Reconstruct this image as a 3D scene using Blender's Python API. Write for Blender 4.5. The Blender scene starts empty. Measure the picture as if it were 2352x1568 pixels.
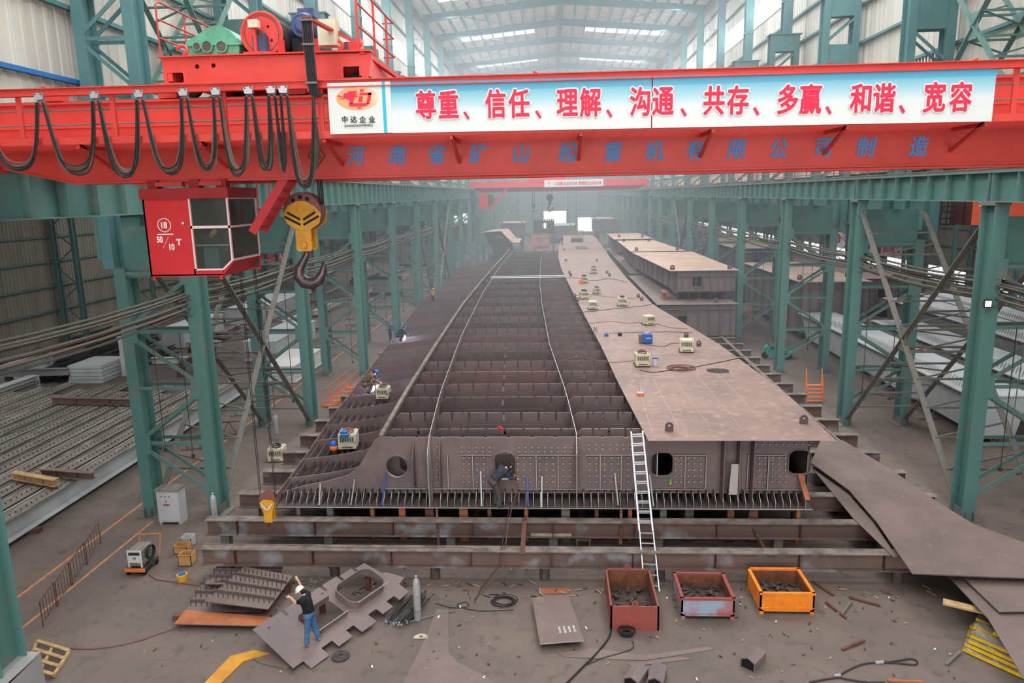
import bpy, bmesh, math, random
from mathutils import Vector, Matrix
C = bpy.context
SC = C.scene
COL = SC.collection
random.seed(7)
PI = math.pi

# ------------------------------------------------------------------ camera
FPX, PITCH, YAW, ROLL, CAMH = 1671.6, .1983, .0588, -.0202, 12.86
cy, sy = math.cos(YAW), math.sin(YAW)
FW = Vector((-sy * math.cos(PITCH), cy * math.cos(PITCH), -math.sin(PITCH)))
R0 = Vector((cy, sy, 0)); U0 = R0.cross(FW)
RT = R0 * math.cos(ROLL) + U0 * math.sin(ROLL)
UP = -R0 * math.sin(ROLL) + U0 * math.cos(ROLL)
CAM = Vector((0, 0, CAMH))
cd = bpy.data.cameras.new('camera'); cam = bpy.data.objects.new('camera', cd); COL.objects.link(cam)
cd.sensor_width = 36; cd.lens = FPX / 2352 * 36; cd.clip_end = 800; cd.clip_start = .2
cam.matrix_world = Matrix(((RT.x, UP.x, -FW.x, CAM.x), (RT.y, UP.y, -FW.y, CAM.y), (RT.z, UP.z, -FW.z, CAM.z), (0, 0, 0, 1)))
SC.camera = cam

# ------------------------------------------------------------------ world, daylight, exposure
SC.view_settings.view_transform = 'Standard'
SC.view_settings.look = 'None'
SC.view_settings.gamma = 1
SC.view_settings.use_curve_mapping = False
SC.view_settings.exposure = 0.0
SC.cycles.max_bounces = 5
SC.cycles.diffuse_bounces = 3
SC.cycles.glossy_bounces = 2
SC.cycles.transmission_bounces = 3
SC.cycles.transparent_max_bounces = 6
SC.cycles.volume_bounces = 0
SC.cycles.sample_clamp_indirect = 4
SC.cycles.use_adaptive_sampling = True
SC.cycles.adaptive_threshold = .03
SC.cycles.caustics_reflective = False
SC.cycles.caustics_refractive = False
w = bpy.data.worlds.new('sky'); SC.world = w; w.use_nodes = True
w.node_tree.nodes['Background'].inputs[0].default_value = (.80, .90, 1.0, 1)
w.node_tree.nodes['Background'].inputs[1].default_value = 1.0

def area(name, loc, sx, sz, rot, power, col=(.93, .97, 1.0)):
    l = bpy.data.lights.new(name, 'AREA'); l.shape = 'RECTANGLE'; l.size = sx; l.size_y = sz
    l.energy = power; l.color = col
    o = bpy.data.objects.new(name, l); COL.objects.link(o); o.location = loc; o.rotation_euler = rot
    return o
LK = 1.0
for y in (-12, 12, 42, 72, 108, 150, 200):          # daylight through the skylight strips of the main roof
    for x in (-7.5, 10.5):
        area('skylight_daylight', (x, y, 35.6), 12, 18 if y < 90 else 30, (0, 0, 0), 5200 * LK * (1.0 if y < 90 else 1.6))
for y in (30, 75, 130, 190):                         # area lamps added over the neighbouring aisles, whose roofs have no skylights
    area('aisle_fill', (-31, y, 15.6), 18, 30, (0, 0, 0), 2600 * LK)
    area('aisle_fill', (34, y, 15.6), 18, 30, (0, 0, 0), 3000 * LK)
area('gable_fill', (1, -32, 12), 46, 22, (PI / 2, 0, 0), 11000 * LK, (1, .985, .96))   # front fill lamp added behind the camera, at an assumed open gable
for s, x in ((1, -17.4), (-1, 20.0)):                # clerestory window bands
    area('clerestory_daylight', (x, 90, 29.4), 2.0, 160, (0, -s * PI / 2, 0), 5000 * LK)

# ------------------------------------------------------------------ pixel rays on real planes (measuring helpers)
def ray(x, y):
    return FW + RT * ((x - 1176) / FPX) - UP * ((y - 784) / FPX)
def onz(x, y, z=0.0):
    d = ray(x, y); return CAM + d * ((z - CAMH) / d.z)
def ony(x, y, Y):
    d = ray(x, y); return CAM + d * (Y / d.y)
def onx(x, y, X):
    d = ray(x, y); return CAM + d * (X / d.x)

# ------------------------------------------------------------------ materials
def srgb(c):
    return tuple(((v / 255) / 12.92 if v / 255 <= .04045 else ((v / 255 + .055) / 1.055) ** 2.4) for v in c) + (1,)
MATS = {}
def mat(name, col, rough=.6, metal=0.0, col2=None, scale=1.5, bump=0.0, thr=(.4, .65), spec=.3, stretch=None, emit=None, es=0, fine=None):
    m = bpy.data.materials.new(name); m.use_nodes = True; nt = m.node_tree; N = nt.nodes; L = nt.links
    b = N['Principled BSDF']
    b.inputs['Base Color'].default_value = srgb(col); b.inputs['Roughness'].default_value = rough
    b.inputs['Metallic'].default_value = metal; b.inputs['Specular IOR Level'].default_value = spec
    if emit:
        b.inputs['Emission Color'].default_value = srgb(emit); b.inputs['Emission Strength'].default_value = es
    if col2:
        tc = N.new('ShaderNodeNewGeometry'); src = tc.outputs['Position']
        if stretch:
            mp = N.new('ShaderNodeMapping'); mp.inputs['Scale'].default_value = stretch; L.new(src, mp.inputs[0]); src = mp.outputs[0]
        nz = N.new('ShaderNodeTexNoise'); nz.inputs['Scale'].default_value = scale; nz.inputs['Detail'].default_value = 5; nz.inputs['Roughness'].default_value = .62
        L.new(src, nz.inputs['Vector'])
        mr = N.new('ShaderNodeMapRange'); mr.inputs[1].default_value = thr[0]; mr.inputs[2].default_value = thr[1]
        L.new(nz.outputs['Fac'], mr.inputs[0])
        mx = N.new('ShaderNodeMix'); mx.data_type = 'RGBA'; mx.inputs[6].default_value = srgb(col); mx.inputs[7].default_value = srgb(col2)
        L.new(mr.outputs[0], mx.inputs[0]); out = mx.outputs[2]
        if fine:
            n2 = N.new('ShaderNodeTexNoise'); n2.inputs['Scale'].default_value = fine[0]; n2.inputs['Detail'].default_value = 4; L.new(src, n2.inputs['Vector'])
            m2 = N.new('ShaderNodeMapRange'); m2.inputs[1].default_value = fine[1]; m2.inputs[2].default_value = fine[2]; L.new(n2.outputs['Fac'], m2.inputs[0])
            x2 = N.new('ShaderNodeMix'); x2.data_type = 'RGBA'; L.new(out, x2.inputs[6]); x2.inputs[7].default_value = srgb(fine[3]); L.new(m2.outputs[0], x2.inputs[0]); out = x2.outputs[2]
        L.new(out, b.inputs['Base Color'])
        if bump:
            bp = N.new('ShaderNodeBump'); bp.inputs['Strength'].default_value = bump; bp.inputs['Distance'].default_value = .02
            L.new(nz.outputs['Fac'], bp.inputs['Height']); L.new(bp.outputs[0], b.inputs['Normal'])
    MATS[name] = m
    return m
mat('teal', (90, 124, 118), .55, 0, (98, 124, 116), .9, fine=(3, .62, .8, (132, 128, 114)))
mat('teal_low', (88, 127, 121), .5, 0, (88, 124, 117), .5, fine=(1.2, .60, .78, (122, 116, 106)))
mat('teal_up', (88, 128, 128), .55, 0, (82, 118, 118), .6)
mat('dust_steel', (118, 108, 100), .75, 0, (96, 104, 98), 2.2)
mat('red', (216, 70, 61), .42, 0, (200, 64, 56), .8, fine=(5, .66, .85, (150, 66, 56)))
mat('red_dirty', (196, 66, 56), .55, 0, (160, 66, 58), 1.6)
mat('cab_red', (198, 44, 48), .35, 0, (186, 40, 44), .7)
mat('cab_red_dark', (150, 30, 34), .45)
mat('orange_cab', (232, 92, 62), .5); mat('brown_dark', (88, 44, 40), .6)
mat('mill', (128, 110, 107), .6, .1, (112, 100, 100), .7, fine=(2.2, .55, .8, (138, 114, 106)), stretch=(1, 1, 1))
mat('mill_dark', (108, 94, 92), .65, .1, (92, 84, 84), 1.1, fine=(2.2, .55, .8, (122, 98, 92)))
mat('mill_red', (126, 98, 97), .65, .1, (114, 96, 94), .8)
mat('cut_edge', (184, 177, 172), .45, .2)
mat('deck', (144, 116, 106), .62, 0, (126, 105, 97), .45, fine=(2.6, .52, .78, (164, 136, 124)))
mat('deck_hazed', (186, 156, 138), .65, 0, (166, 136, 120), .35)  # same plate as deck, with distance haze put into the paler colour
mat('plate_brown', (124, 106, 98), .6, 0, (112, 94, 88), .5, fine=(3, .6, .8, (136, 118, 108)))
mat('rust', (112, 72, 60), .8, 0, (84, 60, 54), 2.5, fine=(6, .55, .75, (134, 92, 76)))
mat('rust_beam', (122, 96, 88), .75, 0, (104, 90, 84), .7, fine=(.9, .55, .72, (156, 160, 164)))
mat('beam_top', (134, 121, 111), .85, 0, (94, 84, 78), 1.8)
mat('rust_orange', (178, 104, 66), .7, 0, (150, 90, 62), 2)
mat('grey_beam', (150, 148, 146), .5, 0, (136, 133, 130), .6)
mat('dusty_beam', (132, 122, 112), .85, 0, (104, 96, 88), 3.0, stretch=(1, .12, 1), fine=(9, .55, .75, (170, 166, 160)))
mat('light_grey', (196, 198, 198), .5, 0, (178, 180, 180), .5)
mat('bar_dark', (62, 60, 60), .6, .3, (82, 76, 72), 6)
mat('white', (214, 212, 207), .5); mat('white_text', (224, 220, 216), .6)
mat('galv', (190, 192, 196), .35, .6); mat('alu', (214, 216, 218), .35, .5)
mat('cylinder_grey', (176, 174, 172), .4, .2, (158, 156, 154), 4)
mat('black', (22, 22, 24), .6); mat('rubber', (40, 38, 38), .7)
mat('cable', (58, 54, 52), .7); mat('cable_dusty', (98, 90, 80), .8); mat('cable_red', (124, 76, 70), .7)
mat('green_box', (98, 164, 132), .45, 0, (84, 146, 118), 3); mat('motor_blue', (66, 84, 122), .5, 0, (58, 66, 86), 3)
mat('cream', (214, 206, 178), .5, 0, (196, 186, 158), 3); mat('cream_dirty', (192, 184, 160), .6, 0, (160, 150, 130), 4)
mat('grease', (96, 84, 78), .6, .2, (74, 66, 62), 5)
mat('hook_yellow', (220, 158, 48), .5, 0, (200, 140, 44), 3); mat('yellow', (232, 186, 30), .6, 0, (206, 164, 40), 4)
mat('hook_steel', (104, 86, 88), .35, .6, (78, 66, 68), 4)
mat('sheave', (136, 82, 78), .5); mat('rope', (44, 40, 42), .6)
mat('blue', (38, 104, 168), .5); mat('blue_strip', (50, 90, 160), .45, .2); mat('steel_strip', (170, 166, 164), .4, .4)
mat('machine_blue', (34, 92, 168), .45)
mat('orange_paint', (240, 120, 56), .55); mat('orange_bin', (246, 140, 40), .5, 0, (226, 116, 40), 2, fine=(6, .6, .8, (170, 90, 50)))
mat('bin_red', (156, 76, 68), .65, 0, (138, 80, 68), 2.5, fine=(7, .58, .76, (120, 74, 62))); mat('bin_inside', (134, 84, 60), .85, 0, (100, 66, 50), 3)
mat('bin_grey', (150, 166, 182), .6, 0, (170, 98, 92), .9, thr=(.42, .58))
mat('scrap', (70, 60, 56), .8, .2, (96, 80, 72), 12)
mat('glass', (78, 78, 70), .1, 0, spec=.5); MATS['glass'].node_tree.nodes['Principled BSDF'].inputs['Alpha'].default_value = .55
mat('cab_inside', (70, 66, 60), .8); mat('window_trim', (226, 190, 188), .4)
mat('wood', (190, 158, 110), .7, 0, (160, 128, 86), 5)
mat('green_trike', (40, 150, 138), .5); mat('cardboard', (196, 148, 96), .8)
mat('skin', (214, 160, 136), .6); mat('jeans', (74, 112, 150), .8, 0, (60, 94, 132), 14); mat('shirt_black', (30, 30, 34), .85)
mat('helmet_white', (236, 236, 228), .3); mat('boot', (150, 126, 104), .8); mat('hair', (40, 34, 32), .8)
mat('overall', (62, 66, 78), .85, 0, (50, 56, 70), 9); mat('trouser_grey', (84, 78, 74), .85)
mat('helmet_blue', (24, 100, 210), .35); mat('camo', (132, 112, 90), .85, 0, (86, 66, 54), 14, thr=(.45, .55)); mat('plaid', (96, 84, 80), .85, 0, (44, 34, 38), 26, thr=(.48, .52))
mat('plastic_bucket', (208, 200, 226), .4); mat('green_bottle', (70, 190, 60), .3); mat('lug', (96, 80, 76), .7)
mat('pink_primer', (190, 140, 136), .6, 0, (160, 106, 108), .8); mat('rack_yellow', (198, 156, 84), .6)
mat('window_light', (255, 255, 255), .5, emit=(246, 251, 255), es=2.2)
mat('window_far', (255, 255, 255), .5, emit=(240, 250, 255), es=1.7)
mat('arc', (255, 255, 255), .5, emit=(214, 226, 255), es=30); mat('spark', (255, 170, 90), .5, emit=(255, 140, 70), es=5)
mat('lamp_lens', (235, 240, 240), .3, emit=(240, 250, 255), es=.6)
mat('line_orange', (206, 134, 84), .8, 0, (160, 118, 90), 4, thr=(.45, .6)); mat('chalk', (180, 152, 142), .9); mat('ochre', (214, 150, 54), .6, 0, (186, 124, 52), 1.4)
mat('red_text', (226, 44, 74), .6); mat('blue_text', (70, 140, 200), .6, 0, (96, 132, 176), 5); mat('black_text', (44, 40, 44), .6); mat('olive_text', (104, 70, 50), .7)
mat('cyan', (40, 176, 204), .5); mat('orange_oval', (248, 160, 110), .6, 0, (246, 214, 180), 1.1, thr=(.42, .6))
mat('red_flag', (240, 50, 70), .6)

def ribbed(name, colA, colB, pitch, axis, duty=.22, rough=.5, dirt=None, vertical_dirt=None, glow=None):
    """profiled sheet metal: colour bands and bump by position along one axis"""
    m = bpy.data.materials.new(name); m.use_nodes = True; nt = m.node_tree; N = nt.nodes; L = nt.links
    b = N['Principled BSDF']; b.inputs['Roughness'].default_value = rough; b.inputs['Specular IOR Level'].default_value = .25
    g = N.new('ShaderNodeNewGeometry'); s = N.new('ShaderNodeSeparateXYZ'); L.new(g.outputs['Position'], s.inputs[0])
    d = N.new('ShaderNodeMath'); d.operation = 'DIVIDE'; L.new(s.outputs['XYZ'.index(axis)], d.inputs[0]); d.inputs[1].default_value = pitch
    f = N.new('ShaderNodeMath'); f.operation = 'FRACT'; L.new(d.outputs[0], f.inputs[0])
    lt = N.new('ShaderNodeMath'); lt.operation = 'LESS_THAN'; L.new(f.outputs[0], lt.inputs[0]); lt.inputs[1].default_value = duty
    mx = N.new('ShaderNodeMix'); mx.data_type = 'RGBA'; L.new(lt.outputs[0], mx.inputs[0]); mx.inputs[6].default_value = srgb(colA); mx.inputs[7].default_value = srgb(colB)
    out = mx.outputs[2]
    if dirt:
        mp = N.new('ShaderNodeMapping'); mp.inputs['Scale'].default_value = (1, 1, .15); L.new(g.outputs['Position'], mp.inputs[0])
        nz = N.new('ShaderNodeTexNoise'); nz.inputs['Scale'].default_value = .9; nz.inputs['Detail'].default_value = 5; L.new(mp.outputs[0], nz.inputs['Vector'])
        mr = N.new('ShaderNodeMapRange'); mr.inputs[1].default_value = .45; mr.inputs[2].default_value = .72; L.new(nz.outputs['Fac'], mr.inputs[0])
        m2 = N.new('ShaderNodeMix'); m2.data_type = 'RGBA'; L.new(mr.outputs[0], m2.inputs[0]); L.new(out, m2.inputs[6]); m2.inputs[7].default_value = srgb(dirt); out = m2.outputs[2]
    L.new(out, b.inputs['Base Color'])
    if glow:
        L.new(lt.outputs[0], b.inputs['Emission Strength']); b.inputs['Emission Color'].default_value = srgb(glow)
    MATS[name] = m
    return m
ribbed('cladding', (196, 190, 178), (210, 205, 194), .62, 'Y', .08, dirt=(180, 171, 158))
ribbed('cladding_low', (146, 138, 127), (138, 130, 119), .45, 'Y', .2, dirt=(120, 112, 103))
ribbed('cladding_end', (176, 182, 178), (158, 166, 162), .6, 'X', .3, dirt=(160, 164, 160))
ribbed('roof_sheet', (206, 198, 186), (178, 170, 158), .75, 'Y', .2, dirt=(176, 166, 152))
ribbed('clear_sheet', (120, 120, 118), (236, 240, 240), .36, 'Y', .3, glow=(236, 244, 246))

def floor_mat():
    m = bpy.data.materials.new('floor_concrete'); m.use_nodes = True; nt = m.node_tree; N = nt.nodes; L = nt.links
    b = N['Principled BSDF']; b.inputs['Roughness'].default_value = .8; b.inputs['Specular IOR Level'].default_value = .25
    g = N.new('ShaderNodeNewGeometry')
    cols = [(102, 91, 85), (120, 104, 95)]
    n1 = N.new('ShaderNodeTexNoise'); n1.inputs['Scale'].default_value = .35; n1.inputs['Detail'].default_value = 7; n1.inputs['Roughness'].default_value = .65
    L.new(g.outputs['Position'], n1.inputs['Vector'])
    r1 = N.new('ShaderNodeMapRange'); r1.inputs[1].default_value = .35; r1.inputs[2].default_value = .68; L.new(n1.outputs['Fac'], r1.inputs[0])
    x1 = N.new('ShaderNodeMix'); x1.data_type = 'RGBA'; x1.inputs[6].default_value = srgb(cols[0]); x1.inputs[7].default_value = srgb(cols[1]); L.new(r1.outputs[0], x1.inputs[0])
    n2 = N.new('ShaderNodeTexNoise'); n2.inputs['Scale'].default_value = 2.4; n2.inputs['Detail'].default_value = 6; L.new(g.outputs['Position'], n2.inputs['Vector'])
    r2 = N.new('ShaderNodeMapRange'); r2.inputs[1].default_value = .56; r2.inputs[2].default_value = .74; L.new(n2.outputs['Fac'], r2.inputs[0])
    x2 = N.new('ShaderNodeMix'); x2.data_type = 'RGBA'; L.new(x1.outputs[2], x2.inputs[6]); x2.inputs[7].default_value = srgb((90, 81, 77)); L.new(r2.outputs[0], x2.inputs[0])
    n3 = N.new('ShaderNodeTexVoronoi'); n3.inputs['Scale'].default_value = 3.1; L.new(g.outputs['Position'], n3.inputs['Vector'])
    r3 = N.new('ShaderNodeMath'); r3.operation = 'LESS_THAN'; r3.inputs[1].default_value = .055; L.new(n3.outputs['Distance'], r3.inputs[0])
    n4 = N.new('ShaderNodeTexNoise'); n4.inputs['Scale'].default_value = .6; L.new(g.outputs['Position'], n4.inputs['Vector'])
    r4 = N.new('ShaderNodeMath'); r4.operation = 'GREATER_THAN'; r4.inputs[1].default_value = .52; L.new(n4.outputs['Fac'], r4.inputs[0])
    mu = N.new('ShaderNodeMath'); mu.operation = 'MULTIPLY'; L.new(r3.outputs[0], mu.inputs[0]); L.new(r4.outputs[0], mu.inputs[1])
    x3 = N.new('ShaderNodeMix'); x3.data_type = 'RGBA'; L.new(x2.outputs[2], x3.inputs[6]); x3.inputs[7].default_value = srgb((146, 134, 124)); L.new(mu.outputs[0], x3.inputs[0])
    L.new(x3.outputs[2], b.inputs['Base Color'])
    bp = N.new('ShaderNodeBump'); bp.inputs['Strength'].default_value = .25; L.new(n2.outputs['Fac'], bp.inputs['Height']); L.new(bp.outputs[0], b.inputs['Normal'])
    MATS['floor'] = m
floor_mat()

# ------------------------------------------------------------------ mesh helpers
def wl(o):
    v = Vector((0, 0, 0))
    while o is not None:
        v += o.location; o = o.parent
    return v
class MB:
    def __init__(s):
        s.v = []; s.f = []; s.m = []
    def add(s, vs, fs, mi=0):
        n = len(s.v); s.v += [tuple(p) for p in vs]; s.f += [tuple(i + n for i in f) for f in fs]; s.m += [mi] * len(fs)
        return s
    def box(s, a, b, mi=0):
        x0, y0, z0 = [min(a[i], b[i]) for i in range(3)]; x1, y1, z1 = [max(a[i], b[i]) for i in range(3)]
        return s.add([(x0, y0, z0), (x1, y0, z0), (x1, y1, z0), (x0, y1, z0), (x0, y0, z1), (x1, y0, z1), (x1, y1, z1), (x0, y1, z1)],
                     [(0, 3, 2, 1), (4, 5, 6, 7), (0, 1, 5, 4), (1, 2, 6, 5), (2, 3, 7, 6), (3, 0, 4, 7)], mi)
    def frame(s, p0, p1, up=(0, 0, 1)):
        p0 = Vector(p0); p1 = Vector(p1); d = (p1 - p0).normalized(); u = Vector(up)
        if abs(d.dot(u)) > .98: u = Vector((0, 1, 0)) if abs(d.y) < .9 else Vector((1, 0, 0))
        r = d.cross(u).normalized(); u = r.cross(d).normalized()
        return p0, p1, d, r, u
    def prof(s, p0, p1, pts, up=(0, 0, 1), mi=0, cap=True):
        """extrude a closed convex-or-not profile (r,u) from p0 to p1"""
        p0, p1, d, r, u = s.frame(p0, p1, up); n = len(pts)
        vs = [p0 + r * a + u * b for a, b in pts] + [p1 + r * a + u * b for a, b in pts]
        fs = [(i, (i + 1) % n, n + (i + 1) % n, n + i) for i in range(n)]
        if cap: fs += [tuple(range(n))[::-1], tuple(range(n, 2 * n))]
        return s.add(vs, fs, mi)
    def bar(s, p0, p1, w, h, up=(0, 0, 1), mi=0):
        w /= 2; h /= 2
        return s.prof(p0, p1, [(-w, -h), (w, -h), (w, h), (-w, h)], up, mi)
    def ibeam(s, p0, p1, w, h, tf=.03, tw=.02, up=(0, 0, 1), mi=0, mtop=None):
        """I section: flanges at +-h/2 along up, width w"""
        p0, p1, d, r, u = s.frame(p0, p1, up)
        for sg in (-1, 1):
            o = u * (sg * (h / 2 - tf / 2)); s.bar(p0 + o, p1 + o, w, tf, u, mi if (sg < 0 or mtop is None) else mtop)
        s.bar(p0, p1, tw, h - 2 * tf, u, mi)
        return s
    def angle(s, p0, p1, w, up=(0, 0, 1), t=.015, mi=0):
        return s.prof(p0, p1, [(-w / 2, -w / 2), (w / 2, -w / 2), (w / 2, -w / 2 + t), (-w / 2 + t, -w / 2 + t), (-w / 2 + t, w / 2), (-w / 2, w / 2)], up, mi)
    def cyl(s, p0, p1, r0, r1=None, n=12, mi=0, cap=True):
        r1 = r0 if r1 is None else r1
        p0, p1, d, r, u = s.frame(p0, p1)
        vs = [p0 + (r * math.cos(2 * PI * i / n) + u * math.sin(2 * PI * i / n)) * r0 for i in range(n)] + \
             [p1 + (r * math.cos(2 * PI * i / n) + u * math.sin(2 * PI * i / n)) * r1 for i in range(n)]
        fs = [(i, (i + 1) % n, n + (i + 1) % n, n + i) for i in range(n)]
        if cap: fs += [tuple(range(n))[::-1], tuple(range(n, 2 * n))]
        return s.add(vs, fs, mi)
    def lathe(s, p0, ax, prof, n=20, mi=0):
        """profile [(dist along axis, radius)]"""
        p0 = Vector(p0); a, b, d, r, u = s.frame(p0, p0 + Vector(ax)); vs = []; fs = []
        for t, rad in prof:
            vs += [p0 + d * t + (r * math.cos(2 * PI * i / n) + u * math.sin(2 * PI * i / n)) * rad for i in range(n)]
        for k in range(len(prof) - 1):
            fs += [(k * n + i, k * n + (i + 1) % n, (k + 1) * n + (i + 1) % n, (k + 1) * n + i) for i in range(n)]
        fs += [tuple(range(n))[::-1], tuple(range((len(prof) - 1) * n, len(prof) * n))]
        return s.add(vs, fs, mi)
    def tube(s, pts, r, n=6, mi=0, rf=None):
        pts = [Vector(p) for p in pts]; vs = []; fs = []; last = None
        for k, p in enumerate(pts):
            d = (pts[min(k + 1, len(pts) - 1)] - pts[max(k - 1, 0)])
            d = d.normalized() if d.length > 1e-9 else Vector((0, 0, 1))
            if last is None:
                u = Vector((0, 0, 1)) if abs(d.z) < .9 else Vector((0, 1, 0))
            else: u = last
            rr = d.cross(u)
            if rr.length < 1e-4: rr = d.cross(Vector((1, 0, 0)))
            rr.normalize(); u = rr.cross(d).normalized(); last = u
            q = r if rf is None else rf[k]
            vs += [p + (rr * math.cos(2 * PI * i / n) + u * math.sin(2 * PI * i / n)) * q for i in range(n)]
        for k in range(len(pts) - 1):
            fs += [(k * n + i, k * n + (i + 1) % n, (k + 1) * n + (i + 1) % n, (k + 1) * n + i) for i in range(n)]
        fs += [tuple(range(n))[::-1], tuple(range((len(pts) - 1) * n, len(pts) * n))]
        return s.add(vs, fs, mi)
    def ball(s, c, rx, ry=None, rz=None, n=12, mi=0, zmin=-1.0):
        ry = rx if ry is None else ry; rz = rx if rz is None else rz; vs = []; fs = []; m = max(4, n // 2)
        a0 = math.asin(max(-1, zmin))
        for k in range(m + 1):
            a = a0 + (PI / 2 - a0) * k / m
            vs += [(c[0] + rx * math.cos(a) * math.cos(2 * PI * i / n), c[1] + ry * math.cos(a) * math.sin(2 * PI * i / n), c[2] + rz * math.sin(a)) for i in range(n)]
        for k in range(m):
            fs += [(k * n + i, k * n + (i + 1) % n, (k + 1) * n + (i + 1) % n, (k + 1) * n + i) for i in range(n)]
        fs += [tuple(range(n))[::-1]]
        return s.add(vs, fs, mi)
    def poly(s, pts, thick, nrm=(0, 0, 1), mi=0, mside=None):
        """flat convex/concave polygon, extruded by thick along -nrm"""
        n = len(pts); o = Vector(nrm) * -thick
        vs = [Vector(p) for p in pts] + [Vector(p) + o for p in pts]
        s.add(vs, [tuple(range(n)), tuple(range(n, 2 * n))[::-1]], mi)
        s.add(vs, [(i, n + i, n + (i + 1) % n, (i + 1) % n) for i in range(n)], mi if mside is None else mside)
        return s
    def build(s, name, m, parent=None, smooth=False):
        me = bpy.data.meshes.new(name); off = wl(parent) if parent else Vector((0, 0, 0))
        me.from_pydata([(v[0] - off.x, v[1] - off.y, v[2] - off.z) for v in s.v], [], s.f)
        ms = m if isinstance(m, (list, tuple)) else [m]
        for k in ms: me.materials.append(MATS[k])
        if len(ms) > 1:
            me.polygons.foreach_set('material_index', s.m)
        if smooth: me.polygons.foreach_set('use_smooth', [True] * len(me.polygons))
        bm = bmesh.new(); bm.from_mesh(me); bmesh.ops.recalc_face_normals(bm, faces=bm.faces); bm.to_mesh(me); bm.free()
        me.update()
        o = bpy.data.objects.new(name, me); COL.objects.link(o)
        if parent: o.parent = parent
        if smooth and hasattr(me, 'shade_auto_smooth'): pass
        return o
def tag(o, label, cat, group=None, kind=None):
    if label: o['label'] = label
    if cat: o['category'] = cat
    if group: o['group'] = group
    if kind: o['kind'] = kind
    return o
def thing(name, label, cat, loc=(0, 0, 0), group=None, kind=None):
    o = bpy.data.objects.new(name, None); COL.objects.link(o); o.location = loc; o.empty_display_size = .2
    return tag(o, label, cat, group, kind)
def struct(mb, name, m, label=None):
    o = mb.build(name, m); o['kind'] = 'structure'
    if label: o['label'] = label
    return o
KIDS = {}
def dup(root, loc=None, label=None, group=None, rz=None):
    def rec(o, par):
        c = o.copy(); COL.objects.link(c)
        if par: c.parent = par
        for ch in o.children: rec(ch, c)
        return c
    r = rec(root, None)
    if loc is not None: r.location = loc
    if rz is not None: r.rotation_euler = (0, 0, rz)
    if label: r['label'] = label
    if group: r['group'] = group
    return r
ORD = ['first', 'second', 'third', 'fourth', 'fifth', 'sixth', 'seventh', 'eighth', 'ninth', 'tenth', 'eleventh', 'twelfth', 'thirteenth',
       'fourteenth', 'fifteenth', 'sixteenth', 'seventeenth', 'eighteenth', 'nineteenth', 'twentieth', 'twenty-first', 'twenty-second', 'twenty-third', 'twenty-fourth',
       'twenty-fifth', 'twenty-sixth', 'twenty-seventh', 'twenty-eighth', 'twenty-ninth', 'thirtieth', 'thirty-first', 'thirty-second', 'thirty-third', 'thirty-fourth',
       'thirty-fifth', 'thirty-sixth', 'thirty-seventh', 'thirty-eighth', 'thirty-ninth', 'fortieth']
def plate(name, outer, holes, thick, xf, m, parent=None):
    """filled 2-D outline with holes, centred on its thickness; xf maps (u,v,w) to world"""
    cu = bpy.data.curves.new('tmp', 'CURVE'); cu.dimensions = '2D'; cu.fill_mode = 'BOTH'; cu.extrude = thick / 2
    for L_ in [outer] + holes:
        sp = cu.splines.new('POLY'); sp.points.add(len(L_) - 1); sp.use_cyclic_u = True
        for i, (a, b) in enumerate(L_): sp.points[i].co = (a, b, 0, 1)
    ob = bpy.data.objects.new('tmp', cu); COL.objects.link(ob)
    me = bpy.data.meshes.new_from_object(ob)
    bpy.data.objects.remove(ob); bpy.data.curves.remove(cu)
    mb = MB(); mb.v = [tuple(xf(v.co.x, v.co.y, v.co.z)) for v in me.vertices]; mb.f = [tuple(p.vertices) for p in me.polygons]
    mb.m = [0] * len(mb.f)
    if isinstance(m, (list, tuple)):
        for i, p in enumerate(me.polygons):
            if abs(p.normal.z) < .5 and p.normal.y > .6: mb.m[i] = 1
    bpy.data.meshes.remove(me)
    return mb.build(name, m, parent)
def circ(cx, cy_, r, n=24, ry=None):
    ry = r if ry is None else ry
    return [(cx + r * math.cos(2 * PI * i / n), cy_ + ry * math.sin(2 * PI * i / n)) for i in range(n)]
def rrect(cx, cy_, w, h, r, n=5):
    P = []
    for qx, qy, a0 in ((1, 1, 0), (-1, 1, 90), (-1, -1, 180), (1, -1, 270)):
        for i in range(n + 1):
            a = math.radians(a0 + 90 * i / n); P.append((cx + qx * (w / 2 - r) + r * math.cos(a), cy_ + qy * (h / 2 - r) + r * math.sin(a)))
    return P
def text(name, s, size, pos, m, parent=None, bold=0.0, spread=0.0, sx=1.0, right=(1, 0, 0), up=(0, 0, 1), depth=.004, shear=0, center=True):
    """lettering as a thin mesh; pos is the centre of the text"""
    cu = bpy.data.curves.new('tmp', 'FONT'); cu.body = s; cu.size = size; cu.extrude = depth; cu.offset = bold; cu.shear = shear
    ob = bpy.data.objects.new('tmp', cu); COL.objects.link(ob)
    me = bpy.data.meshes.new_from_object(ob)
    bpy.data.objects.remove(ob); bpy.data.curves.remove(cu)
    if not len(me.vertices): return None
    xs = [v.co.x for v in me.vertices]; ys = [v.co.y for v in me.vertices]
    cx, cyy = ((min(xs) + max(xs)) / 2, (min(ys) + max(ys)) / 2)
    r = Vector(right).normalized(); u = Vector(up).normalized(); n = r.cross(u); pos = Vector(pos)
    mb = MB(); mb.v = [tuple(pos + r * ((v.co.x - cx) * sx) + u * (v.co.y - cyy) + n * v.co.z) for v in me.vertices]
    mb.f = [tuple(p.vertices) for p in me.polygons]; mb.m = [0] * len(mb.f)
    bpy.data.meshes.remove(me)
    if spread:
        bv, bf = list(mb.v), list(mb.f)
        for j in range(8):
            o = r * (spread * math.cos(PI * j / 4)) + u * (spread * math.sin(PI * j / 4)) + n * (-.0004 * (j + 1))
            mb.add([Vector(v) + o for v in bv], bf)
    return mb.build(name, m, parent)
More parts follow.
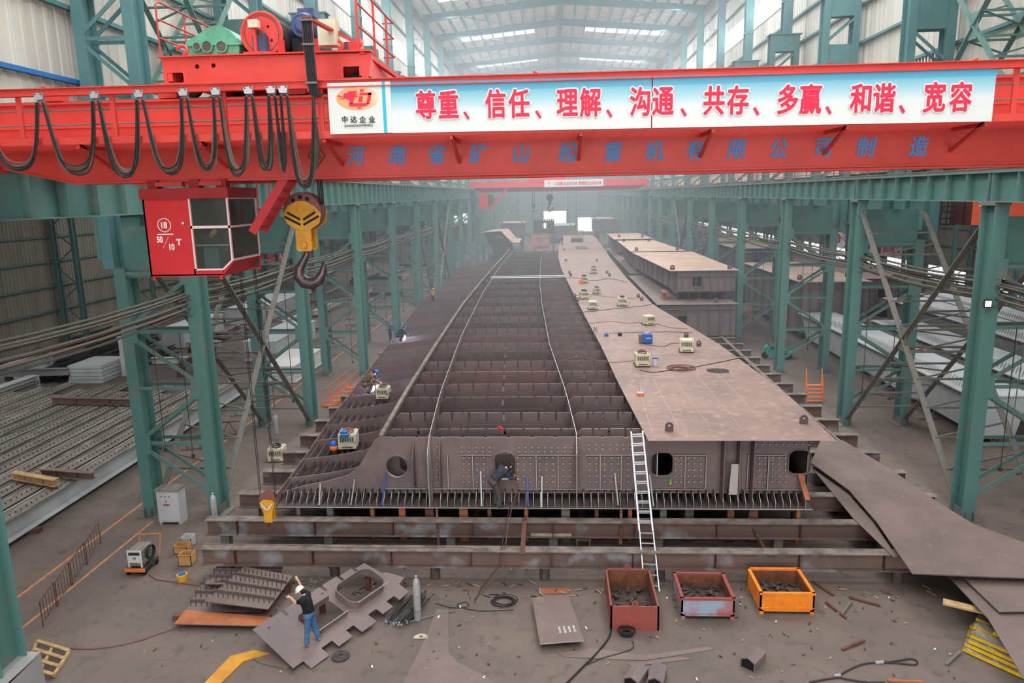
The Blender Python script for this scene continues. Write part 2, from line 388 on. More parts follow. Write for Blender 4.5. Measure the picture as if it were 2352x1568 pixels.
def lerp(tab, y):
    if y <= tab[0][0]: return tab[0][1]
    for (a, b), (c, d) in zip(tab, tab[1:]):
        if y <= c: return b + (d - b) * (y - a) / (c - a)
    return tab[-1][1]
# ================================================================== THE HALL
YK = [27.9 + 12 * k for k in range(-2, 19)]          # column lines
YB, YE = -34.0, 256.0                                # hall from behind the camera to the far gable
XLI, XLO, XLU, XLV = -14.1, -16.9, -15.4, -17.3       # left legs: crane leg, outer leg, upper pair
XRI, XRO, XRU, XRV = 16.1, 19.2, 17.9, 19.8
XWL, XWR = -17.9, 20.5                               # upper cladding of the high nave
XAL, XAR = -45.6, 49.0                               # outer walls of the low aisles
struct(MB().box((XAL - 2, YB, -.3), (XAR + 2, YE + 12, 0)), 'floor', 'floor')
def wall_sheet(x, z0, z1, y0, y1, pitch, depth, sgn):
    mb = MB(); vs = []; y = y0; P = []
    while y < y1:
        for dy, dx in ((0, 0), (pitch * .55, 0), (pitch * .65, depth), (pitch * .9, depth)):
            P.append((x + sgn * dx, y + dy))
        y += pitch
    n = len(P); vs = [(a, b, z0) for a, b in P] + [(a, b, z1) for a, b in P]
    mb.add(vs, [(i, i + 1, n + i + 1, n + i) for i in range(n - 1)])
    return mb
WZ0, WZ1 = 28.8, 30.7
for side, x, s in (('left', XWL, 1), ('right', XWR, -1)):
    mb = wall_sheet(x, 13.8, WZ0, YB, YE, .62, .035, s)
    up = wall_sheet(x, WZ1, 37.2, YB, YE, .62, .035, s); mb.add(up.v, up.f)
    struct(mb, 'wall_' + side, 'cladding', 'pale ribbed cladding of the high nave, %s side' % side)
    wb = MB()
    for k in range(len(YK) - 1):
        y0, y1 = YK[k], YK[k + 1]
        wb.add([(x - s * .05, y0, WZ0), (x - s * .05, y1, WZ0), (x - s * .05, y1, WZ1), (x - s * .05, y0, WZ1)], [(0, 1, 2, 3)])
    struct(wb, 'window_%d' % (1 if side == 'left' else 2), 'window_light', 'white daylight window band high in the %s wall' % side)
    mu = MB(); y = YB
    while y < YE: mu.box((x, y, WZ0), (x + s * .06, y + .05, WZ1)); y += 1.5
    mu.box((x, YB, WZ0 - .08), (x + s * .1, YE, WZ0)); mu.box((x, YB, WZ1), (x + s * .1, YE, WZ1 + .08))
    struct(mu, 'trim_%d' % (1 if side == 'left' else 2), 'galv')
tn = 3
for side, x, s in (('left', XWL, 1), ('right', XWR, -1)):
    for z in (15.2, 17.3, 19.9, 22.2, 24.6, 26.8, 32.2, 34.4):
        blue = z in (17.3,) and True
        mb = MB(); mb.bar((x + s * .2, YB, z), (x + s * .2, 52 if blue else YE, z), .22, .16)
        if blue: struct(mb, 'trim_%d' % tn, 'blue'); tn += 1; mb = MB(); mb.bar((x + s * .2, 52, z), (x + s * .2, YE, z), .22, .16)
        struct(mb, 'trim_%d' % tn, 'teal_up'); tn += 1
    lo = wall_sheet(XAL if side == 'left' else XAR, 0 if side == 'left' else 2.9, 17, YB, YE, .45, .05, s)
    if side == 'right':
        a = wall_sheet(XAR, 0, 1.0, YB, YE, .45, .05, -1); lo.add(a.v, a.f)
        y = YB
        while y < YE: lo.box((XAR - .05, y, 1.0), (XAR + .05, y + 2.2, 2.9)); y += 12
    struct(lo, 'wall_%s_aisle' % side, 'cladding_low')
    xa = XAL if side == 'left' else XAR
    for z in (3.4, 5.6, 7.8, 10, 12.2, 14.4):
        if side == 'right' and z < 5: continue
        struct(MB().bar((xa + s * .15, YB, z), (xa + s * .15, YE, z), .2, .16), 'trim_%d' % tn, 'teal'); tn += 1
# bright strip windows low in the right aisle wall, panes with bars
wb = MB(); mu = MB(); y = YB + 2.2
while y < YE - 8:
    wb.add([(XAR - .02, y, 1.0), (XAR - .02, y + 9.8, 1.0), (XAR - .02, y + 9.8, 2.9), (XAR - .02, y, 2.9)], [(0, 1, 2, 3)])
    for q in range(9): mu.box((XAR - .1, y + q * 1.225 - .03, 1.0), (XAR - .04, y + q * 1.225 + .03, 2.9))
    for z in (1.6, 2.2): mu.box((XAR - .1, y, z - .03), (XAR - .04, y + 9.8, z + .03))
    y += 12
struct(wb, 'window_3', 'window_far'); struct(mu, 'trim_%d' % tn, 'galv'); tn += 1
# translucent ribbed panels in the right nave wall
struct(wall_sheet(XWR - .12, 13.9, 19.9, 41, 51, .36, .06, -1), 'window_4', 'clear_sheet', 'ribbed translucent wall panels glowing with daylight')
# aisle roofs and far gable
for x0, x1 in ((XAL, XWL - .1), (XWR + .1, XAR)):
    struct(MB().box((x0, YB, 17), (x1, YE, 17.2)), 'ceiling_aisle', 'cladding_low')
g = MB(); gy = YE
g.add([(XAL, gy, 0), (1, gy, 0), (1, gy, 17), (XAL, gy, 17)], [(0, 1, 2, 3)])
g = MB()
DX0, DX1, DZ = -3.2, 4.6, 7.2
for a, b, c, d in ((XAL, -35, 0, 17), (-35, -28.8, 0, 3.6), (-35, -28.8, 7.2, 17), (-28.8, DX0, 0, 17), (DX0, DX1, DZ, 17), (DX1, 8.6, 0, 17), (8.6, 15.0, 4.9, 17), (15, XAR, 0, 17), (XWL, XWR, 17, 37.2)):
    g.add([(a, gy, c), (b, gy, c), (b, gy, d), (a, gy, d)], [(0, 1, 2, 3)])
struct(g, 'wall_back', 'cladding_end', 'hazy grey sheet metal wall closing the far end of the hall')
struct(MB().box((DX0, gy + 1.6, 0), (DX1, gy + 1.7, DZ)), 'door_1', 'window_light', 'tall bright doorway in the far end wall')
struct(MB().box((-35, gy + 1.6, 3.6), (-28.8, gy + 1.7, 7.2)), 'window_6', 'window_light', 'bright window in the far end wall of the left aisle')
struct(MB().box((8.6, gy + 1.6, 0), (15, gy + 1.7, 4.9)), 'door_2', 'window_light', 'lower bright doorway right of the tall one')
for z in (3, 5.2, 7.4, 9.6, 11.8, 14, 16.2, 20, 24):
    mb = MB()
    if z < DZ: mb.bar((XAL, gy - .15, z), (DX0, gy - .15, z), .2, .18); mb.bar((15 if z < 5 else DX1, gy - .15, z), (XAR, gy - .15, z), .2, .18)
    else: mb.bar((XWL, gy - .15, z), (XWR, gy - .15, z), .2, .18)
    struct(mb, 'trim_%d' % tn, 'teal'); tn += 1
for x in (-12, -7, -3.6, 5.2, 8, 15.6):
    mb = MB(); mb.ibeam((x, gy - .5, 0), (x, gy - .5, 36), .4, .6, up=(0, 1, 0)); struct(mb, 'trim_%d' % tn, 'teal_up'); tn += 1
# yellow door frame edges and road outside seen through the door are left to the daylight
# ---- roof
XE0, XE1, XRG, ZE, ZR = XWL, XWR, 1.3, 36.2, 37.9
def rz_(x): return ZE + (ZR - ZE) * (1 - abs(x - XRG) / ((XRG - XE0) if x < XRG else (XE1 - XRG)))
sky = []
for k in range(len(YK)):
    if k % 2 == 1: sky.append((YK[k] + 5.7, YK[k] + 8.6))
rf = MB(); cl = MB(); y = YB; cuts = sorted([c for s in sky for c in s])
SX = (-14.2, -2.6, 5.2, 17.0)
edges = [YB] + cuts + [YE]
for i in range(len(edges) - 1):
    a, b = edges[i], edges[i + 1]; is_sky = any(abs(a - s[0]) < 1e-6 for s in sky)
    xs = [XE0, SX[0], SX[1], XRG, SX[2], SX[3], XE1]
    for j in range(6):
        q = [(xs[j], a, rz_(xs[j])), (xs[j + 1], a, rz_(xs[j + 1])), (xs[j + 1], b, rz_(xs[j + 1])), (xs[j], b, rz_(xs[j]))]
        (cl if is_sky and j in (1, 4) else rf).add(q, [(0, 1, 2, 3)])
struct(rf, 'ceiling', 'roof_sheet', 'pale sheet metal roof on teal purlins')
struct(cl, 'window_5', 'window_light', 'bright skylight strips across the roof')
ppro = MB()
n = 11
for side in (0, 1):
    for i in range(n + 1):
        x = (XE0 + .6 + (XRG - XE0 - .9) * i / n) if side == 0 else (XRG + .3 + (XE1 - XRG - .9) * i / n)
        mb = MB().bar((x, YB, rz_(x) - .16), (x, YE, rz_(x) - .16), .15, .3)
        tag(mb.build('purlin', 'teal_up'), 'long teal roof purlin, %s counted from the %s eaves' % (ORD[i if side == 0 else n - i], ['left', 'right'][side]), 'purlin', 'roof purlins under the pale sheets')
# ---- rafters: tapered I frames
def make_rafter(y):
    t = thing('roof_rafter', '', 'rafter', (XRG, y, 36), 'teal portal rafters carrying the roof')
    mb = MB()
    XL_, XR_ = XLU - .7, XRV - .7
    P = [(XL_, 34.9, 35.95), (XL_ + 4, 35.55, 36.3), (XRG, 36.65, 37.6), (XR_ - 4, 35.55, 36.3), (XR_, 34.9, 35.95)]
    for (x0, a0, b0), (x1, a1, b1) in zip(P, P[1:]):
        mb.add([(x0, y - .01, a0), (x1, y - .01, a1), (x1, y - .01, b1), (x0, y - .01, b0), (x0, y + .01, a0), (x1, y + .01, a1), (x1, y + .01, b1), (x0, y + .01, b0)],
               [(0, 1, 2, 3), (7, 6, 5, 4)])
        for z0, z1 in ((a0, a1), (b0, b1)):
            mb.bar((x0, y, z0), (x1, y, z1), .36, .03, up=(0, 0, 1))
    mb.build('web_and_flanges', 'teal_up', t)
    for x, z0, z1 in ((XRG, 36.6, 37.6), (XL_ + 4, 35.5, 36.3), (XR_ - 4, 35.5, 36.3)):
        MB().box((x - .03, y - .17, z0), (x + .03, y + .17, z1)).build('end_plate', 'teal_up', t)
    return t
raf = None
for k, y in enumerate(YK):
    if raf is None: raf = make_rafter(y); r = raf
    else: r = dup(raf, (XRG, y, 36))
    r['label'] = 'shallow teal roof rafter spanning the nave, %s along the hall' % ORD[k]
# roof cross bracing rods, each a thing
n = 0
for k in range(6, 14):
    y0, y1 = YK[k], YK[k + 1]
    for sd, (xa, xb) in (('left', (-13.5, -5.5)), ('right', (8.3, 16.3))):
        for q in (0, 1):
            a, b = (xa, xb) if q == 0 else (xb, xa)
            mb = MB().cyl((a, y0 + .3, rz_(a) - .55), (b, y1 - .3, rz_(b) - .55), .05, n=6)
            tag(mb.build('brace_rod', 'galv' if k % 2 == 1 else 'teal_up'), 'thin roof brace rod in the %s half, %s roof panel, %s diagonal' % (sd, ORD[k - 6], ['rising', 'falling'][q]), 'brace', 'roof cross bracing rods'); n += 1
# ---- laced columns
def make_column(sd, xi, xo, xu, xv, xs, top):
    t = thing('laced_column', '', 'column', (xi, 27.9, 0), 'laced columns of the %s row' % sd, 'thing'); y = 27.9
    def H(x, z0, z1, w, d, nm, m='teal_low'):
        mb = MB()
        for s in (-1, 1): mb.box((x - w / 2, y + s * d / 2 - .015, z0), (x + w / 2, y + s * d / 2 + .015, z1))
        mb.box((x - .01, y - d / 2, z0), (x + .01, y + d / 2, z1))
        return mb.build(nm, m, t)
    H(xi, .05, top, .5, .86, 'crane_leg'); H(xo, .05, top - 2.0, .46, .86, 'outer_leg')
    for x in (xi, xo):
        mb = MB().box((x - .45, y - .6, 0), (x + .45, y + .6, .05))
        for s in (-1, 1): mb.box((x + s * .14 - .012, y - .58, .05), (x + s * .14 + .012, y + .58, .4))
        mb.build('base_plate', 'dust_steel', t)
    MB().box((xi - .3, y - .46, top), (xi + .3, y + .46, top + .12)).build('bearing_plate', 'dust_steel', t)
    z = .9; up = True; h = (top - 3.1) / 4
    for i in range(4):
        z1 = z + h
        for s in (-1, 1):
            yy = y + s * .40
            a, b = ((xi, xo) if up else (xo, xi))
            MB().bar((a, yy, z + .12), (b, yy, z1 - .12), .16, .035, up=(0, 1, 0)).build('lacing_bar', 'teal', t)
            MB().bar((xi, yy, z1), (xo, yy, z1), .035, .14).build('tie_bar', 'teal', t)
            g = xi if up else xo
        for s in (-1, 1):
            mb = MB()
            xx = xo if up else xi; dd = (1 if xo < xi else -1) * (1 if up else -1)
            mb.box((xx, y + s * .44, z1 - .45), (xx + dd * .42, y + s * .46, z1 + .3)); mb.build('gusset', 'teal_low', t)
        z = z1; up = not up
    MB().box((min(xi, xo), y - .02, top - 2.4), (max(xi, xo), y + .02, top - .4)).build('shoulder_web', 'teal_low', t)
    # upper tier
    U = 'teal_up'
    ztop = 25.1
    H(xu, top - .4, ztop, .42, .8, 'upper_leg', U); H(xv, top - 2.0, ztop, .42, .8, 'upper_leg', U)
    for z0, z1 in ((ztop - 1.2, ztop), (20.6, 22.1)):
        MB().box((min(xu, xv), y - .36, z0), (max(xu, xv), y - .33, z1)).build('stay_plate', U, t)
    MB().box((min(xu, xv) - .35, y - .5, ztop), (max(xu, xv) + .35, y + .5, ztop + .08)).build('cap_plate', U, t)
    z = 13.0
    for q, (z0, z1) in enumerate(((13.2, 15.0), (15.0, 16.9), (16.9, 18.8), (18.8, 20.6), (22.1, 23.9))):
        for s in (-1, 1):
            a, b = (xu, xv) if q % 2 == 0 else (xv, xu)
            MB().bar((a, y + s * .38, z0 + .1), (b, y + s * .38, z1 - .1), .14, .035, up=(0, 1, 0)).build('lacing_bar', U, t)
            MB().bar((xu, y + s * .38, z1), (xv, y + s * .38, z1), .035, .14).build('tie_bar', U, t)
    H(xs, ztop + .08, 35.9, .75, .7, 'roof_post', U)
    mb = MB().box((xs - .42, y - .4, 27.6), (xs + .42, y + .4, 27.68)); mb.build('bracket', U, t)
    return t
for sd, xi, xo, xu, xv, xs, top in (('left', XLI, XLO, XLU, XLV, XLU - .8, 12.35), ('right', XRI, XRO, XRU, XRV, XRV - .8, 12.15)):
    proto = make_column(sd, xi, xo, xu, xv, xs, top)
    for k, y in enumerate(YK):
        if abs(y - 27.9) < .01: r = proto
        else: r = dup(proto, (xi, y, 0))
        r['label'] = 'teal laced steel column in the %s row, %s along the hall' % (sd, ORD[k])
o = MB().box((XLI - .5, 15.3, 0), (XLI + .5, 16.5, 1.25)).poly([(XLI - .5, 15.3, 1.25), (XLI + .5, 15.3, 1.25), (XLI + .5, 16.5, 1.3), (XLI - .5, 16.5, 1.3)], .05).build('column_shoe', 'grey_beam')
tag(o, 'grey steel shoe around the foot of the nearest left column', 'column base')
# ---- aisle columns on the outer walls
def make_acol(sd, x0, x1):
    t = thing('aisle_column', '', 'column', (x0, 0, 0), 'slim laced columns on the %s aisle wall' % sd, 'thing')
    for x in (x0, x1):
        MB().ibeam((x, 0, 0), (x, 0, 16.8), .35, .5, up=(0, 1, 0)).build('leg', 'teal', t)
    for i in range(9):
        z = .6 + i * 1.7; a, b = (x0, x1) if i % 2 else (x1, x0)
        MB().bar((a, -.2, z), (b, -.2, z + 1.6), .12, .03, up=(0, 1, 0)).build('lacing_bar', 'teal', t)
    return t
for sd, x0, x1 in (('left', XAL + 2.4, XAL + .5), ('right', XAR - 2.4, XAR - .5)):
    p = make_acol(sd, x0, x1)
    for k, y in enumerate(YK):
        r = p if k == 0 else dup(p)
        r.location = (x0, y, 0); r['label'] = 'slim teal laced column against the %s aisle wall, %s along the hall' % (sd, ORD[k])
# ---- runway girders (one per span)
def make_girder(name, cat, grp, x, z0, z1, w, inner, nst, m='teal_low', ms='teal'):
    t = thing(name, '', cat, (x, 0, z0), grp); h = z1 - z0
    MB().ibeam((x, .03, (z0 + z1) / 2), (x, 11.97, (z0 + z1) / 2), w, h, .04, .02).build('web_and_flanges', m, t)
    st = None
    for i in range(nst + 1):
        yy = .12 + i * (11.76 / nst)
        for s in ((1, -1) if i in (0, nst) else (inner,)):
            if st is None or s != inner:
                o = MB().box((x + s * .01, yy - .012, z0 + .04), (x + s * w / 2, yy + .012, z1 - .04)).build('stiffener', ms, t)
                if s == inner: st = o; sy_ = yy
            else:
                o = st.copy(); COL.objects.link(o); o.location = (0, yy - sy_, 0)
    return t
for nm, cat, grp, x, z0, z1, w, inner, nst, lab in (
        ('crane_girder', 'girder', 'crane runway girders of the left row', XLI, 12.47, 13.95, .55, 1, 8, 'teal crane runway girder on the left column row, %s span'),
        ('crane_girder', 'girder', 'crane runway girders of the right row', XRI, 12.27, 13.35, .55, -1, 8, 'teal crane runway girder on the right column row, %s span'),
        ('aisle_girder', 'girder', 'deep aisle girders behind the left columns', XLO - .9, 10.68, 12.5, .5, 1, 4, 'deep shaded teal aisle girder behind the left columns, %s span'),
        ('aisle_girder', 'girder', 'deep aisle girders behind the right columns', XRO + .9, 10.55, 12.4, .5, -1, 4, 'deep shaded teal aisle girder behind the right columns, %s span')):
    p = make_girder(nm, cat, grp, x, z0, z1, w, inner, nst)
    k0 = 0 if nm == 'crane_girder' else (2 if x < 0 else 3)
    for k in range(k0, len(YK) - 1):
        r = p if k == k0 else dup(p)
        r.location = (x, YK[k], z0); r['label'] = lab % ORD[k - k0]
for sd, x, z in (('left', XLI, 13.95), ('right', XRI, 13.35)):
    mb = MB().box((x - .09, YK[0], z), (x + .09, YK[-1], z + .03)).box((x - .015, YK[0], z + .03), (x + .015, YK[-1], z + .11)).box((x - .04, YK[0], z + .11), (x + .04, YK[-1], z + .15))
    tag(mb.build('crane_rail', 'dust_steel'), 'dusty steel crane rail along the top of the %s runway girders' % sd, 'rail')
# catwalk rail over the right runway
t = thing('handrail', 'long rusty handrail above the right crane runway girder', 'handrail', (XRI + .6, 16, 13.4))
for z in (13.72, 14.02): MB().box((XRI + .55, 16, z), (XRI + .61, 240, z + .05)).build('rail_tube', 'red_dirty', t)
p = None
for i in range(90):
    y = 16.5 + i * 2.4
    if p is None: p = MB().box((XRI + .55, 16.5, 13.37), (XRI + .6, 16.55, 14.02)).build('post', 'dust_steel', t)
    else:
        o = p.copy(); COL.objects.link(o); o.location = (0, i * 2.4, 0)
tag(MB().box((XRI + .3, 16, 13.35), (XRI + 1.0, 240, 13.39)).build('catwalk', 'dust_steel'), 'narrow catwalk plate beside the right crane rail', 'catwalk')
t = thing('handrail', 'yellow and grey pipe handrail beyond the left crane runway, behind the red crane', 'handrail', (XLU - 1, 10, 14))
for z in (14.5, 15.1): MB().cyl((XLI - .8, 12, z), (XLI - .8, 27, z), .03, n=8).build('rail_tube', 'hook_yellow', t)
for y in (14, 19, 24): MB().box((XLI - .84, y, 13.97), (XLI - .76, y + .08, 15.1)).build('post', 'hook_yellow', t)
MB().box((XLI - 1.0, 12, 13.95), (XLI - .55, 27, 13.99)).build('board', 'dust_steel', t)
# ---- vertical cross bracing between columns (two planes, gusset at the crossing)
def xbrace(sd, k, xa, xb, z0, z1, wd, m, where):
    y0, y1 = YK[k] + .45, YK[k + 1] - .45
    t = thing('cross_brace', 'wide teal X shaped cross brace %s, %s' % (where, 'left row' if sd == 'left' else 'right row'), 'brace', (xa, y0, z0), 'cross braces between columns')
    n = 11
    for a, b in ((z0, z1), (z1, z0)):
        for x in (xa, xb): MB().bar((x, y0, a), (x, y1, b), .05, wd, up=(1, 0, 0)).build('diagonal', m, t)
        for i in range(1, n):
            f = i / n; p = (xa, y0 + (y1 - y0) * f, a + (b - a) * f); q = (xb, y0 + (y1 - y0) * (f + (.5 / n if i < n - 1 else 0)), a + (b - a) * (f + (.5 / n if i < n - 1 else 0)))
            MB().bar(p, (xb, p[1], p[2]), .09, .09).build('batten', m, t)
            MB().bar(p, q, .065, .065).build('batten', m, t)
    ym, zm = (y0 + y1) / 2, (z0 + z1) / 2
    for x in (xa - .03, xb + .03): MB().bar((x, ym, zm - .55), (x, ym, zm + .55), .65, .03, up=(1, 0, 0)).build('gusset', m, t)
    return t
xbrace('right', 2, XRI, XRO, .4, 11.6, .26, 'dust_steel', 'between the third and fourth columns')
xbrace('left', 2, XLI, XLO, .4, 11.6, .26, 'dust_steel', 'between the third and fourth columns')
xbrace('right', 7, XRI, XRO, .4, 11.6, .22, 'dust_steel', 'between the eighth and ninth columns')
xbrace('left', 7, XLI, XLO, .4, 11.6, .22, 'dust_steel', 'between the eighth and ninth columns')
xbrace('right', 2, XRU, XRV, 14.0, 25, .24, 'teal', 'high between the third and fourth upper columns')
xbrace('left', 2, XLU, XLV, 14.0, 25, .24, 'teal', 'high between the third and fourth upper columns')
# ---- pipe and cable bundles carried by the crane legs
for sd, x, s in (('left', XLI, -1), ('right', XRI, 1)):
    for i, (dx, z, r, m) in enumerate(((.1, 9.30, .035, 'cable_dusty'), (.24, 9.34, .03, 'dust_steel'), (.38, 9.26, .04, 'cable_dusty'), (.2, 8.98, .045, 'dust_steel'), (.36, 8.92, .04, 'cable_red'), (.52, 8.95, .05, 'dust_steel'), (.3, 8.62, .04, 'dust_steel'), (.45, 9.42, .05, 'cable_dusty'), (.5, 9.14, .045, 'cable_dusty'), (.12, 8.8, .05, 'cable_dusty'))):
        pts = []
        for k in range(len(YK) - 1):
            for q in range(4):
                f = q / 4; pts.append((x + s * (.0 + dx), YK[k] + 12 * f, z - .16 * math.sin(PI * f) * (1 + .3 * math.sin(k * 3 + i))))
        o = MB().tube(pts, r, 6).build('service_pipe', m)
        tag(o, '%s long %s run strung along the %s column row, %s of its bundle' % ({'dust_steel': 'grey', 'cable_dusty': 'tan dusty', 'cable_red': 'reddish'}[m], 'pipe' if r > .038 else 'cable', sd, ORD[i]), 'pipe', 'pipes along the %s columns' % sd)
    p = None
    for k, y in enumerate(YK):
        if p is None:
            p = MB().box((x + s * .02, y - .5, 8.5), (x + s * .66, y - .44, 8.56)).box((x + s * .02, y - .5, 9.15), (x + s * .66, y - .44, 9.2)).box((x + s * .6, y - .5, 8.5), (x + s * .66, y - .44, 9.4)).build('pipe_bracket', 'dust_steel'); r = p; y00 = y
            tag(p, '', 'bracket', 'pipe brackets of the %s row' % sd)
        else: r = p.copy(); COL.objects.link(r); r.location = (0, y - y00, 0)
        r['label'] = 'rusty pipe bracket on the %s column of the %s row' % (ORD[k], sd)
# ---- caged ladders up to the roof, left and right
for sd, x, s in (('left', -17.0, 1), ('right', 19.75, -1)):
    y = YK[8] - 1.0
    t = thing('caged_ladder', 'pale caged ladder climbing a %s roof post' % sd, 'ladder', (x, y, 25.2))
    for d in (-.25, .25): MB().box((x + d - .02, y, 25.2), (x + d + .02, y + .05, 35)).build('stile', 'galv', t)
    for i in range(32): MB().box((x - .25, y, 25.4 + i * .3), (x + .25, y + .03, 25.43 + i * .3)).build('rung', 'galv', t)
    for i in range(10):
        z = 26 + i * .95
        MB().tube([(x + .38 * math.cos(a), y - .05 - .6 * math.sin(a), z) for a in [PI * j / 8 for j in range(9)]], .02, 4).build('hoop', 'galv', t)
    for i in range(6): MB().bar((x, y + .04, 25.6 + 1.8 * i), (XWL + .05 if s > 0 else XWR - .05, y + .04, 25.6 + 1.8 * i), .06, .06).build('wall_bracket', 'galv', t)
    for d in (-.36, 0, .36): MB().box((x + d - .01, y - .05 - .6 * math.sqrt(max(0, 1 - (d / .38) ** 2)), 26), (x + d + .02, y - .03 - .6 * math.sqrt(max(0, 1 - (d / .38) ** 2)), 34.6)).build('cage_bar', 'galv', t)
# ---- haze of welding smoke hanging deeper in the hall
hz = MB().box((XWL + .3, 34, .05), (XWR - .3, YE - .5, 34)).build('haze', 'white')
hm = bpy.data.materials.new('welding_haze'); hm.use_nodes = True; nt = hm.node_tree; nt.nodes.clear()
o_ = nt.nodes.new('ShaderNodeOutputMaterial'); vs_ = nt.nodes.new('ShaderNodeVolumeScatter'); vs_.inputs['Color'].default_value = (.86, .95, 1, 1); vs_.inputs['Density'].default_value = .0046; vs_.inputs['Anisotropy'].default_value = .2
nt.links.new(vs_.outputs[0], o_.inputs['Volume']); hz.data.materials[0] = hm
tag(hz, 'thin bluish welding haze hanging in the deep part of the nave', 'haze', None, 'stuff')
# ================================================================== RED OVERHEAD CRANE
def banner_mat(name, z0, z1, stops):
    m = bpy.data.materials.new(name); m.use_nodes = True; nt = m.node_tree; N = nt.nodes; L = nt.links; b = N['Principled BSDF']; b.inputs['Roughness'].default_value = .45
    g = N.new('ShaderNodeNewGeometry'); s = N.new('ShaderNodeSeparateXYZ'); L.new(g.outputs['Position'], s.inputs[0])
    r = N.new('ShaderNodeMapRange'); r.inputs[1].default_value = z0; r.inputs[2].default_value = z1; L.new(s.outputs[2], r.inputs[0])
    c = N.new('ShaderNodeValToRGB'); L.new(r.outputs[0], c.inputs[0]); e = c.color_ramp.elements
    e[0].position = stops[0][0]; e[0].color = srgb(stops[0][1]); e[1].position = stops[-1][0]; e[1].color = srgb(stops[-1][1])
    for p, q in stops[1:-1]: k = e.new(p); k.color = srgb(q)
    L.new(c.outputs[0], b.inputs['Base Color']); MATS[name] = m
banner_mat('banner_print', 14.15, 15.2, [(0, (216, 214, 209)), (.42, (210, 214, 212)), (.62, (158, 196, 204)), (.8, (114, 176, 194)), (.815, (86, 160, 186)), (1, (54, 144, 182))])
GY0, GY1 = 17.2, 19.9                 # front faces of the two girders
crane = thing('overhead_crane', 'big red double girder travelling crane spanning the hall in the foreground', 'crane', (0, GY0, 13.3))
XA, XB = -14.5, 16.5
def girder(y, zb, zt, name):
    P = [(XA, zb + .55), (-13.9, zb + .55), (-11.35, zb), (13.2, zb), (15.8, zb + .55), (XB, zb + .55), (XB, zt), (XA, zt)]
    mb = MB().poly([(a, y, b) for a, b in P], .7, (0, -1, 0))
    g = mb.build(name, 'red', crane)
    f = MB().box((XA, y - .08, zt), (XB, y + .78, zt + .05))
    Q = P[:6]
    for (a, b), (c, d) in zip(Q, Q[1:]): f.add([(a, y - .08, b), (c, y - .08, d), (c, y + .78, d), (a, y + .78, b), (a, y - .08, b - .04), (c, y - .08, d - .04), (c, y + .78, d - .04), (a, y + .78, b - .04)], [(0, 1, 2, 3), (7, 6, 5, 4), (0, 4, 5, 1), (2, 6, 7, 3), (1, 5, 6, 2), (3, 7, 4, 0)])
    f.build('flange', 'red', g)
    r = MB().box((XA, y + .3, zt + .05), (XB, y + .38, zt + .12)); r.build('trolley_rail', 'dust_steel', g)
    return g
girder(GY0, 13.36, 15.14, 'main_girder'); girder(GY1, 13.36, 15.14, 'main_girder')
for z in (14.05, 14.6): MB().box((XA + .7, GY0 - .03, z), (XB - .7, GY0, z + .05)).build('girder_rib', 'red', crane)
for sx_, x in ((-1, XLI), (1, XRI)):
    mb = MB().box((x - .25, GY0 - .6, 14.12), (x + .25, GY1 + 1.3, 14.75)); e = mb.build('end_carriage', 'red', crane)
    for yy in (GY0 - .1, GY1 + .8): MB().cyl((x - .08, yy, 14.36 if sx_ < 0 else 13.83), (x + .08, yy, 14.36 if sx_ < 0 else 13.83), .26 if sx_ < 0 else .32, n=20).build('wheel', 'dust_steel', e)
# walkway with front channel, brackets and posts
WY = 15.9
wk = MB().box((XA + .4, WY, 14.25), (XB - .4, GY0 - .08, 14.28)); wkp = wk.build('walkway', 'red_dirty', crane)
MB().box((XA + .4, WY - .04, 14.13), (XB - .4, WY, 14.28)).build('edge_channel', 'red', wkp)
p = None
for i, x in enumerate([-13.1 + 2.74 * k for k in range(11)]):
    q = MB().bar((x, WY + .05, 14.13), (x, GY0, 13.62), .07, .05).box((x - .035, WY, 14.05), (x + .035, GY0, 14.13))
    q.build('bracket', 'red', crane)
for i, x in enumerate([-13.0, -11.55, -9.45, -7.0, -4.9, -1.2, 2.1, 5.2, 9.3, 12.4]):
    MB().box((x - .05, WY - .04, 14.28), (x + .05, WY + .02, 15.15)).build('rail_post', 'red', crane)
for z in (14.55, 14.85): MB().cyl((XA + .5, WY, z), (XB - .5, WY, z), .018, n=6).build('guard_wire', 'dust_steel', crane)
fr = MB().ibeam((XA + .2, WY - .1, 15.22), (XB - .2, WY - .1, 15.22), .16, .16, .02, .03, mi=0); fr.build('festoon_rail', 'red', crane)
for x, z in ((-11.75, 15.3), (-8.95, 15.3), (-3.2, 15.3), (-.2, 15.3), (5.95, 15.3), (9.05, 15.3), (-5.9, 15.3)):
    s = 1 if x > 0 else -1
    MB().poly([(x - .22, GY0 + .1, z - .06), (x + .22, GY0 + .1, z - .06), (x + .24 * 1, GY0 + .1, z + (.3 if s > 0 else .12)), (x - .22, GY0 + .1, z + (.12 if s > 0 else .3))], .3, (0, -1, 0)).build('rail_stop', 'red_dirty', crane)
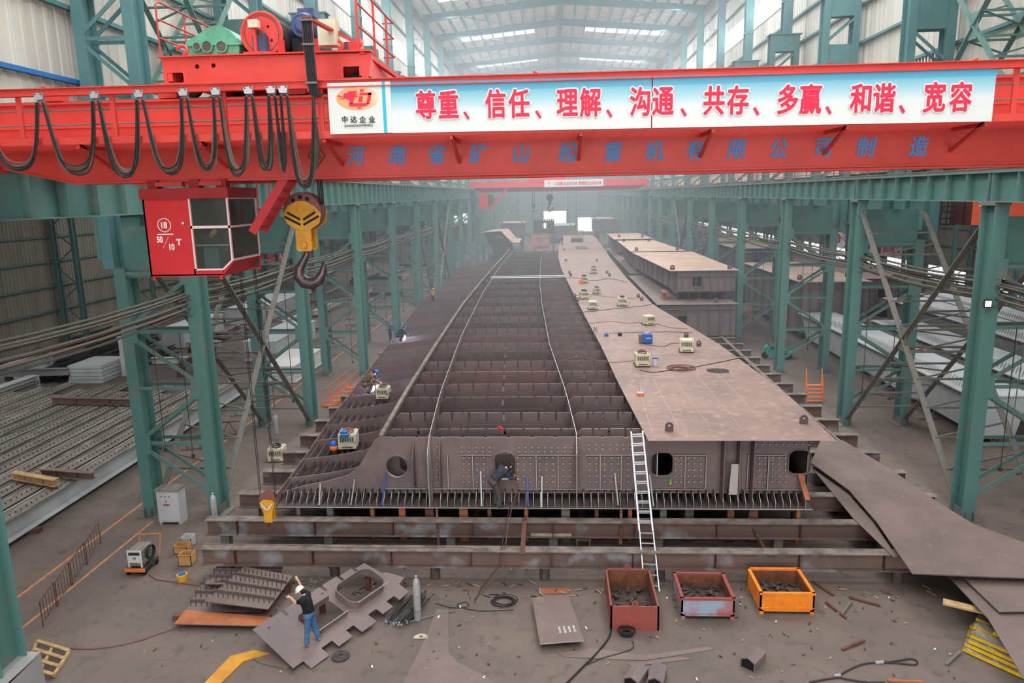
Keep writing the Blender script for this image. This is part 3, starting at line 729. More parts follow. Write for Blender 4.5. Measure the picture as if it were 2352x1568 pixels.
# lettering on the girder web
gx = [(818, 361), (914, 359), (1004, 357), (1099, 354), (1197, 353), (1303, 350), (1408, 348), (1503, 347), (1598, 345), (1692, 343), (1790, 341), (1893, 340), (1990, 339), (2110, 338)]
for ch, (px, py) in zip('河南省矿山起重机有限公司制造', gx):
    q = ony(px, py, GY0 - .012); text('painted_character', ch, .46, (q.x, GY0 - .012, 13.80 - .006 * q.x), 'blue_text', crane, spread=.011, shear=.15, sx=.92)
q = ony(727, 357, GY0 - .012)
dm = MB()
for a, b in ((0, 1), (1, 2), (2, 3), (3, 0)):
    P = [(-.2, 0), (0, .26), (.2, 0), (0, -.26)]
    dm.bar((q.x + P[a][0], q.y, q.z + P[a][1]), (q.x + P[b][0], q.y, q.z + P[b][1]), .01, .03, up=(0, 0, 1))
for a in (90, 210, 330):
    c = math.radians(a); dm.tube([(q.x + .06 * math.cos(c) + .045 * math.cos(t_), q.y, q.z + .06 * math.sin(c) + .045 * math.sin(t_)) for t_ in [PI * j / 6 for j in range(13)]], .008, 4)
dm.bar((q.x, q.y, q.z - .2), (q.x, q.y, q.z + .05), .01, .025)
dm.build('diamond_emblem', 'olive_text', crane)
# operator cab
cx0, cx1, cz0, cz1, cyf, cyb = -9.57, -7.52, 11.12, 13.05, 16.8, 18.4
cab = MB()
cab.poly([(cx0, cyf, cz0 + .02), (-8.46, cyf, cz0 + .02), (-8.46, cyf, cz1), (cx0, cyf, cz1)], .04, (0, -1, 0))
cab.box((-8.5, cyf, cz0 + .02), (-7.8, cyf + .04, 11.29)); cab.poly([(-7.8, cyf, cz0 + .02), (-7.77, cyf, 11.27), (-7.50, cyf, 11.5), (-7.52, cyf, 11.46)], .04, (0, -1, 0))
cab.box((-8.46, cyf, 12.98), (cx1, cyf + .04, cz1))
cab.box((cx0, cyf, cz0), (cx0 + .04, cyb, cz1)); cab.box((cx0, cyb - .04, cz0), (cx1, cyb, 12.1)); cab.box((cx0, cyf, cz0), (-7.8, cyb, cz0 + .05))
cab.add([(-7.8, cyf + .02, cz0), (-7.52, cyf + .02, 11.48), (-7.52, cyb, 11.48), (-7.8, cyb, cz0)], [(0, 1, 2, 3)])
cb = cab.build('operator_cab', 'cab_red', crane)
MB().box((cx0 + .05, cyb - .06, cz0 + .06), (cx1 - .02, cyb - .045, 12.98)).box((cx0 + .045, cyf + .05, cz0 + .06), (cx0 + .06, cyb - .06, 12.98)).box((cx0 + .05, cyf + .045, cz0 + .06), (-8.5, cyf + .055, 12.98)).build('lining', 'cab_inside', cb)
MB().box((cx0 - .03, cyf - .06, cz1 - .12), (cx1 + .04, cyb + .04, cz1 + .12)).build('cab_roof', 'cab_red_dark', cb)
mb = MB()
for a, b, c, d in ((-8.46, 11.27, -8.42, 12.99), (-7.56, 11.5, -7.52, 12.99), (-8.46, 12.96, -7.52, 13.0), (-8.46, 12.24, -7.52, 12.30), (-8.46, 11.26, -7.78, 11.3)): mb.box((a, cyf - .03, b), (c, cyf + .03, d))
mb.bar((-7.78, cyf, 11.28), (-7.53, cyf, 11.5), .06, .04, up=(0, 0, 1))
for z in (11.5, 12.27, 12.93): mb.box((cx1 - .03, cyf, z - .025), (cx1 + .02, cyb, z + .025))
mb.box((cx1 - .03, cyb - .05, 11.48), (cx1 + .02, cyb, 13))
mb.build('window_frame', 'window_trim', cb)
for P in ([(-8.44, cyf + .01, 12.29), (-7.55, cyf + .01, 12.29), (-7.55, cyf + .01, 12.97), (-8.44, cyf + .01, 12.97)],
          [(-8.44, cyf + .01, 11.29), (-7.79, cyf + .01, 11.29), (-7.55, cyf + .01, 11.5), (-7.55, cyf + .01, 12.25), (-8.44, cyf + .01, 12.25)],
          [(cx1, cyf + .05, 12.3), (cx1, cyb - .05, 12.3), (cx1, cyb - .05, 12.92), (cx1, cyf + .05, 12.92)],
          [(cx1, cyf + .05, 11.52), (cx1, cyb - .05, 11.52), (cx1, cyb - .05, 12.24), (cx1, cyf + .05, 12.24)]):
    n = MB(); n.add(P, [tuple(range(len(P)))]); n.build('glass_pane', 'glass', cb)
MB().box((-8.44, cyf + .07, 11.83), (-7.55, cyf + .09, 11.86)).build('grab_rail', 'galv', cb)
MB().box((-8.32, 17.0, 11.17), (-7.95, 17.35, 11.75)).box((-8.3, 16.98, 11.7), (-7.97, 17.3, 11.78)).build('control_console', 'teal_up', cb)
MB().box((-8.85, 17.6, 11.17), (-8.35, 18.05, 11.55)).box((-8.85, 17.98, 11.5), (-8.4, 18.08, 12.2)).build('seat', 'black', cb)
for x in (-9.4, -8.4, -7.75): MB().box((x - .12, 17.0, 13.17), (x + .12, 17.25, 13.36)).build('hanger', 'cab_red_dark', cb)
for a, b in ((-9.3, -8.65), (-8.25, -7.7)): MB().box((a, 16.95, 13.22), (b, 17.1, 13.32)).build('spring_bar', 'red_dirty', cb)
for x in (-9.5, -7.86): MB().box((x - .03, cyf, cz0 - .08), (x + .03, cyf + .06, cz0)).build('foot', 'cab_red', cb)
YT = cyf - .006
q = ony(377, 517, YT); rg = MB().tube([(q.x + .155 * math.cos(a), YT, q.z + .155 * math.sin(a)) for a in [2 * PI * j / 28 for j in range(29)]], .011, 4); rg.build('number_ring', 'white_text', cb)
text('painted_number', '18', .2, (q.x, YT, q.z), 'white_text', cb, bold=.006, sx=.85)
MB().box((q.x - .19, YT - .004, q.z - .225), (q.x + .2, YT, q.z - .20)).build('painted_line', 'white_text', cb)
q = ony(367, 550, YT); text('painted_number', '50', .2, (q.x, YT, q.z), 'white_text', cb, bold=.006, sx=.75)
q = ony(395, 567, YT); text('painted_number', '10', .2, (q.x, YT, q.z), 'white_text', cb, bold=.006, sx=.75)
a = ony(375, 570, YT); b = ony(387, 544, YT); MB().bar(a, b, .006, .02, up=(0, 1, 0)).build('painted_slash', 'white_text', cb)
q = ony(411, 556, YT); text('painted_letter', 'T', .2, (q.x, YT, q.z), 'white_text', cb, bold=.006)
q = ony(420, 513, YT); MB().lathe((q.x, YT, q.z), (0, -1, 0), [(0, .035), (.02, .035), (.03, .015)], 12).build('door_knob', 'galv', cb)
# stair from the cab up to the walkway
st = thing('x', '', '', (0, 0, 0)); bpy.data.objects.remove(st)
mb = MB()
for yy in (17.3, 17.95): mb.bar((-7.22, yy, 12.1), (-6.3, yy, 13.4), .03, .2, up=(0, 0, 1))
s_ = mb.build('cab_stair', 'cab_red', crane)
for i in range(6): f = (i + .5) / 6; MB().box((-7.22 + .92 * f - .1, 17.3, 12.1 + 1.3 * f - .012), (-7.22 + .92 * f + .1, 17.95, 12.1 + 1.3 * f + .012)).build('tread', 'red_dirty', s_)
for i in (0, 1): MB().cyl((-7.3 + .3 * i, 18.0, 12.2 + .4 * i), (-7.3 + .3 * i, 18.0, 13.35), .02, n=6).build('stair_post', 'red', s_)
# ---- festoon: trolleys and hanging cable loops
HX = [-12.3] + [ony(px, 215, 15.75).x for px in (90, 218, 320, 422, 497, 572, 624, 652)]
def cable_trolley(x):
    t = thing('cable_trolley', '', 'trolley', (x, 15.75, 15.1), 'silver trolleys on the red festoon rail')
    MB().poly([(x - .11, 15.70, 15.2), (x + .11, 15.70, 15.2), (x + .08, 15.70, 15.06), (x - .08, 15.70, 15.06)], .1, (0, -1, 0)).build('body', 'galv', t)
    for s in (-1, 1): MB().cyl((x + s * .07, 15.67, 15.18), (x + s * .07, 15.70, 15.18), .02, n=8).build('roller', 'dust_steel', t)
    MB().tube([(x + .09 * math.cos(a), 15.75, 14.96 + .09 * math.sin(a)) for a in [PI * j / 8 for j in range(9)]], .02, 6).build('cable_saddle', 'dust_steel', t)
    return t
pt = None
for i, x in enumerate(HX[1:]):
    if pt is None: pt = cable_trolley(x); r = pt
    else: r = dup(pt, (x, 15.75, 15.1))
    r['label'] = 'small silver cable trolley on the red rail, %s from the left' % ORD[i]
HX.append(-4.93)
BOT = [13.72, 13.6, 13.52, 13.55, 13.56, 13.48, 13.58, 13.56, 13.22]
for i in range(9):
    x0, x1, zb = HX[i], HX[i + 1], BOT[i]
    t = thing('festoon_cable', 'bundle of dark cables sagging below the red rail, %s loop from the left' % ORD[i], 'cable', (x0, 15.75, 15), 'hanging cable loops of the crane')
    wdt = x1 - x0
    for j in range(8):
        pts = []; jx = random.uniform(-.06, .06); jz = random.uniform(-.13, .08); jy = -.05 + .015 * j
        for q in range(21):
            f = q / 20; c = abs(2 * f - 1)
            xx = x0 + .07 + (wdt - .14) * (.5 + .5 * (2 * f - 1) * (1 - .04 * (1 - c) * 2))
            zz = zb + jz * (1 - c ** 3) + (15.0 - zb) * (.22 * c ** 2 + .78 * c ** 5)
            pts.append((xx + jx * (1 - c ** 6), 15.75 + jy, zz))
        MB().tube(pts, .017, 6).build('cable_strand', 'rubber' if j < 3 else 'cable_dusty', t)
# ---- slogan banner
def slab(px0, px1, name, label):
    a, b = ony(px0, 200, 15.78).x, ony(px1, 200, 15.78).x
    return MB().box((a, 15.76, 14.14), (b, 15.79, 15.2)), a, b
def zt(x): return -.0055 * (x + 4.6)
def banner_quad(xa, xb, name):
    mb = MB(); n = 24; vs = []
    for i in range(n + 1):
        x = xa + (xb - xa) * i / n; wv = .004 * math.sin(x * 2.1)
        vs += [(x, 15.76 + wv, 14.2 + zt(x)), (x, 15.76 + wv * .3, 15.22 + zt(x))]
    mb.add(vs, [(2 * i, 2 * i + 2, 2 * i + 3, 2 * i + 1) for i in range(n)])
    o = mb.build(name, 'banner_print'); return o
bn = thing('slogan_banner', 'long blue and white slogan banner with red characters on the foreground crane', 'banner', (2, 15.76, 14.7))
xl, xm, x1_, x2_ = -4.62, -3.52, 2.05, 8.84
o = banner_quad(xm + .16, x1_ - .012, 'banner_sheet'); o.parent = bn; o.matrix_parent_inverse = Matrix.Translation(-bn.location)
o = banner_quad(x1_ + .012, x2_, 'banner_sheet'); o.parent = bn; o.matrix_parent_inverse = Matrix.Translation(-bn.location)
MB().box((xl - .07, 15.75, 14.2), (xm - .02, 15.76, 15.23)).build('emblem_panel', 'white', bn)
MB().box((xm - .02, 15.748, 14.2), (xm + .05, 15.76, 15.23)).build('cyan_stripe', 'cyan', bn)
MB().box((xm + .05, 15.75, 14.2), (xm + .16, 15.76, 15.23)).build('white_stripe', 'white', bn)
BYT = 15.735
def LG(zx, zy): return ony(740 + zx / 9.046, 150 + zy / 9.046, BYT)
c = LG(725, 680); e1 = LG(1160, 680); e2 = LG(725, 435)
MB().poly([(c.x + (e1.x - c.x) * math.cos(a), BYT + .008, c.z + (e2.z - c.z) * math.sin(a)) for a in [2 * PI * j / 40 for j in range(40)]], .004, (0, -1, 0)).build('emblem_oval', 'orange_oval', bn)
shapes = [[(785, 565), (1025, 565), (1018, 615), (775, 615)], [(960, 566), (1024, 566), (1005, 700), (975, 800), (918, 795), (935, 700)], [(560, 788), (975, 785), (930, 835), (860, 850), (560, 850)],
          [(770, 640), (840, 635), (830, 755), (750, 760)], [(790, 495), (865, 490), (858, 545), (782, 545)], [(735, 870), (808, 865), (803, 893), (728, 895)],
          [(310, 618), (345, 625), (380, 640), (440, 645), (445, 590), (520, 570), (555, 535), (700, 530), (712, 505), (714, 560), (690, 585), (640, 592), (700, 600), (735, 575), (730, 605), (650, 622), (745, 635), (720, 662), (655, 660), (705, 725), (650, 705), (640, 800), (562, 800), (570, 720), (480, 690), (390, 700), (378, 718), (368, 697), (460, 670), (420, 657), (330, 652)]]
for P in shapes:
    pts2 = [LG(*p) for p in P]
    plate('emblem_stroke', [(p.x, p.z) for p in pts2], [], .006, lambda u, v, w_: (u, BYT - .002 + w_, v), 'red_text', bn)
for ch, px in zip('中达企业', (792, 812, 833, 854)):
    q = ony(px, 274, BYT); text('banner_character', ch, .145, (q.x, BYT, q.z), 'black_text', bn, bold=.002)
q = ony(823, 288, BYT); text('banner_small_print', 'ZHONGDAENTERPRLS', .06, (q.x, BYT, q.z), 'black_text', bn, sx=1.0)
main = [('尊', 978), ('重', 1030), ('信', 1138), ('任', 1192), ('理', 1303), ('解', 1356), ('沟', 1470), ('通', 1523), ('共', 1640), ('存', 1695), ('多', 1810), ('赢', 1862), ('和', 1977), ('谐', 2031), ('宽', 2147), ('容', 2207)]
yb = lambda px: 240 - (px - 978) * (240 - 222) / (2207 - 978)
for ch, px in main:
    q = ony(px, yb(px), BYT)
    text('banner_character_halo', ch, .60, (q.x, BYT + .01, q.z), 'white_text', bn, spread=.042, sx=.74)
    text('banner_character', ch, .60, (q.x, BYT - .004, q.z), 'red_text', bn, spread=.013, sx=.74)
for px in (1072, 1237, 1400, 1571, 1738, 1904, 2073):
    q = ony(px, yb(px) + 24, BYT); mb = MB().bar((q.x - .05, BYT, q.z + .05), (q.x + .04, BYT, q.z - .09), .006, .055, up=(1, 0, .5)); mb.build('banner_comma', 'red_text', bn)
# ================================================================== TROLLEY ON THE CRANE
tr = thing('hoist_trolley', 'red hoist trolley with drum, green gearbox and blue motor riding on the red crane', 'trolley', (-6.8, 18.5, 15.3))
tx0, tx1, ty0, ty1 = -8.8, -4.1, 16.95, 20.9
h = [circ(-7.98 + 0, 15.84, .045, 16), circ(-7.55, 15.85, .045, 16)]
h = [circ(-8.0, 15.85, .05, 16), circ(-7.62, 15.86, .05, 16), rrect(-8.53, 15.62, .38, .22, .05), rrect(-4.45, 15.62, .42, .26, .03)]
plate('side_beam', [(tx0, 15.5), (tx1, 15.5), (tx1 + .1, 16.02), (tx0, 16.06)], h, .03, lambda u, v, w_: (u, ty0 + w_, v), 'red', tr)
MB().box((tx0 - .06, ty0 - .1, 16.05), (tx1 + .1, ty0 + .2, 16.08)).box((tx0, ty0 - .05, 15.48), (tx1, ty0 + .2, 15.51)).build('beam_flange', 'red', tr)
MB().box((tx0, ty1 - .2, 15.5), (tx1, ty1, 16.05)).build('side_beam', 'red', tr)
for x in (tx0 + .1, -6.0, tx1 - .1): MB().box((x - .1, ty0, 15.55), (x + .1, ty1, 16.03)).build('cross_beam', 'red', tr)
MB().box((tx0, ty0 + .2, 16.04), (tx1, ty1, 16.07)).build('deck', 'red_dirty', tr)
for x in (tx0 + .35, tx1 - .35):
    for yy in (GY0 + .34, GY1 + .34): MB().cyl((x, yy - .07, 15.5), (x, yy + .07, 15.5), .24, n=24).build('wheel', 'black', tr)
# green gearbox
gb = thing('gearbox', '', '', (0, 0, 0)); bpy.data.objects.remove(gb)
g0 = ony(440, 135, 17.7).x; g1 = ony(562, 135, 17.7).x
prf = [(g0 + .02, 16.08), (g0 - .06, 16.28), (g0 - .04, 16.5), (g0 + .2, 16.62), (g0 + .5, 16.78), (g0 + .68, 16.84), (g0 + .88, 16.82), (g0 + 1.05, 16.72), (g0 + 1.18, 16.56), (g0 + 1.24, 16.36), (g0 + 1.22, 16.22), (g0 + 1.12, 16.08)]
gbo = MB().poly([(a, 17.55, b) for a, b in prf], .75, (0, -1, 0)).build('gearbox', 'green_box', tr)
MB().box((g0 - .08, 17.5, 16.40), (g0 + 1.3, 18.35, 16.44)).build('joint_flange', 'green_box', gbo)
for px, r in ((453, .1), (476, .14), (509, .14)):
    q = ony(px, 107, 17.5); MB().lathe((q.x, 17.54, q.z - .0), (0, -1, 0), [(0, r), (.07, r), (.07, r * .8), (.03, r * .78)], 24).build('bearing_ring', 'green_box', gbo)
    MB().cyl((q.x, 17.55, q.z), (q.x, 17.485, q.z), r * .76, n=24).build('bearing_cover', 'grease', gbo)
for i in range(4): MB().box((g0 + .3 + .25 * i, 17.535, 16.1), (g0 + .32 + .25 * i, 17.55, 16.36)).build('rib', 'green_box', gbo)
# drum with red flange disc
q = ony(600, 78, 17.5); cxd, czd = q.x, q.z
dr = MB().cyl((cxd, 17.6, czd), (cxd, 20.3, czd), .42, n=32).build('rope_drum', 'grease', tr, True)
pl = plate('drum_disc', circ(cxd, czd, .47, 40), [circ(cxd + .16, czd + .16, .035, 12), circ(cxd + .22, czd - .14, .035, 12), circ(cxd - .2, czd - .08, .035, 12)], .04, lambda u, v, w_: (u, 17.55 + w_, v), 'red', dr)
MB().tube([(cxd + .47 * math.cos(a), 17.53, czd + .47 * math.sin(a)) for a in [2 * PI * j / 40 for j in range(41)]], .035, 6).build('disc_rim', 'red', dr)
MB().tube([(cxd + .40 * math.cos(a), 17.55, czd + .40 * math.sin(a)) for a in [2 * PI * j / 40 for j in range(41)]], .025, 6).build('rim_groove', 'grease', dr)
rp = MB()
for i in range(34): rp.tube([(cxd + .435 * math.cos(a), 17.75 + i * .07, czd + .435 * math.sin(a)) for a in [2 * PI * j / 20 for j in range(21)]], .018, 4)
o = rp.build('wound_rope', 'rope', dr); o['kind'] = 'stuff'
MB().box((cxd - .14, 17.3, 16.08), (cxd + .16, 17.5, 16.55)).build('bearing_stand', 'motor_blue', tr)
MB().box((cxd - .08, 17.2, 16.08), (cxd - .02, 17.28, 16.7)).build('switch_post', 'red', tr)
MB().box((cxd - .15, 17.12, 16.68), (cxd + .07, 17.3, 16.85)).build('limit_switch', 'cream', tr)
MB().cyl((cxd, 17.35, czd - .05), (cxd, 17.52, czd - .05), .12, n=16).build('hub', 'grease', tr)
MB().box((cxd - .3, 17.1, 16.06), (cxd + .35, 17.5, 16.16)).build('plinth', 'red', tr)
# blue motor
q = ony(693, 58, 18.0); mx_, mz_ = q.x, q.z
mo = MB().lathe((mx_, 18.0, mz_), (.0, 1, 0), [(0, .26), (.1, .3), (.2, .33), (1.3, .33), (1.4, .28)], 28).build('motor', 'motor_blue', tr)
MB().lathe((mx_, 18.01, mz_), (0, -1, 0), [(0, .18), (.05, .17), (.08, .12)], 20).build('motor_end_cap', 'motor_blue', mo)
MB().box((mx_ - .2, 18.35, mz_ + .28), (mx_ + .2, 18.8, mz_ + .46)).build('terminal_box', 'motor_blue', mo)
for i in range(12):
    a = PI * (i + .5) / 12 + PI; 
    MB().box((mx_ + .33 * math.cos(a) - .01, 18.25, mz_ + .33 * math.sin(a) - .015), (mx_ + .37 * math.cos(a) + .01, 19.3, mz_ + .33 * math.sin(a) + .015)).build('cooling_fin', 'motor_blue', mo)
MB().box((mx_ - .3, 18.1, 16.07), (mx_ + .3, 19.3, mz_ - .25)).build('motor_bed', 'black', tr)
MB().lathe((mx_ + .05, 17.9, 16.35), (0, 1, 0), [(0, .16), (.5, .16)], 20).build('brake_drum', 'black', tr)
for x in (-6.15, -5.35): MB().box((x, 17.05, 16.07), (x + .14, 17.12, 16.38)).build('guard_post', 'cab_red', tr)
# control box and cable arm
bx0 = ony(726, 50, 16.7).x
MB().box((bx0, 16.75, 16.18), (bx0 + .40, 17.1, 16.72)).build('control_box', 'cream', tr)
ca = MB().bar((bx0 + .34, 17.0, 16.48), (bx0 + .14, 15.62, 16.5), .12, .05).bar((bx0 + .14, 15.62, 16.5), (bx0 + .16, 15.62, 15.05), .22, .05, up=(0, 1, 0)).bar((bx0 + .34, 17.0, 16.5), (bx0 + .9, 17.0, 16.2), .06, .08).build('cable_arm', 'red_dirty', tr)
for j in range(5):
    x = bx0 + .06 + .04 * j
    MB().tube([(x, 16.2, 16.52), (x, 15.7, 16.54), (x, 15.6, 16.48), (x + .01, 15.58, 16.2), (x + .03, 15.58, 15.4), (x + .06, 15.58, 15.02), (x + .12, 15.6, 14.95), (x + .14, 15.62, 15.0)], .024, 6).build('arm_cable', 'rubber', tr)
for z in (16.42, 15.95, 15.2): MB().box((bx0 + .03, 15.54, z), (bx0 + .28, 15.64, z + .04)).build('cable_clamp', 'dust_steel', tr)
MB().tube([(bx0 + .18, 15.6, 15.0), (bx0 + .16, 15.62, 14.6), (bx0 + .2, 15.66, 14.0), (bx0 + .1, 15.7, 13.5)], .03, 6).build('arm_cable', 'cable', tr)
# trolley handrails
def rail(pts, name='handrail', m='red_dirty', r=.022): return MB().tube(pts, r, 6).build(name, m, tr)
xl_ = tx0 - .05
rail([(xl_, 17.0, 16.06), (xl_, 17.0, 17.2), (xl_ + .02, 17.1, 17.28), (xl_, 19.2, 17.28), (xl_, 20.8, 17.28), (xl_, 20.8, 16.06)])
rail([(xl_, 17.0, 16.9), (xl_, 20.8, 16.9)]); rail([(xl_, 17.0, 16.5), (xl_, 20.8, 16.5)])
for y in (18.3, 19.6): rail([(xl_, y, 16.06), (xl_, y, 17.28)], 'handrail_post')
xr_ = tx1 - .2
for z in (16.62, 17.1, 17.5):
    rail([(xr_, 17.0, z), (xr_, 20.9, z), (xr_ - .3, 20.9, z)])
for y in (17.0, 18.6, 20.0): rail([(xr_, y, 16.06), (xr_, y, 17.5)], 'handrail_post', 'red', .03)
MB().bar((xr_ + .1, 16.9, 16.05), (xr_ + .55, 20.9, 15.75), .1, .1).build('tie_frame', 'red', tr)
MB().poly([(-4.55, 17.2, 16.07), (-4.3, 17.2, 16.07), (-4.3, 17.2, 16.4), (-4.6, 17.2, 16.3)], .3, (0, -1, 0)).build('cable_box', 'red', tr)
MB().box((-4.9, 18.6, 16.07), (-4.35, 19.2, 16.5)).build('travel_motor', 'teal_up', tr); MB().cyl((-4.8, 17.9, 16.3), (-4.8, 18.5, 16.3), .17, n=16).build('brake_motor', 'grease', tr)
for x, s in ((-8.3, 1), (-4.75, 1)):
    MB().tube([(x + .11 * math.cos(a), ty0 - .02, 16.2 + .1 * math.sin(a)) for a in [PI * (-.45 + 1.5 * j / 10) for j in range(11)]], .035, 6, rf=[.04] * 9 + [.03, .015]).build('lifting_hook', 'red', tr)
# ---- main hook block, ropes, hook
HY = 18.6; hx, hzc = -6.34, 12.56
hb = thing('hook_block', 'large yellow and brown hook block with black chevrons and a heavy steel hook', 'hook', (hx, HY, 11.9))
for dy in (-.2, -.1, 0, .1, .2):
    s_ = MB().lathe((hx, HY + dy - .03, hzc), (0, 1, 0), [(0, .46), (.01, .48), (.03, .42), (.05, .48), (.06, .46)], 32).build('sheave', 'sheave', hb)
for dy, sg in ((-.27, -1), (.27, 1)):
    P = [(-.50, -.1), (-.34, .14), (-.12, .26), (.12, .26), (.36, .12), (.50, -.06), (.44, -.3), (.2, -.46), (-.14, -.46), (-.38, -.3)]
    o = MB().poly([(hx + a, HY + dy, hzc + b) for a, b in P], .03, (0, -1, 0)).build('side_plate', 'hook_yellow', hb)
    if sg < 0:
        MB().lathe((hx - .02, HY + dy, hzc + .05), (0, -1, 0), [(0, .1), (.03, .1), (.05, .05)], 16).build('pin_cap', 'hook_yellow', hb)
        for s in (-1, 1):
            for k in (0, 1):
                x0 = hx + s * .04; z0 = hzc - .2 - .13 * k
                MB().bar((x0, HY + dy - .006, z0), (x0 + s * (.32 + .08 * k), HY + dy - .006, z0 + .18 + .03 * k), .01, .055, up=(0, 0, 1)).build('chevron', 'black', hb)
        for ang in (60, 90 + 2, 128): MB().lathe((hx + .33 * math.cos(math.radians(ang)), HY - .24, hzc + .36 * math.sin(math.radians(ang))), (0, -1, 0), [(0, .055), (.01, .055)], 12).build('sheave_hole', 'black', hb)
for dy in (-.24, .2):
    o = MB().poly([(hx - .2, HY + dy, hzc - .4), (hx + .2, HY + dy, hzc - .4), (hx + .2, HY + dy, hzc - .95), (hx + .16, HY + dy, hzc - 1.0), (hx - .16, HY + dy, hzc - 1.0), (hx - .2, HY + dy, hzc - .95)], .05, (0, -1, 0)).build('link_plate', 'hook_yellow', hb)
MB().lathe((hx, HY - .28, hzc - .84), (0, -1, 0), [(-.5, .1), (0, .1), (.03, .09), (.04, .03)], 16).build('trunnion', 'hook_yellow', hb)
pp = [(704, 566), (705, 584), (697, 600), (688, 616), (687, 634), (699, 648), (716, 651), (732, 643), (741, 627), (744, 612), (744, 600)]
rr = [.07, .08, .10, .125, .15, .165, .165, .14, .105, .07, .03]
MB().tube([ony(a, b, HY) for a, b in pp], .1, 14, rf=rr).build('hook', 'hook_steel', hb, True)
ropes = thing('hoist_rope', 'taut black hoist ropes running from the trolley down to the large hook block', 'rope', (hx, HY, 13))
for dy in (-.2, -.07, .07, .2):
    for s in (-1, 1):
        MB().cyl((hx + s * .44, HY + dy, hzc), (hx + s * (.42 if s < 0 else .44), HY + dy, 16.0), .016, n=6).build('rope_fall', 'rope', ropes)
# ---- auxiliary hook block hanging low
AY = 20.55; q = ony(617, 1152, AY); ax, az = q.x, q.z
ab = thing('hook_block', 'small yellow and red auxiliary hook block hanging low left of the bridge section', 'hook', (ax, AY, az))
for dy in (-.08, .02): MB().lathe((ax, AY + dy, az + .1), (0, 1, 0), [(0, .26), (.02, .24), (.05, .26)], 24).build('sheave', 'sheave', ab)
P = [(-.24, .02), (-.12, .12), (.12, .12), (.24, .02), (.14, -.3), (.12, -.62), (-.12, -.62), (-.14, -.3)]
for dy in (-.14, .1): MB().poly([(ax + a, AY + dy, az + b) for a, b in P], .03, (0, -1, 0)).build('side_plate', 'hook_yellow', ab)
for s in (-1, 1): MB().bar((ax + s * .02, AY - .175, az - .2), (ax + s * .16, AY - .175, az + .0), .01, .045).build('chevron', 'white', ab)
MB().cyl((ax, AY - .17, az - .5), (ax, AY - .14, az - .5), .07, n=12).build('pin_cap', 'hook_yellow', ab)
MB().tube([(ax, AY, az - .6), (ax, AY, az - .7), (ax - .09, AY, az - .8), (ax - .05, AY, az - .92), (ax + .06, AY, az - .9), (ax + .1, AY, az - .8)], .03, 8, rf=[.03, .03, .035, .04, .035, .015]).build('hook', 'hook_steel', ab)
t = thing('hoist_rope', 'thin auxiliary hoist ropes dropping from the trolley to the small hook block', 'rope', (ax, AY, 10))
for dx, dy in ((-.24, -.06), (-.24, .05), (.24, -.06), (.24, .05)): MB().cyl((ax + dx, AY + dy, az + .1), (ax + dx * .8, AY + dy, 15.9), .011, n=6).build('rope_fall', 'rope', t)
# ================================================================== SECOND RED CRANE DEEP IN THE HALL
Y2 = 126.0
c2 = thing('overhead_crane', 'distant hazy red travelling crane across the middle of the hall', 'crane', (0, Y2, 13.4))
for y in (Y2, Y2 + 3):
    MB().poly([(a, y, b) for a, b in [(XLI, 14.3), (-12, 13.4), (14, 13.4), (XRI, 14.3), (XRI, 15.1), (XLI, 15.1)]], .8, (0, -1, 0)).build('main_girder', 'cab_red' if y == Y2 else 'red', c2)
MB().box((XLI, Y2 - 1.5, 14.1), (XRI, Y2, 14.2)).build('walkway', 'red', c2)
for z in (14.6, 15.1): MB().box((XLI, Y2 - 1.5, z), (XRI, Y2 - 1.45, z + .06)).build('rail', 'red', c2)
for x in range(-13, 16, 2): MB().box((x, Y2 - 1.5, 14.2), (x + .08, Y2 - 1.4, 15.15)).build('rail_post', 'red', c2)
MB().box((-12.5, Y2 - 1.2, 10.6), (-10.9, Y2 + .6, 13.2)).build('operator_cab', 'cab_red', c2)
MB().box((-10.9, Y2 - 1.1, 11.2), (-10.0, Y2 + .5, 13.0)).build('cab_glass', 'glass', c2)
MB().bar((-10.5, Y2 - 1.3, 10.6), (-7.6, Y2 - 1.3, 14.1), .1, .35).build('cab_stair', 'cab_red', c2)
MB().box((-4, Y2 - .2, 15.2), (2.2, Y2 + 3.6, 15.75)).box((-1, Y2 + .5, 15.7), (2, Y2 + 2.4, 16.5)).build('trolley_frame', 'cab_red', c2)
for xx, z, s in ((-.5, 12.3, 1.0), (-3.3, 11.0, .5)):
    t = thing('hook_block', 'distant dark %s hook block under the far red crane' % ('large' if s == 1 else 'small'), 'hook', (xx, Y2 + 1.6, z))
    MB().lathe((xx, Y2 + 1.3, z), (0, 1, 0), [(0, .6 * s), (.6, .6 * s)], 16).build('sheave', 'grease', t)
    MB().box((xx - .25 * s, Y2 + 1.4, z - 1.1 * s), (xx + .25 * s, Y2 + 1.8, z)).build('link_plate', 'grease', t)
    MB().tube([(xx, Y2 + 1.6, z - 1.0 * s), (xx - .1, Y2 + 1.6, z - 1.4 * s), (xx - .4 * s, Y2 + 1.6, z - 1.8 * s), (xx - .1, Y2 + 1.6, z - 2.3 * s), (xx + .4 * s, Y2 + 1.6, z - 2.0 * s), (xx + .5 * s, Y2 + 1.6, z - 1.6 * s)], .16 * s, 8).build('hook', 'hook_steel', t)
    for d in (-.3, .3): MB().cyl((xx + d * s, Y2 + 1.6, z), (xx + d * s, Y2 + 1.6, 15.2), .04, n=5).build('rope_fall', 'rope', t)
b2 = thing('slogan_banner', 'small distant slogan banner with red characters on the far red crane', 'banner', (3.5, Y2 - 1.6, 14.6))
MB().box((-1.4, Y2 - 1.62, 14.05), (8.4, Y2 - 1.5, 15.2)).build('banner_sheet', 'white', b2)
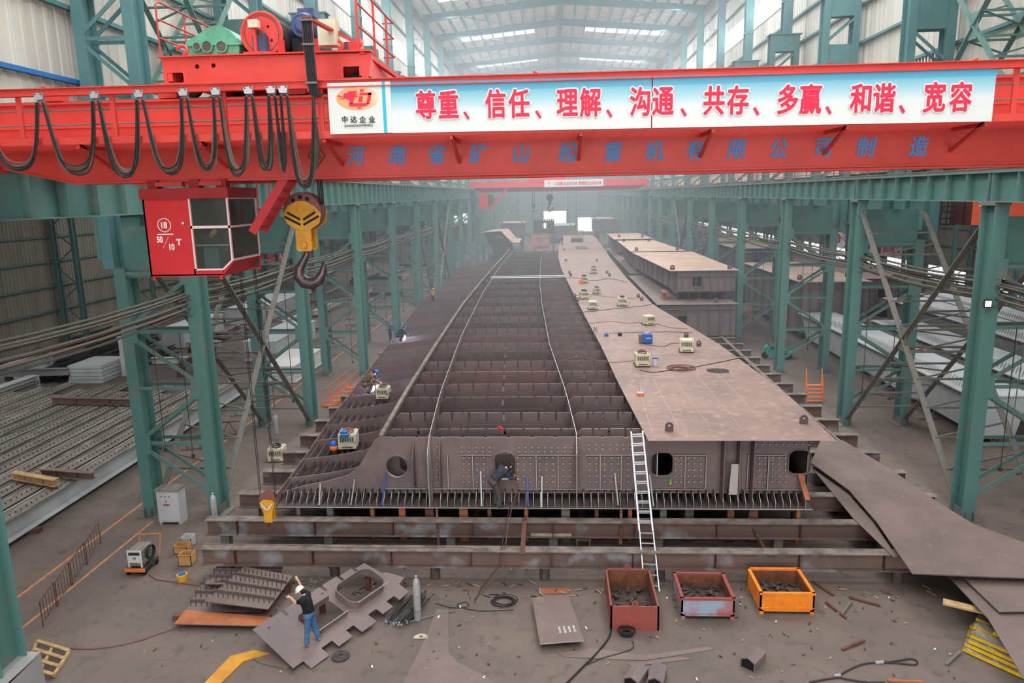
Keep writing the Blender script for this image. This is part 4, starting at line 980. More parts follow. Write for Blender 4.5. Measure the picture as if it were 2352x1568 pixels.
text('banner_text', '市场是企业的方向 质量是企业的生命', .62, (4.2, Y2 - 1.65, 14.62), 'red_text', b2, bold=.01, sx=.78)
MB().poly([(-.8 + .4 * math.cos(a), Y2 - 1.63, 14.75 + .22 * math.sin(a)) for a in [2 * PI * j / 20 for j in range(20)]], .01, (0, -1, 0)).build('emblem_oval', 'orange_oval', b2)
# ================================================================== AISLE CRANES AND BANNERS
ac = thing('aisle_crane_cab', 'orange and brown crane cab hanging in the right aisle', 'crane', (21.8, 38, 11.5))
MB().box((20.85, 38, 10.95), (23.6, 40, 13.4)).build('cab_body', 'orange_cab', ac)
MB().box((20.83, 38.02, 10.93), (20.86, 40.0, 13.4)).build('cab_side', 'brown_dark', ac)
MB().box((20.86, 40.0, 13.4), (23.5, 38.1, 13.6)).build('cab_roof', 'brown_dark', ac)
q = Vector((21.75, 37.99, 12.7))
MB().tube([(q.x + .28 * math.cos(a), 37.98, 12.72 + .28 * math.sin(a)) for a in [2 * PI * j / 24 for j in range(25)]], .02, 4).build('number_ring', 'white_text', ac)
text('painted_number', '22', .36, (21.75, 37.98, 12.72), 'white_text', ac, bold=.01)
MB().box((21.3, 37.97, 12.26), (22.25, 37.99, 12.31)).build('painted_line', 'white_text', ac)
text('painted_number', '20', .36, (21.3, 37.98, 11.98), 'white_text', ac, bold=.01); text('painted_number', '5', .36, (21.85, 37.98, 11.7), 'white_text', ac, bold=.01); text('painted_letter', 'T', .36, (22.3, 37.98, 11.9), 'white_text', ac, bold=.01)
MB().bar((21.45, 37.98, 11.6), (21.75, 37.98, 12.15), .01, .035, up=(0, 1, 0)).build('painted_slash', 'white_text', ac)
lad = MB()
for z in [10.95 + .3 * i for i in range(7)]: lad.tube([(20.4 + .0, 38.6, z), (19.95, 38.6, z), (19.95, 39.2, z), (20.4, 39.2, z)], .025, 4)
for x, y in ((19.95, 38.6), (19.95, 39.2), (20.75, 38.6)): lad.cyl((x, y, 10.9), (x, y, 13.2), .025, n=5)
lad.build('ladder_cage', 'black', ac)
MB().ibeam((20.6, 39, 13.75), (48, 39, 13.75), .5, .9).build('bridge_beam', 'orange_cab', ac)
def wall_banner(x, y0, y1, z0, z1, s, emb, label, nrm):
    b = thing('slogan_banner', label, 'banner', (x, (y0 + y1) / 2, z0))
    # a banner along the aisle wall, lettering reads for somebody facing that wall
    MB().box((x, y0, z0), (x + .03 * nrm, y1, z1)).build('banner_sheet', 'banner_aisle', b)
    right = (0, -1, 0) if nrm > 0 else (0, 1, 0)
    xx = x - .03 * nrm; H = z1 - z0
    hi, lo = (y1, y0) if nrm > 0 else (y0, y1); d = -1 if nrm > 0 else 1
    MB().box((xx, hi, z0), (xx + .02 * nrm, hi + d * H * 1.05, z1)).build('emblem_panel', 'white', b)
    c = (xx - .02 * nrm, hi + d * H * .52, z0 + H * .62)
    mb = MB(); mb.tube([(c[0], c[1] + .3 * H * math.cos(a), c[2] + .24 * H * math.sin(a)) for a in [2 * PI * j / 24 for j in range(25)]], .06 * H, 6); mb.box((c[0] - .02, c[1] - .1 * H, c[2] - .12 * H), (c[0] + .02, c[1] + .12 * H, c[2] + .12 * H)); mb.build('emblem', 'red_text', b)
    text('banner_text', s, H * .82, (xx - .02 * nrm, hi + d * (H * 1.3 + (y1 - y0 - H * 1.5) / 2), z0 + H * .45), 'red_text', b, bold=.02 * H, right=right, sx=(y1 - y0 - H * 1.6) / (H * .82 * len(s)))
banner_mat('banner_aisle', 2.95, 5.6, [(0, (236, 230, 226)), (.5, (220, 228, 232)), (1, (90, 160, 206))])
wall_banner(XAR - .5, 104, 129, 3.0, 5.6, '下道工序就是我们的客户', True, 'white and blue slogan banner above the bright windows of the right aisle wall', 1)
wall_banner(XAL + .5, 109, 126, 2.9, 5.4, '质量是企业的生命', True, 'blue and white slogan banner low on the left aisle wall', -1)
# ================================================================== THE BRIDGE SECTION UNDER ASSEMBLY
DZ_ = 4.1; BZ = 1.42; YF = 26.0; YS = 25.3
def curve(pts): return sorted([(onz(a, b, DZ_).y, onz(a, b, DZ_).x) for a, b in pts])
dL = curve([(1490, 1015), (1420, 880), (1383, 800), (1340, 720), (1310, 660), (1290, 620), (1282, 590), (1283, 565), (1290, 552)])
dR = curve([(1910, 1003), (1800, 900), (1650, 790), (1500, 700), (1440, 640), (1400, 590), (1385, 568), (1372, 550)])
wM = curve([(1330, 1020), (1300, 900), (1262, 790), (1245, 700), (1240, 650), (1242, 600), (1250, 570)])
wL = curve([(980, 1025), (1010, 905), (1060, 770), (1110, 670), (1150, 610), (1200, 550)])
oL = curve([(870, 1005), (930, 900), (1000, 790), (1060, 700), (1105, 645), (1145, 600), (1190, 550)])
tL = sorted([(onz(a, b, 1.9).y, onz(a, b, 1.9).x) for a, b in [(640, 1130), (700, 1050), (760, 960), (830, 870), (900, 780), (960, 700), (1000, 660)]] + [(120, -14.9)])
YEND = 122.0
def xs(tab, y): return lerp(tab, y)
br = thing('bridge_section', 'huge unfinished brown steel bridge box section with open ribs and a half laid deck', 'bridge section', (0, YS, BZ))
def ribbon(ta, tb, z, y0, y1, th, step=2.4, m='mill', name='plate', parent=br, offa=0, offb=0, mside=None):
    mb = MB(); ys = []; y = y0
    while y < y1: ys.append(y); y += step
    ys.append(y1); n = len(ys)
    vs = [((xs(ta, y) + offa), y, z) for y in ys] + [((xs(tb, y) + offb), y, z) for y in ys]
    vs2 = [(a, b, c - th) for a, b, c in vs]; N2 = 2 * n
    fs = [(i, i + 1, n + i + 1, n + i) for i in range(n - 1)]
    mb.add(vs + vs2, fs + [tuple(N2 + k for k in f[::-1]) for f in fs], 0)
    mi = 1 if mside else 0
    mb.add(vs + vs2, [(i, N2 + i, N2 + i + 1, i + 1) for i in range(n - 1)] + [(n + i, n + i + 1, N2 + n + i + 1, N2 + n + i) for i in range(n - 1)] + [(0, n, N2 + n, N2), (n - 1, N2 + n - 1, N2 + N2 - 1, N2 - 1 + 0 + n)] , mi)
    return mb.build(name, [m, mside] if mside else m, parent)
def wallrib(tab, z0, z1, y0, y1, th, step=2.4, m=('mill', 'cut_edge'), name='web', parent=br, off=0):
    mb = MB(); ys = []; y = y0
    while y < y1: ys.append(y); y += step
    ys.append(y1); n = len(ys); t = th / 2; vs = []
    for y in ys:
        x = xs(tab, y) + off; vs += [(x - t, y, z0), (x + t, y, z0), (x + t, y, z1), (x - t, y, z1)]
    for i in range(n - 1):
        a, b = 4 * i, 4 * i + 4
        mb.add(vs, [], 0) if False else None
    base = len(mb.v); mb.v += vs
    for i in range(n - 1):
        a, b = base + 4 * i, base + 4 * i + 4
        for (p, q, mi) in ((0, 1, 0), (1, 2, 0), (2, 3, 1), (3, 0, 0)): mb.f.append((a + p, a + q, b + q, b + p)); mb.m.append(mi)
    for a in (base, base + 4 * (n - 1)): mb.f.append((a, a + 1, a + 2, a + 3)); mb.m.append(1)
    return mb.build(name, m, parent)
# bottom plate, right side plate, webs
rB = [(y, x) for y, x in [(YS, 9.35), (30, 9.45), (42, 9.0), (57, 7.5), (75, 7.2), (101, 7.5), (122, 7.9)]]
ribbon(tL, rB, BZ + .03, YS, YEND, .03, m='mill_dark', name='bottom_plate', mside='cut_edge')
ribbon([(y, x) for y, x in oL], dL, DZ_ - 1.9, YS + 8, YEND, .03, m='mill_dark', name='inner_floor', offa=.1)
# left outer web slanting out from the wing
mb = MB(); ys = [YF + 2.4 * i for i in range(41)]; n = len(ys)
vs = [(xs(oL, y), y, DZ_ - .1) for y in ys] + [(xs(oL, y) - .25, y, BZ + 1.0) for y in ys]; mb.add(vs, [(i, i + 1, n + i + 1, n + i) for i in range(n - 1)])
mb.build('outer_web', 'mill', br)
wallrib(wL, BZ, DZ_ + .02, YS + .6, YEND, .026); wallrib(wM, BZ, DZ_ + .02, YS + .6, YEND, .026)
wallrib(dL, BZ, DZ_ - .05, YF, YEND, .04, m=('mill_dark', 'cut_edge'), off=.5)
wallrib(rB, BZ, DZ_ - .05, YF, YEND, .04, m=('mill_dark', 'mill_dark'), off=-.02)
# dusty edge flange along the left outer web
wallrib(oL, DZ_ - .16, DZ_ - .02, YF, YEND, .16, m=('beam_top', 'beam_top'), name='edge_flange')
# pointed front ends of the two long webs
for tab, dx in ((wL, .0), (wM, .0)):
    x = xs(tab, YS + .6)
    MB().poly([(x + dx, YS, BZ + .02), (x, YS, DZ_ - .55), (x, YS + .62, DZ_ + .02), (x, YS + .62, BZ + .02)], .026, (1, 0, 0), 0).build('web_nose', 'cut_edge', br)
# diaphragms
XFR = lambda u, v, w_: (u, YF + w_, v)
fl = [ony(a, b, YF) for a, b in [(640, 1131), (700, 1114), (760, 1102), (800, 1090), (826, 1068), (845, 1035), (858, 1012), (872, 1004)]]
zt_ = DZ_ - .12
outer = [(fl[0].x, BZ + .3)] + [(p.x, min(p.z, zt_)) for p in fl[:-1]] + [(fl[-1].x, zt_)]
cur = fl[-1].x + .5; xend = 3.1
while cur < xend:
    outer += [(cur, zt_), (cur, zt_ - .035), (cur + .1, zt_ - .035), (cur + .1, zt_)]; cur += .87
outer += [(3.4, zt_), (3.4, DZ_ - .06), (9.3, DZ_ - .06), (9.25, BZ + .35)]
hc = ony(912, 1070, YF); h1 = ony(1160, 1068, YF); h2 = ony(1520, 1065, YF); h3 = ony(1835, 1060, YF)
holes = [circ(hc.x, hc.z, .40, 30, .42), rrect(h1.x, h1.z, .76, 1.05, .3), rrect(h2.x, h2.z, .78, .92, .26), rrect(h3.x, h3.z, .76, .92, .26)]
plate('front_diaphragm', outer, holes, .03, XFR, ['mill', 'cut_edge'], br)
for c, w_, h_, r in ((h1, .84, 1.13, .33), (h2, .86, 1.0, .29), (h3, .84, 1.0, .29)):
    plate('hole_rim', rrect(c.x, c.z, w_, h_, r), [rrect(c.x, c.z, w_ - .06, h_ - .06, r - .03)], .16, lambda u, v, w2: (u, YF - .02 + w2, v), ['mill', 'steel_strip'], br)
plate('hole_rim', circ(hc.x, hc.z, .45, 30, .47), [circ(hc.x, hc.z, .41, 30, .43)], .12, lambda u, v, w2: (u, YF - .02 + w2, v), ['mill', 'steel_strip'], br)
# stiffener grid on the front diaphragm
def hbar(x0, x1, z): MB().box((x0, YF - .13, z - .012), (x1, YF - .015, z + .012)).build('stiffener', 'mill', br); MB().box((x0, YF - .135, z - .012), (x1, YF - .13, z + .012)).build('stiffener_edge', 'cut_edge', br)
def vbar(x, z0, z1): MB().box((x - .012, YF - .13, z0), (x + .012, YF - .015, z1)).build('stiffener', 'mill', br); MB().box((x - .014, YF - .135, z0), (x + .014, YF - .13, z1)).build('stiffener_edge', 'cut_edge', br)
X = lambda px, py=1080: ony(px, py, YF).x
Z = lambda py, px=1250: ony(px, py, YF).z
zu, zl = Z(1042), Z(1120)
for a, b in ((1062, 1132), (1192, 1330), (1345, 1450), (1545, 1620), (1725, 1800)): hbar(X(a), X(b), zu)
for a, b in ((885, 978), (990, 1135), (1192, 1332), (1345, 1450), (1490, 1620), (1715, 1845)): hbar(X(a), X(b), zl)
for px in (1030, 1087, 1232, 1282, 1378, 1426, 1572, 1620, 1715, 1762): vbar(X(px), zl, zu)
for px, z0, z1 in ((955, BZ + .5, DZ_ - .15), (1015, BZ + .5, DZ_ - .15)): MB().poly([(X(px), YF - .5, z0 + .4), (X(px), YF - .5, z1 - .7), (X(px), YF - .02, z1), (X(px), YF - .02, z0)], .03, (1, 0, 0)).build('stiffener', 'mill', br)
for px in (1655, 1690, 1722): MB().box((X(px) - .015, YS + .15, BZ + .05), (X(px) + .015, YF, DZ_ - .05)).build('longitudinal_web', 'mill', br)
MB().poly([(X(1668), YS + .2, BZ + .5), (X(1688), YS + .2, BZ + .5), (X(1688), YS + .2, DZ_ - 1.0), (X(1672), YS + .2, DZ_ - 1.0)], .02, (0, -1, 0)).build('strip_plate', 'cut_edge', br)
# bolts (welded studs)
st = []
for px in range(1192, 1330, 15):
    for pz in (1025, 1034): st.append((px, pz))
for px in (1062, 1078, 1095, 1110, 1126): 
    for pz in (1025, 1034): st.append((px, pz))
for px in (1066, 1079, 1097, 1112, 1190, 1204, 1218, 1240, 1255, 1270, 1294, 1309, 1354, 1370, 1388, 1404, 1419, 1442, 1550, 1563, 1580, 1593, 1608, 1728, 1742, 1755, 1772, 1787, 1802):
    for pz in (1048, 1062, 1076, 1090, 1103): st.append((px, pz))
for px in range(1352, 1450, 16):
    for pz in (1018, 1028): st.append((px, pz))
for px in range(1735, 1860, 15): st.append((px, 1018))
for pz in (1022, 1047, 1062, 1076, 1091, 1104): st.append((1006, pz))
st.sort(key=lambda a: a[1])
s0 = None; rest = MB()
for i, (px, py) in enumerate(st):
    q = ony(px, py, YF); q = Vector((q.x, YF - .015, q.z))
    if i < 100:
        if s0 is None: s0 = MB().cyl(q, q + Vector((0, -.1, 0)), .013, n=6).cyl(q + Vector((0, -.1, 0)), q + Vector((0, -.12, 0)), .028, n=8, mi=1).build('weld_stud', ['bar_dark', 'cut_edge'], br); q0 = q
        else: o = s0.copy(); COL.objects.link(o); o.location = q - q0
    else: rest.cyl(q, q + Vector((0, -.1, 0)), .013, n=6).cyl(q + Vector((0, -.1, 0)), q + Vector((0, -.12, 0)), .028, n=8, mi=1)
o = rest.build('weld_stud', ['bar_dark', 'cut_edge'], br); o['kind'] = 'stuff'
# bottom ribs showing at the front, cut on a slant
r0 = None; i = 0; x = -10.2
while x < 9.2:
    if abs(x - xs(wL, YS)) > .12 and abs(x - xs(wM, YS)) > .12:
        if r0 is None:
            r0 = MB().add([(x - .008, YS + .05, BZ + .03), (x - .008, YS + .05, BZ + .27), (x - .008, YS + .32, BZ + .52), (x - .008, 34, BZ + .52), (x - .008, 34, BZ + .03),
                           (x + .008, YS + .05, BZ + .03), (x + .008, YS + .05, BZ + .27), (x + .008, YS + .32, BZ + .52), (x + .008, 34, BZ + .52), (x + .008, 34, BZ + .03)],
                          [(0, 1, 2, 3, 4), (9, 8, 7, 6, 5), (3, 8, 9, 4)], 0)
            r0.add([(x - .009, YS + .045, BZ + .03), (x + .009, YS + .045, BZ + .03), (x + .009, YS + .045, BZ + .27), (x - .009, YS + .045, BZ + .27), (x + .009, YS + .32, BZ + .525), (x - .009, YS + .32, BZ + .525)], [(0, 1, 2, 3), (3, 2, 4, 5)], 1)
            r0 = r0.build('bottom_rib', ['mill_dark', 'cut_edge'], br); x0r = x
        else: o = r0.copy(); COL.objects.link(o); o.location = (x - x0r, 0, 0)
    x += .268; i += 1
# transverse diaphragms deeper in, notched along the top
YD = [26.8, 28.9, 31.3, 33.6] + [33.6 + 2.45 * k for k in range(1, 35)]
def dia(y, xa, xb, m, first):
    zt2 = DZ_ - .06; P = [(xa, BZ + .3), (xa, zt2 - .25), (xa + .25, zt2)]
    cur = xa + .62
    while cur < xb - .25:
        P += [(cur, zt2), (cur, zt2 - .34), (cur + .035, zt2 - .40), (cur + .085, zt2 - .34), (cur + .085, zt2)]; cur += .62 if (xb - xa) < 3.2 else .72
    P += [(xb, zt2), (xb, BZ + .3)]
    cxh = (xa + xb) / 2; H_ = [rrect(cxh, 2.75, .8, 1.0, .28)] if (xb - xa) > 1.6 else []
    return plate('diaphragm', P, H_, .02, lambda u, v, w_: (u, y + w_, v), [m, 'cut_edge' if y < 37 else 'mill'], br)
for i, y in enumerate(YD):
    if y > YEND: break
    a, b, c, d = xs(oL, y) + .03, xs(wL, y), xs(wM, y), xs(dL, y) + .5
    mm = 'mill_red' if i in (4, 8) else ('mill' if i % 2 else 'mill_dark')
    dia(y, a, b - .03, mm, i); dia(y, b + .03, c - .03, mm, i); dia(y, c + .03, d, 'mill', i)
    # studs row at the foot of the first few cells
    # pipe handrail-like rods on three front diaphragms
    if i in (0, 1):
        zc = DZ_ + .0
        for x0, x1 in ((b + 1.1, c - 1.0), (c + .9, xs(dL, y) - .35)):
            MB().tube([(x0, y, zc - .12), (x0 + .1, y, zc + .04), (x0 + .3, y, zc + .08), (x1 - .3, y, zc + .08), (x1 - .1, y, zc + .04), (x1, y, zc - .12)], .018, 6).build('edge_rod', 'bar_dark', br)
    # wing brackets on the left
    tx = xs(tL, y); ox = xs(oL, y) - .02
    W = ox - tx
    prf = [(ox, BZ + .2), (ox, 3.7), (ox - .10 * W, 3.1), (ox - .2 * W, 2.66), (ox - .32 * W, 2.42), (ox - .6 * W, 2.2), (tx + .1, 2.0), (tx + .02, BZ + .1)]
    mb = MB().poly([(u, y, v) for u, v in prf], .022, (0, -1, 0), 0, 1); mb.build('wing_bracket', ['mill_red' if i % 3 == 2 else 'mill', 'cut_edge' if i < 3 else 'mill'], br)
wallrib(tL, BZ, BZ + .5, YS + .1, YEND, .03, m=('mill_red', 'beam_top'), name='wing_edge')
wallrib([(y, x - .25) for y, x in tL], BZ - .22, BZ, YS + .3, 100, .26, m=('beam_top', 'beam_top'), name='wing_walk_plank')
for i in range(11):
    f = (i + .5) / 12
    tab = [(y, xs(tL, y) * (1 - f) + (xs(oL, y)) * f) for y in (YS + .8, 40, 60)]
    wallrib(tab, BZ + .03, BZ + .42, YS + .5, 40, .018, m=('mill_dark', 'beam_top'), name='wing_rib')
# cross bars lying white across the cells far back
MB().tube([(xs(oL, 78) + .8, 78, DZ_ + .05), (xs(dL, 78), 78, DZ_ + .05)], .05, 5).tube([(xs(oL, 79) + .8, 79.4, DZ_ + .05), (xs(dL, 79), 79.4, DZ_ + .05)], .05, 5).build('cross_angle', 'galv', br)
# deck plate
DKE = 158
dk = ribbon(dL, dR, DZ_ + .03, 25.2, DKE, .035, m='deck', name='deck_plate', mside='cut_edge')
pk = None
lugs = [(1537, 990), (1846, 973), (1576, 775), (1605, 795), (1326, 692), (1320, 683), (1466, 683), (1474, 690), (1311, 634), (1308, 628), (1394, 628), (1400, 634), (1300, 600), (1371, 600), (1296, 575)]
for i, (px, py) in enumerate(lugs):
    q = onz(px, py, DZ_ + .03); s = .9 if i < 2 else .8
    plate('lifting_lug', [(q.x - .17 * s, 0), (q.x + .17 * s, 0), (q.x + .17 * s, .2)] + [(q.x + .17 * s * math.cos(a), .2 + .17 * s * math.sin(a)) for a in [PI * j / 10 for j in range(1, 11)]], [circ(q.x, .22, .05, 12)], .05, lambda u, v, w_, q=q: (u, q.y + w_, q.z + v), 'lug', br)
q = onz(1649, 851, DZ_ + .035)
MB().poly([(q.x + .55 * math.cos(a), q.y + .5 * math.sin(a), DZ_ + .036) for a in [2 * PI * j / 28 for j in range(28)]], .004).build('round_manhole', 'black', br)
for k in (-.3, -.05, .2): MB().bar((q.x + k - .15, q.y + .45, DZ_ + .05), (q.x + k + .2, q.y - .5, DZ_ + .05), .03, .02).build('manhole_bar', 'mill', br)
q = onz(1337, 569, DZ_ + .035); MB().box((q.x - 1.0, q.y - 3, q.z), (q.x + .9, q.y + 4, q.z + .02)).build('square_hatch', 'bar_dark', br)
# scribe lines and chalk marks on the deck plate
for i, (a, b) in enumerate([((1500, 1000), (1470, 900)), ((1560, 985), (1500, 870)), ((1630, 980), (1535, 850)), ((1765, 980), (1640, 850)), ((1700, 980), (1600, 860))]):
    MB().bar(onz(*a, DZ_ + .034), onz(*b, DZ_ + .034), .02, .003).build('scribe_line', 'chalk', br)
# slanting support struts (steel rods leaning on the front)
for i, (a, b, m) in enumerate([((885, 1086), (878, 1160), 'blue_strip'), ((815, 1100), (806, 1160), 'steel_strip'), ((736, 1110), (733, 1160), 'steel_strip'), ((1104, 1082), (1106, 1162), 'steel_strip'), ((1211, 1093), (1213, 1162), 'blue_strip'), ((1245, 1093), (1244, 1165), 'steel_strip'), ((1412, 1086), (1420, 1160), 'steel_strip'), ((1492, 1090), (1501, 1162), 'steel_strip')]):
    o = MB().bar(ony(*a, YF - .12), ony(*b, YS + .02), .048, .03).build('leaning_strut', m)
    tag(o, '%s steel strut leaning on the bridge front, %s from the left' % ('blue painted' if m == 'blue_strip' else 'bare silvery', ORD[[2, 1, 0, 3, 4, 5, 6, 7][i]]), 'strut', 'struts leaning on the bridge front')
o = MB().bar(ony(1838, 1088, YF - .1), ony(1855, 1148, YS - .02), .2, .03).build('leaning_plate', 'rust_orange'); tag(o, 'orange rusty flat bar leaning at the right end of the bridge front', 'strut')
# ================================================================== SUPPORT BEAMS UNDER IT
SB = [(22.8, -12.3, 12.0), (25.05, -13.2, 13.0)] + [(27.5 + 2.45 * k, -13.0 if k < 11 else -13.6, 14.8 if k < 14 else 13.6) for k in range(24)]
sbp = {}
for i, (y, x0, x1) in enumerate(SB):
    t = thing('support_beam', '', 'beam', (0, y, 0), 'rusty cross beams carrying the bridge section', 'thing')
    MB().ibeam((x0, y, .78), (x1, y, .78), .42, .62, .03, .03, mtop=1).build('beam', ['rust_beam', 'beam_top'], t)
    if i < 2:
        for k in range(9): xx = x0 + 1.2 + (x1 - x0 - 2.4) * k / 8; MB().box((xx - .012, y - .2, .5), (xx + .012, y + .2, 1.06)).build('stiffener', 'rust', t)
    for k in range(7):
        xx = x0 + .9 + (x1 - x0 - 1.8) * k / 6 + random.uniform(-.3, .3)
        if i % 2: MB().box((xx - .16, y - .16, 0), (xx + .16, y + .16, .47)).build('stub_leg', 'dust_steel', t)
        else: MB().cyl((xx, y, 0), (xx, y, .47), .17, n=16).build('stub_leg', 'grease', t)
    t['label'] = 'rusty I beam lying crosswise under the bridge section, %s from the front' % ORD[i]
# packing posts between beams and bottom plate
pb = 0
for row, y in enumerate((25.6, 27.5, 29.95)):
    for k in range(16):
        x = -9.6 + 1.22 * k + random.uniform(-.25, .25); w_ = random.choice((.07, .12, .16))
        m = random.choice(('dust_steel', 'rust', 'rust_orange', 'grease', 'rust'))
        if row: w_ = .12
        if row == 0:
            o = MB().box((x - w_, y - .1, .3), (x + w_, y + .1, BZ)).box((x - w_, y - .1, 0), (x + w_, y + .1, .3)).build('packing_post', m)
            tag(o, '%s packing post below the bridge front, %s from the left' % ({'dust_steel': 'grey', 'rust': 'rusty', 'rust_orange': 'orange rusty', 'grease': 'dark brown'}[m], ORD[k]), 'post', 'packing posts under the bridge front')
        elif k % 2 == 0:
            o = MB().box((x - .1, y - .1, 1.09), (x + .1, y + .1, BZ)).build('packing_block', m)
            tag(o, 'small steel packing block on the %s support beam, %s from the left' % (ORD[row + 1], ORD[k // 2]), 'block', 'packing blocks under the bridge')
# ================================================================== RIGHT HAND STACKED SECTIONS IN THE NAVE
def seg_box(name, label, P0, P1, z0, z1, plate_m='deck_hazed', side='mill_dark', over=.5, ribs=8, lugs_=()):
    """P0 = (xl,xr,y) front, P1 = back"""
    (a, b, y0), (c, d, y1) = P0, P1
    t = thing(name, label, 'bridge section', ((a + b) / 2, y0, z0), 'finished bridge sections stacked in the hall')
    mb = MB(); vs = [(a + over, y0 + .3, z0), (b - over * .3, y0 + .3, z0), (d - over * .3, y1, z0), (c + over, y1, z0), (a + over, y0 + .3, z1), (b - over * .3, y0 + .3, z1), (d - over * .3, y1, z1), (c + over, y1, z1)]
    mb.add(vs, [(0, 1, 2, 3), (0, 4, 5, 1), (1, 5, 6, 2), (2, 6, 7, 3), (3, 7, 4, 0)]); mb.build('box_body', side, t)
    mb = MB().poly([(a, y0, z1 + .04), (b, y0, z1 + .04), (d, y1, z1 + .04), (c, y1, z1 + .04)], .04, (0, 0, 1), 0, 1); mb.build('deck_plate', [plate_m, 'cut_edge'], t)
    for i in range(ribs):
        x = a + over + (b - a - over * 1.3) * (i + .5) / ribs
        MB().box((x - .02, y0 + .12, z0 + .1), (x + .02, y0 + .3, z1)).build('stiffener', 'mill', t)
    for z in (z0 + .12, z1 - .45): MB().box((a + over, y0 + .1, z), (b - over * .3, y0 + .3, z + .04)).build('stiffener', 'mill', t)
    n = max(3, int((y1 - y0) / 2.4))
    for i in range(n):
        f = (i + .5) / n; x = a + over + (c - a) * f; y = y0 + (y1 - y0) * f
        MB().box((x - .18, y - .02, z0 + .05), (x, y + .02, z1)).build('stiffener', 'mill', t)
    plate('hole_rim', rrect(a + over + (b - a) * .28, (z0 + z1) / 2, .9, 1.1 * (z1 - z0) / 2, .25), [rrect(a + over + (b - a) * .28, (z0 + z1) / 2, .78, .98 * (z1 - z0) / 2, .22)], .1, lambda u, v, w_: (u, y0 + .24 + w_, v), 'mill', t)
    MB().box((a + over + (b - a) * .28 - .38, y0 + .28, (z0 + z1) / 2 - .4), (a + over + (b - a) * .28 + .38, y0 + .292, (z0 + z1) / 2 + .4)).build('manhole', 'black', t)
    for fx, fy in lugs_:
        x = (a + (b - a) * fx) * (1 - fy) + (c + (d - c) * fx) * fy; y = y0 + (y1 - y0) * fy
        plate('lifting_lug', [(x - .2, 0), (x + .2, 0), (x + .2, .2)] + [(x + .2 * math.cos(q), .22 + .2 * math.sin(q)) for q in [PI * j / 8 for j in range(1, 9)]], [circ(x, .24, .06, 8)], .06, lambda u, v, w_, y=y: (u, y + w_, z1 + .04 + v), 'lug', t)
    if z0 > .6 and name and abs(z0 - 4.45) > .01 and abs(z0 - 4.3) > .01:
        for fy in (.1, .5, .9):
            for fx in (.2, .8):
                x = a + over + (b - a - over) * fx; y = y0 + .3 + (y1 - y0 - .6) * fy; MB().box((x - .25, y - .25, 0), (x + .25, y + .25, z0)).build('stand', 'rust', t)
    return t
L4 = ((.12, .04), (.88, .04), (.15, .9), (.8, .9))
seg_box('bridge_section', 'lower finished bridge section on floor blocks beside the long deck', (8.5, 15.1, 60), (8.4, 14.9, 82), 1.0, 3.75, 'plate_brown', 'mill', .3, 7, ((.75, .03),))
seg_box('bridge_section', 'upper tan bridge section stacked on the nearest lower one, right of the deck', (9.85, 15.55, 62), (8.75, 15.4, 82), 4.45, 6.3, 'deck_hazed', 'mill', .7, 8, ((.06, .04), (.9, .04)))
seg_box('bridge_section', 'second tan bridge section in the stacked row right of the deck', (8.75, 14.9, 83.5), (8.9, 14.0, 103), 4.3, 6.3, 'deck_hazed', 'mill', .7, 8, L4)
seg_box('bridge_section', 'third tan bridge section in the stacked row right of the deck', (8.9, 14.6, 108), (9.0, 14.2, 124), 4.3, 6.2, 'deck_hazed', 'mill_dark', .7, 8, ((.2, .3), (.8, .2)))
seg_box('bridge_section', 'dark lower bridge section below the second and third tan ones', (8.8, 14.9, 84), (8.9, 14.4, 124), 1.0, 3.75, 'plate_brown', 'mill_dark', .3, 7)
seg_box('bridge_section', 'far tan bridge section near the right doorway', (9.2, 15.4, 175), (9.6, 14.6, 190), 3.8, 6.9, 'deck_hazed', 'mill_dark', .5, 6, L4)
seg_box('bridge_section', 'far tan bridge section left of the castellated plate', (-12.4, -6.2, 168), (-12.0, -7.0, 180), 3.6, 6.6, 'deck_hazed', 'mill_dark', .5, 6, L4)
seg_box('bridge_section', 'low pale bridge section in front of the tall doorway', (-1.8, 5.5, 196), (-1.5, 6.5, 214), 1.2, 4.6, 'light_grey', 'mill_dark', .5, 6, L4)
k = 0
for row, z0, z1, ya in (('floor', 0, 1.0, 60.6), ('upper', 3.79, 4.45, 62.4)):
    for i in range(6):
        x = 9.6 + i * .95
        o = MB().ibeam((x, ya, (z0 + z1) / 2), (x, ya + 2, (z0 + z1) / 2), .5, z1 - z0, .05, .04).build('packing_block', 'rust' if i % 3 else 'bin_red')
        tag(o, 'short I beam block in the %s row under the stacked sections, %s from left' % (row, ORD[i]), 'block', 'I beam blocks between the stacked sections')
# folded far wing plates and castellated plates
def flat(name, pts, th, m, label, cat, group=None, edge='cut_edge'):
    p = [Vector(q) for q in pts]; n = (p[1] - p[0]).cross(p[2] - p[0]).normalized()
    if n.z < 0: n = -n
    o = MB().poly(p, th, n, 0, 1).build(name, [m, edge]); return tag(o, label, cat, group)
t = thing('tan_wing_section', 'far tan folded wing plate section on the left side of the hall', 'bridge section', (-11, 140, 4))
for P in ([(-13.5, 138, 6.1), (-9.8, 138, 6.3), (-9.0, 148, 6.3), (-12, 150, 6.1)], [(-9.8, 138, 6.3), (-7.6, 134, 4.4), (-7.2, 146, 4.4), (-9.0, 148, 6.3)], [(-7.6, 134, 4.4), (-6.2, 134, 4.3), (-6.2, 146, 4.4), (-7.2, 146, 4.4)]):
    MB().poly(P, .08, (0, 0, 1)).build('plate', 'deck_hazed', t)
MB().poly([(-13.3, 139, 6.0), (-9.9, 139, 6.2), (-7.7, 136, 4.3), (-7, 136, 2.0), (-11, 139, 1.5)], .2, (0, -1, 0)).build('web', 'mill_dark', t)
MB().box((-12.5, 140, 0), (-8, 146, 1.5)).build('stand', 'mill_dark', t)
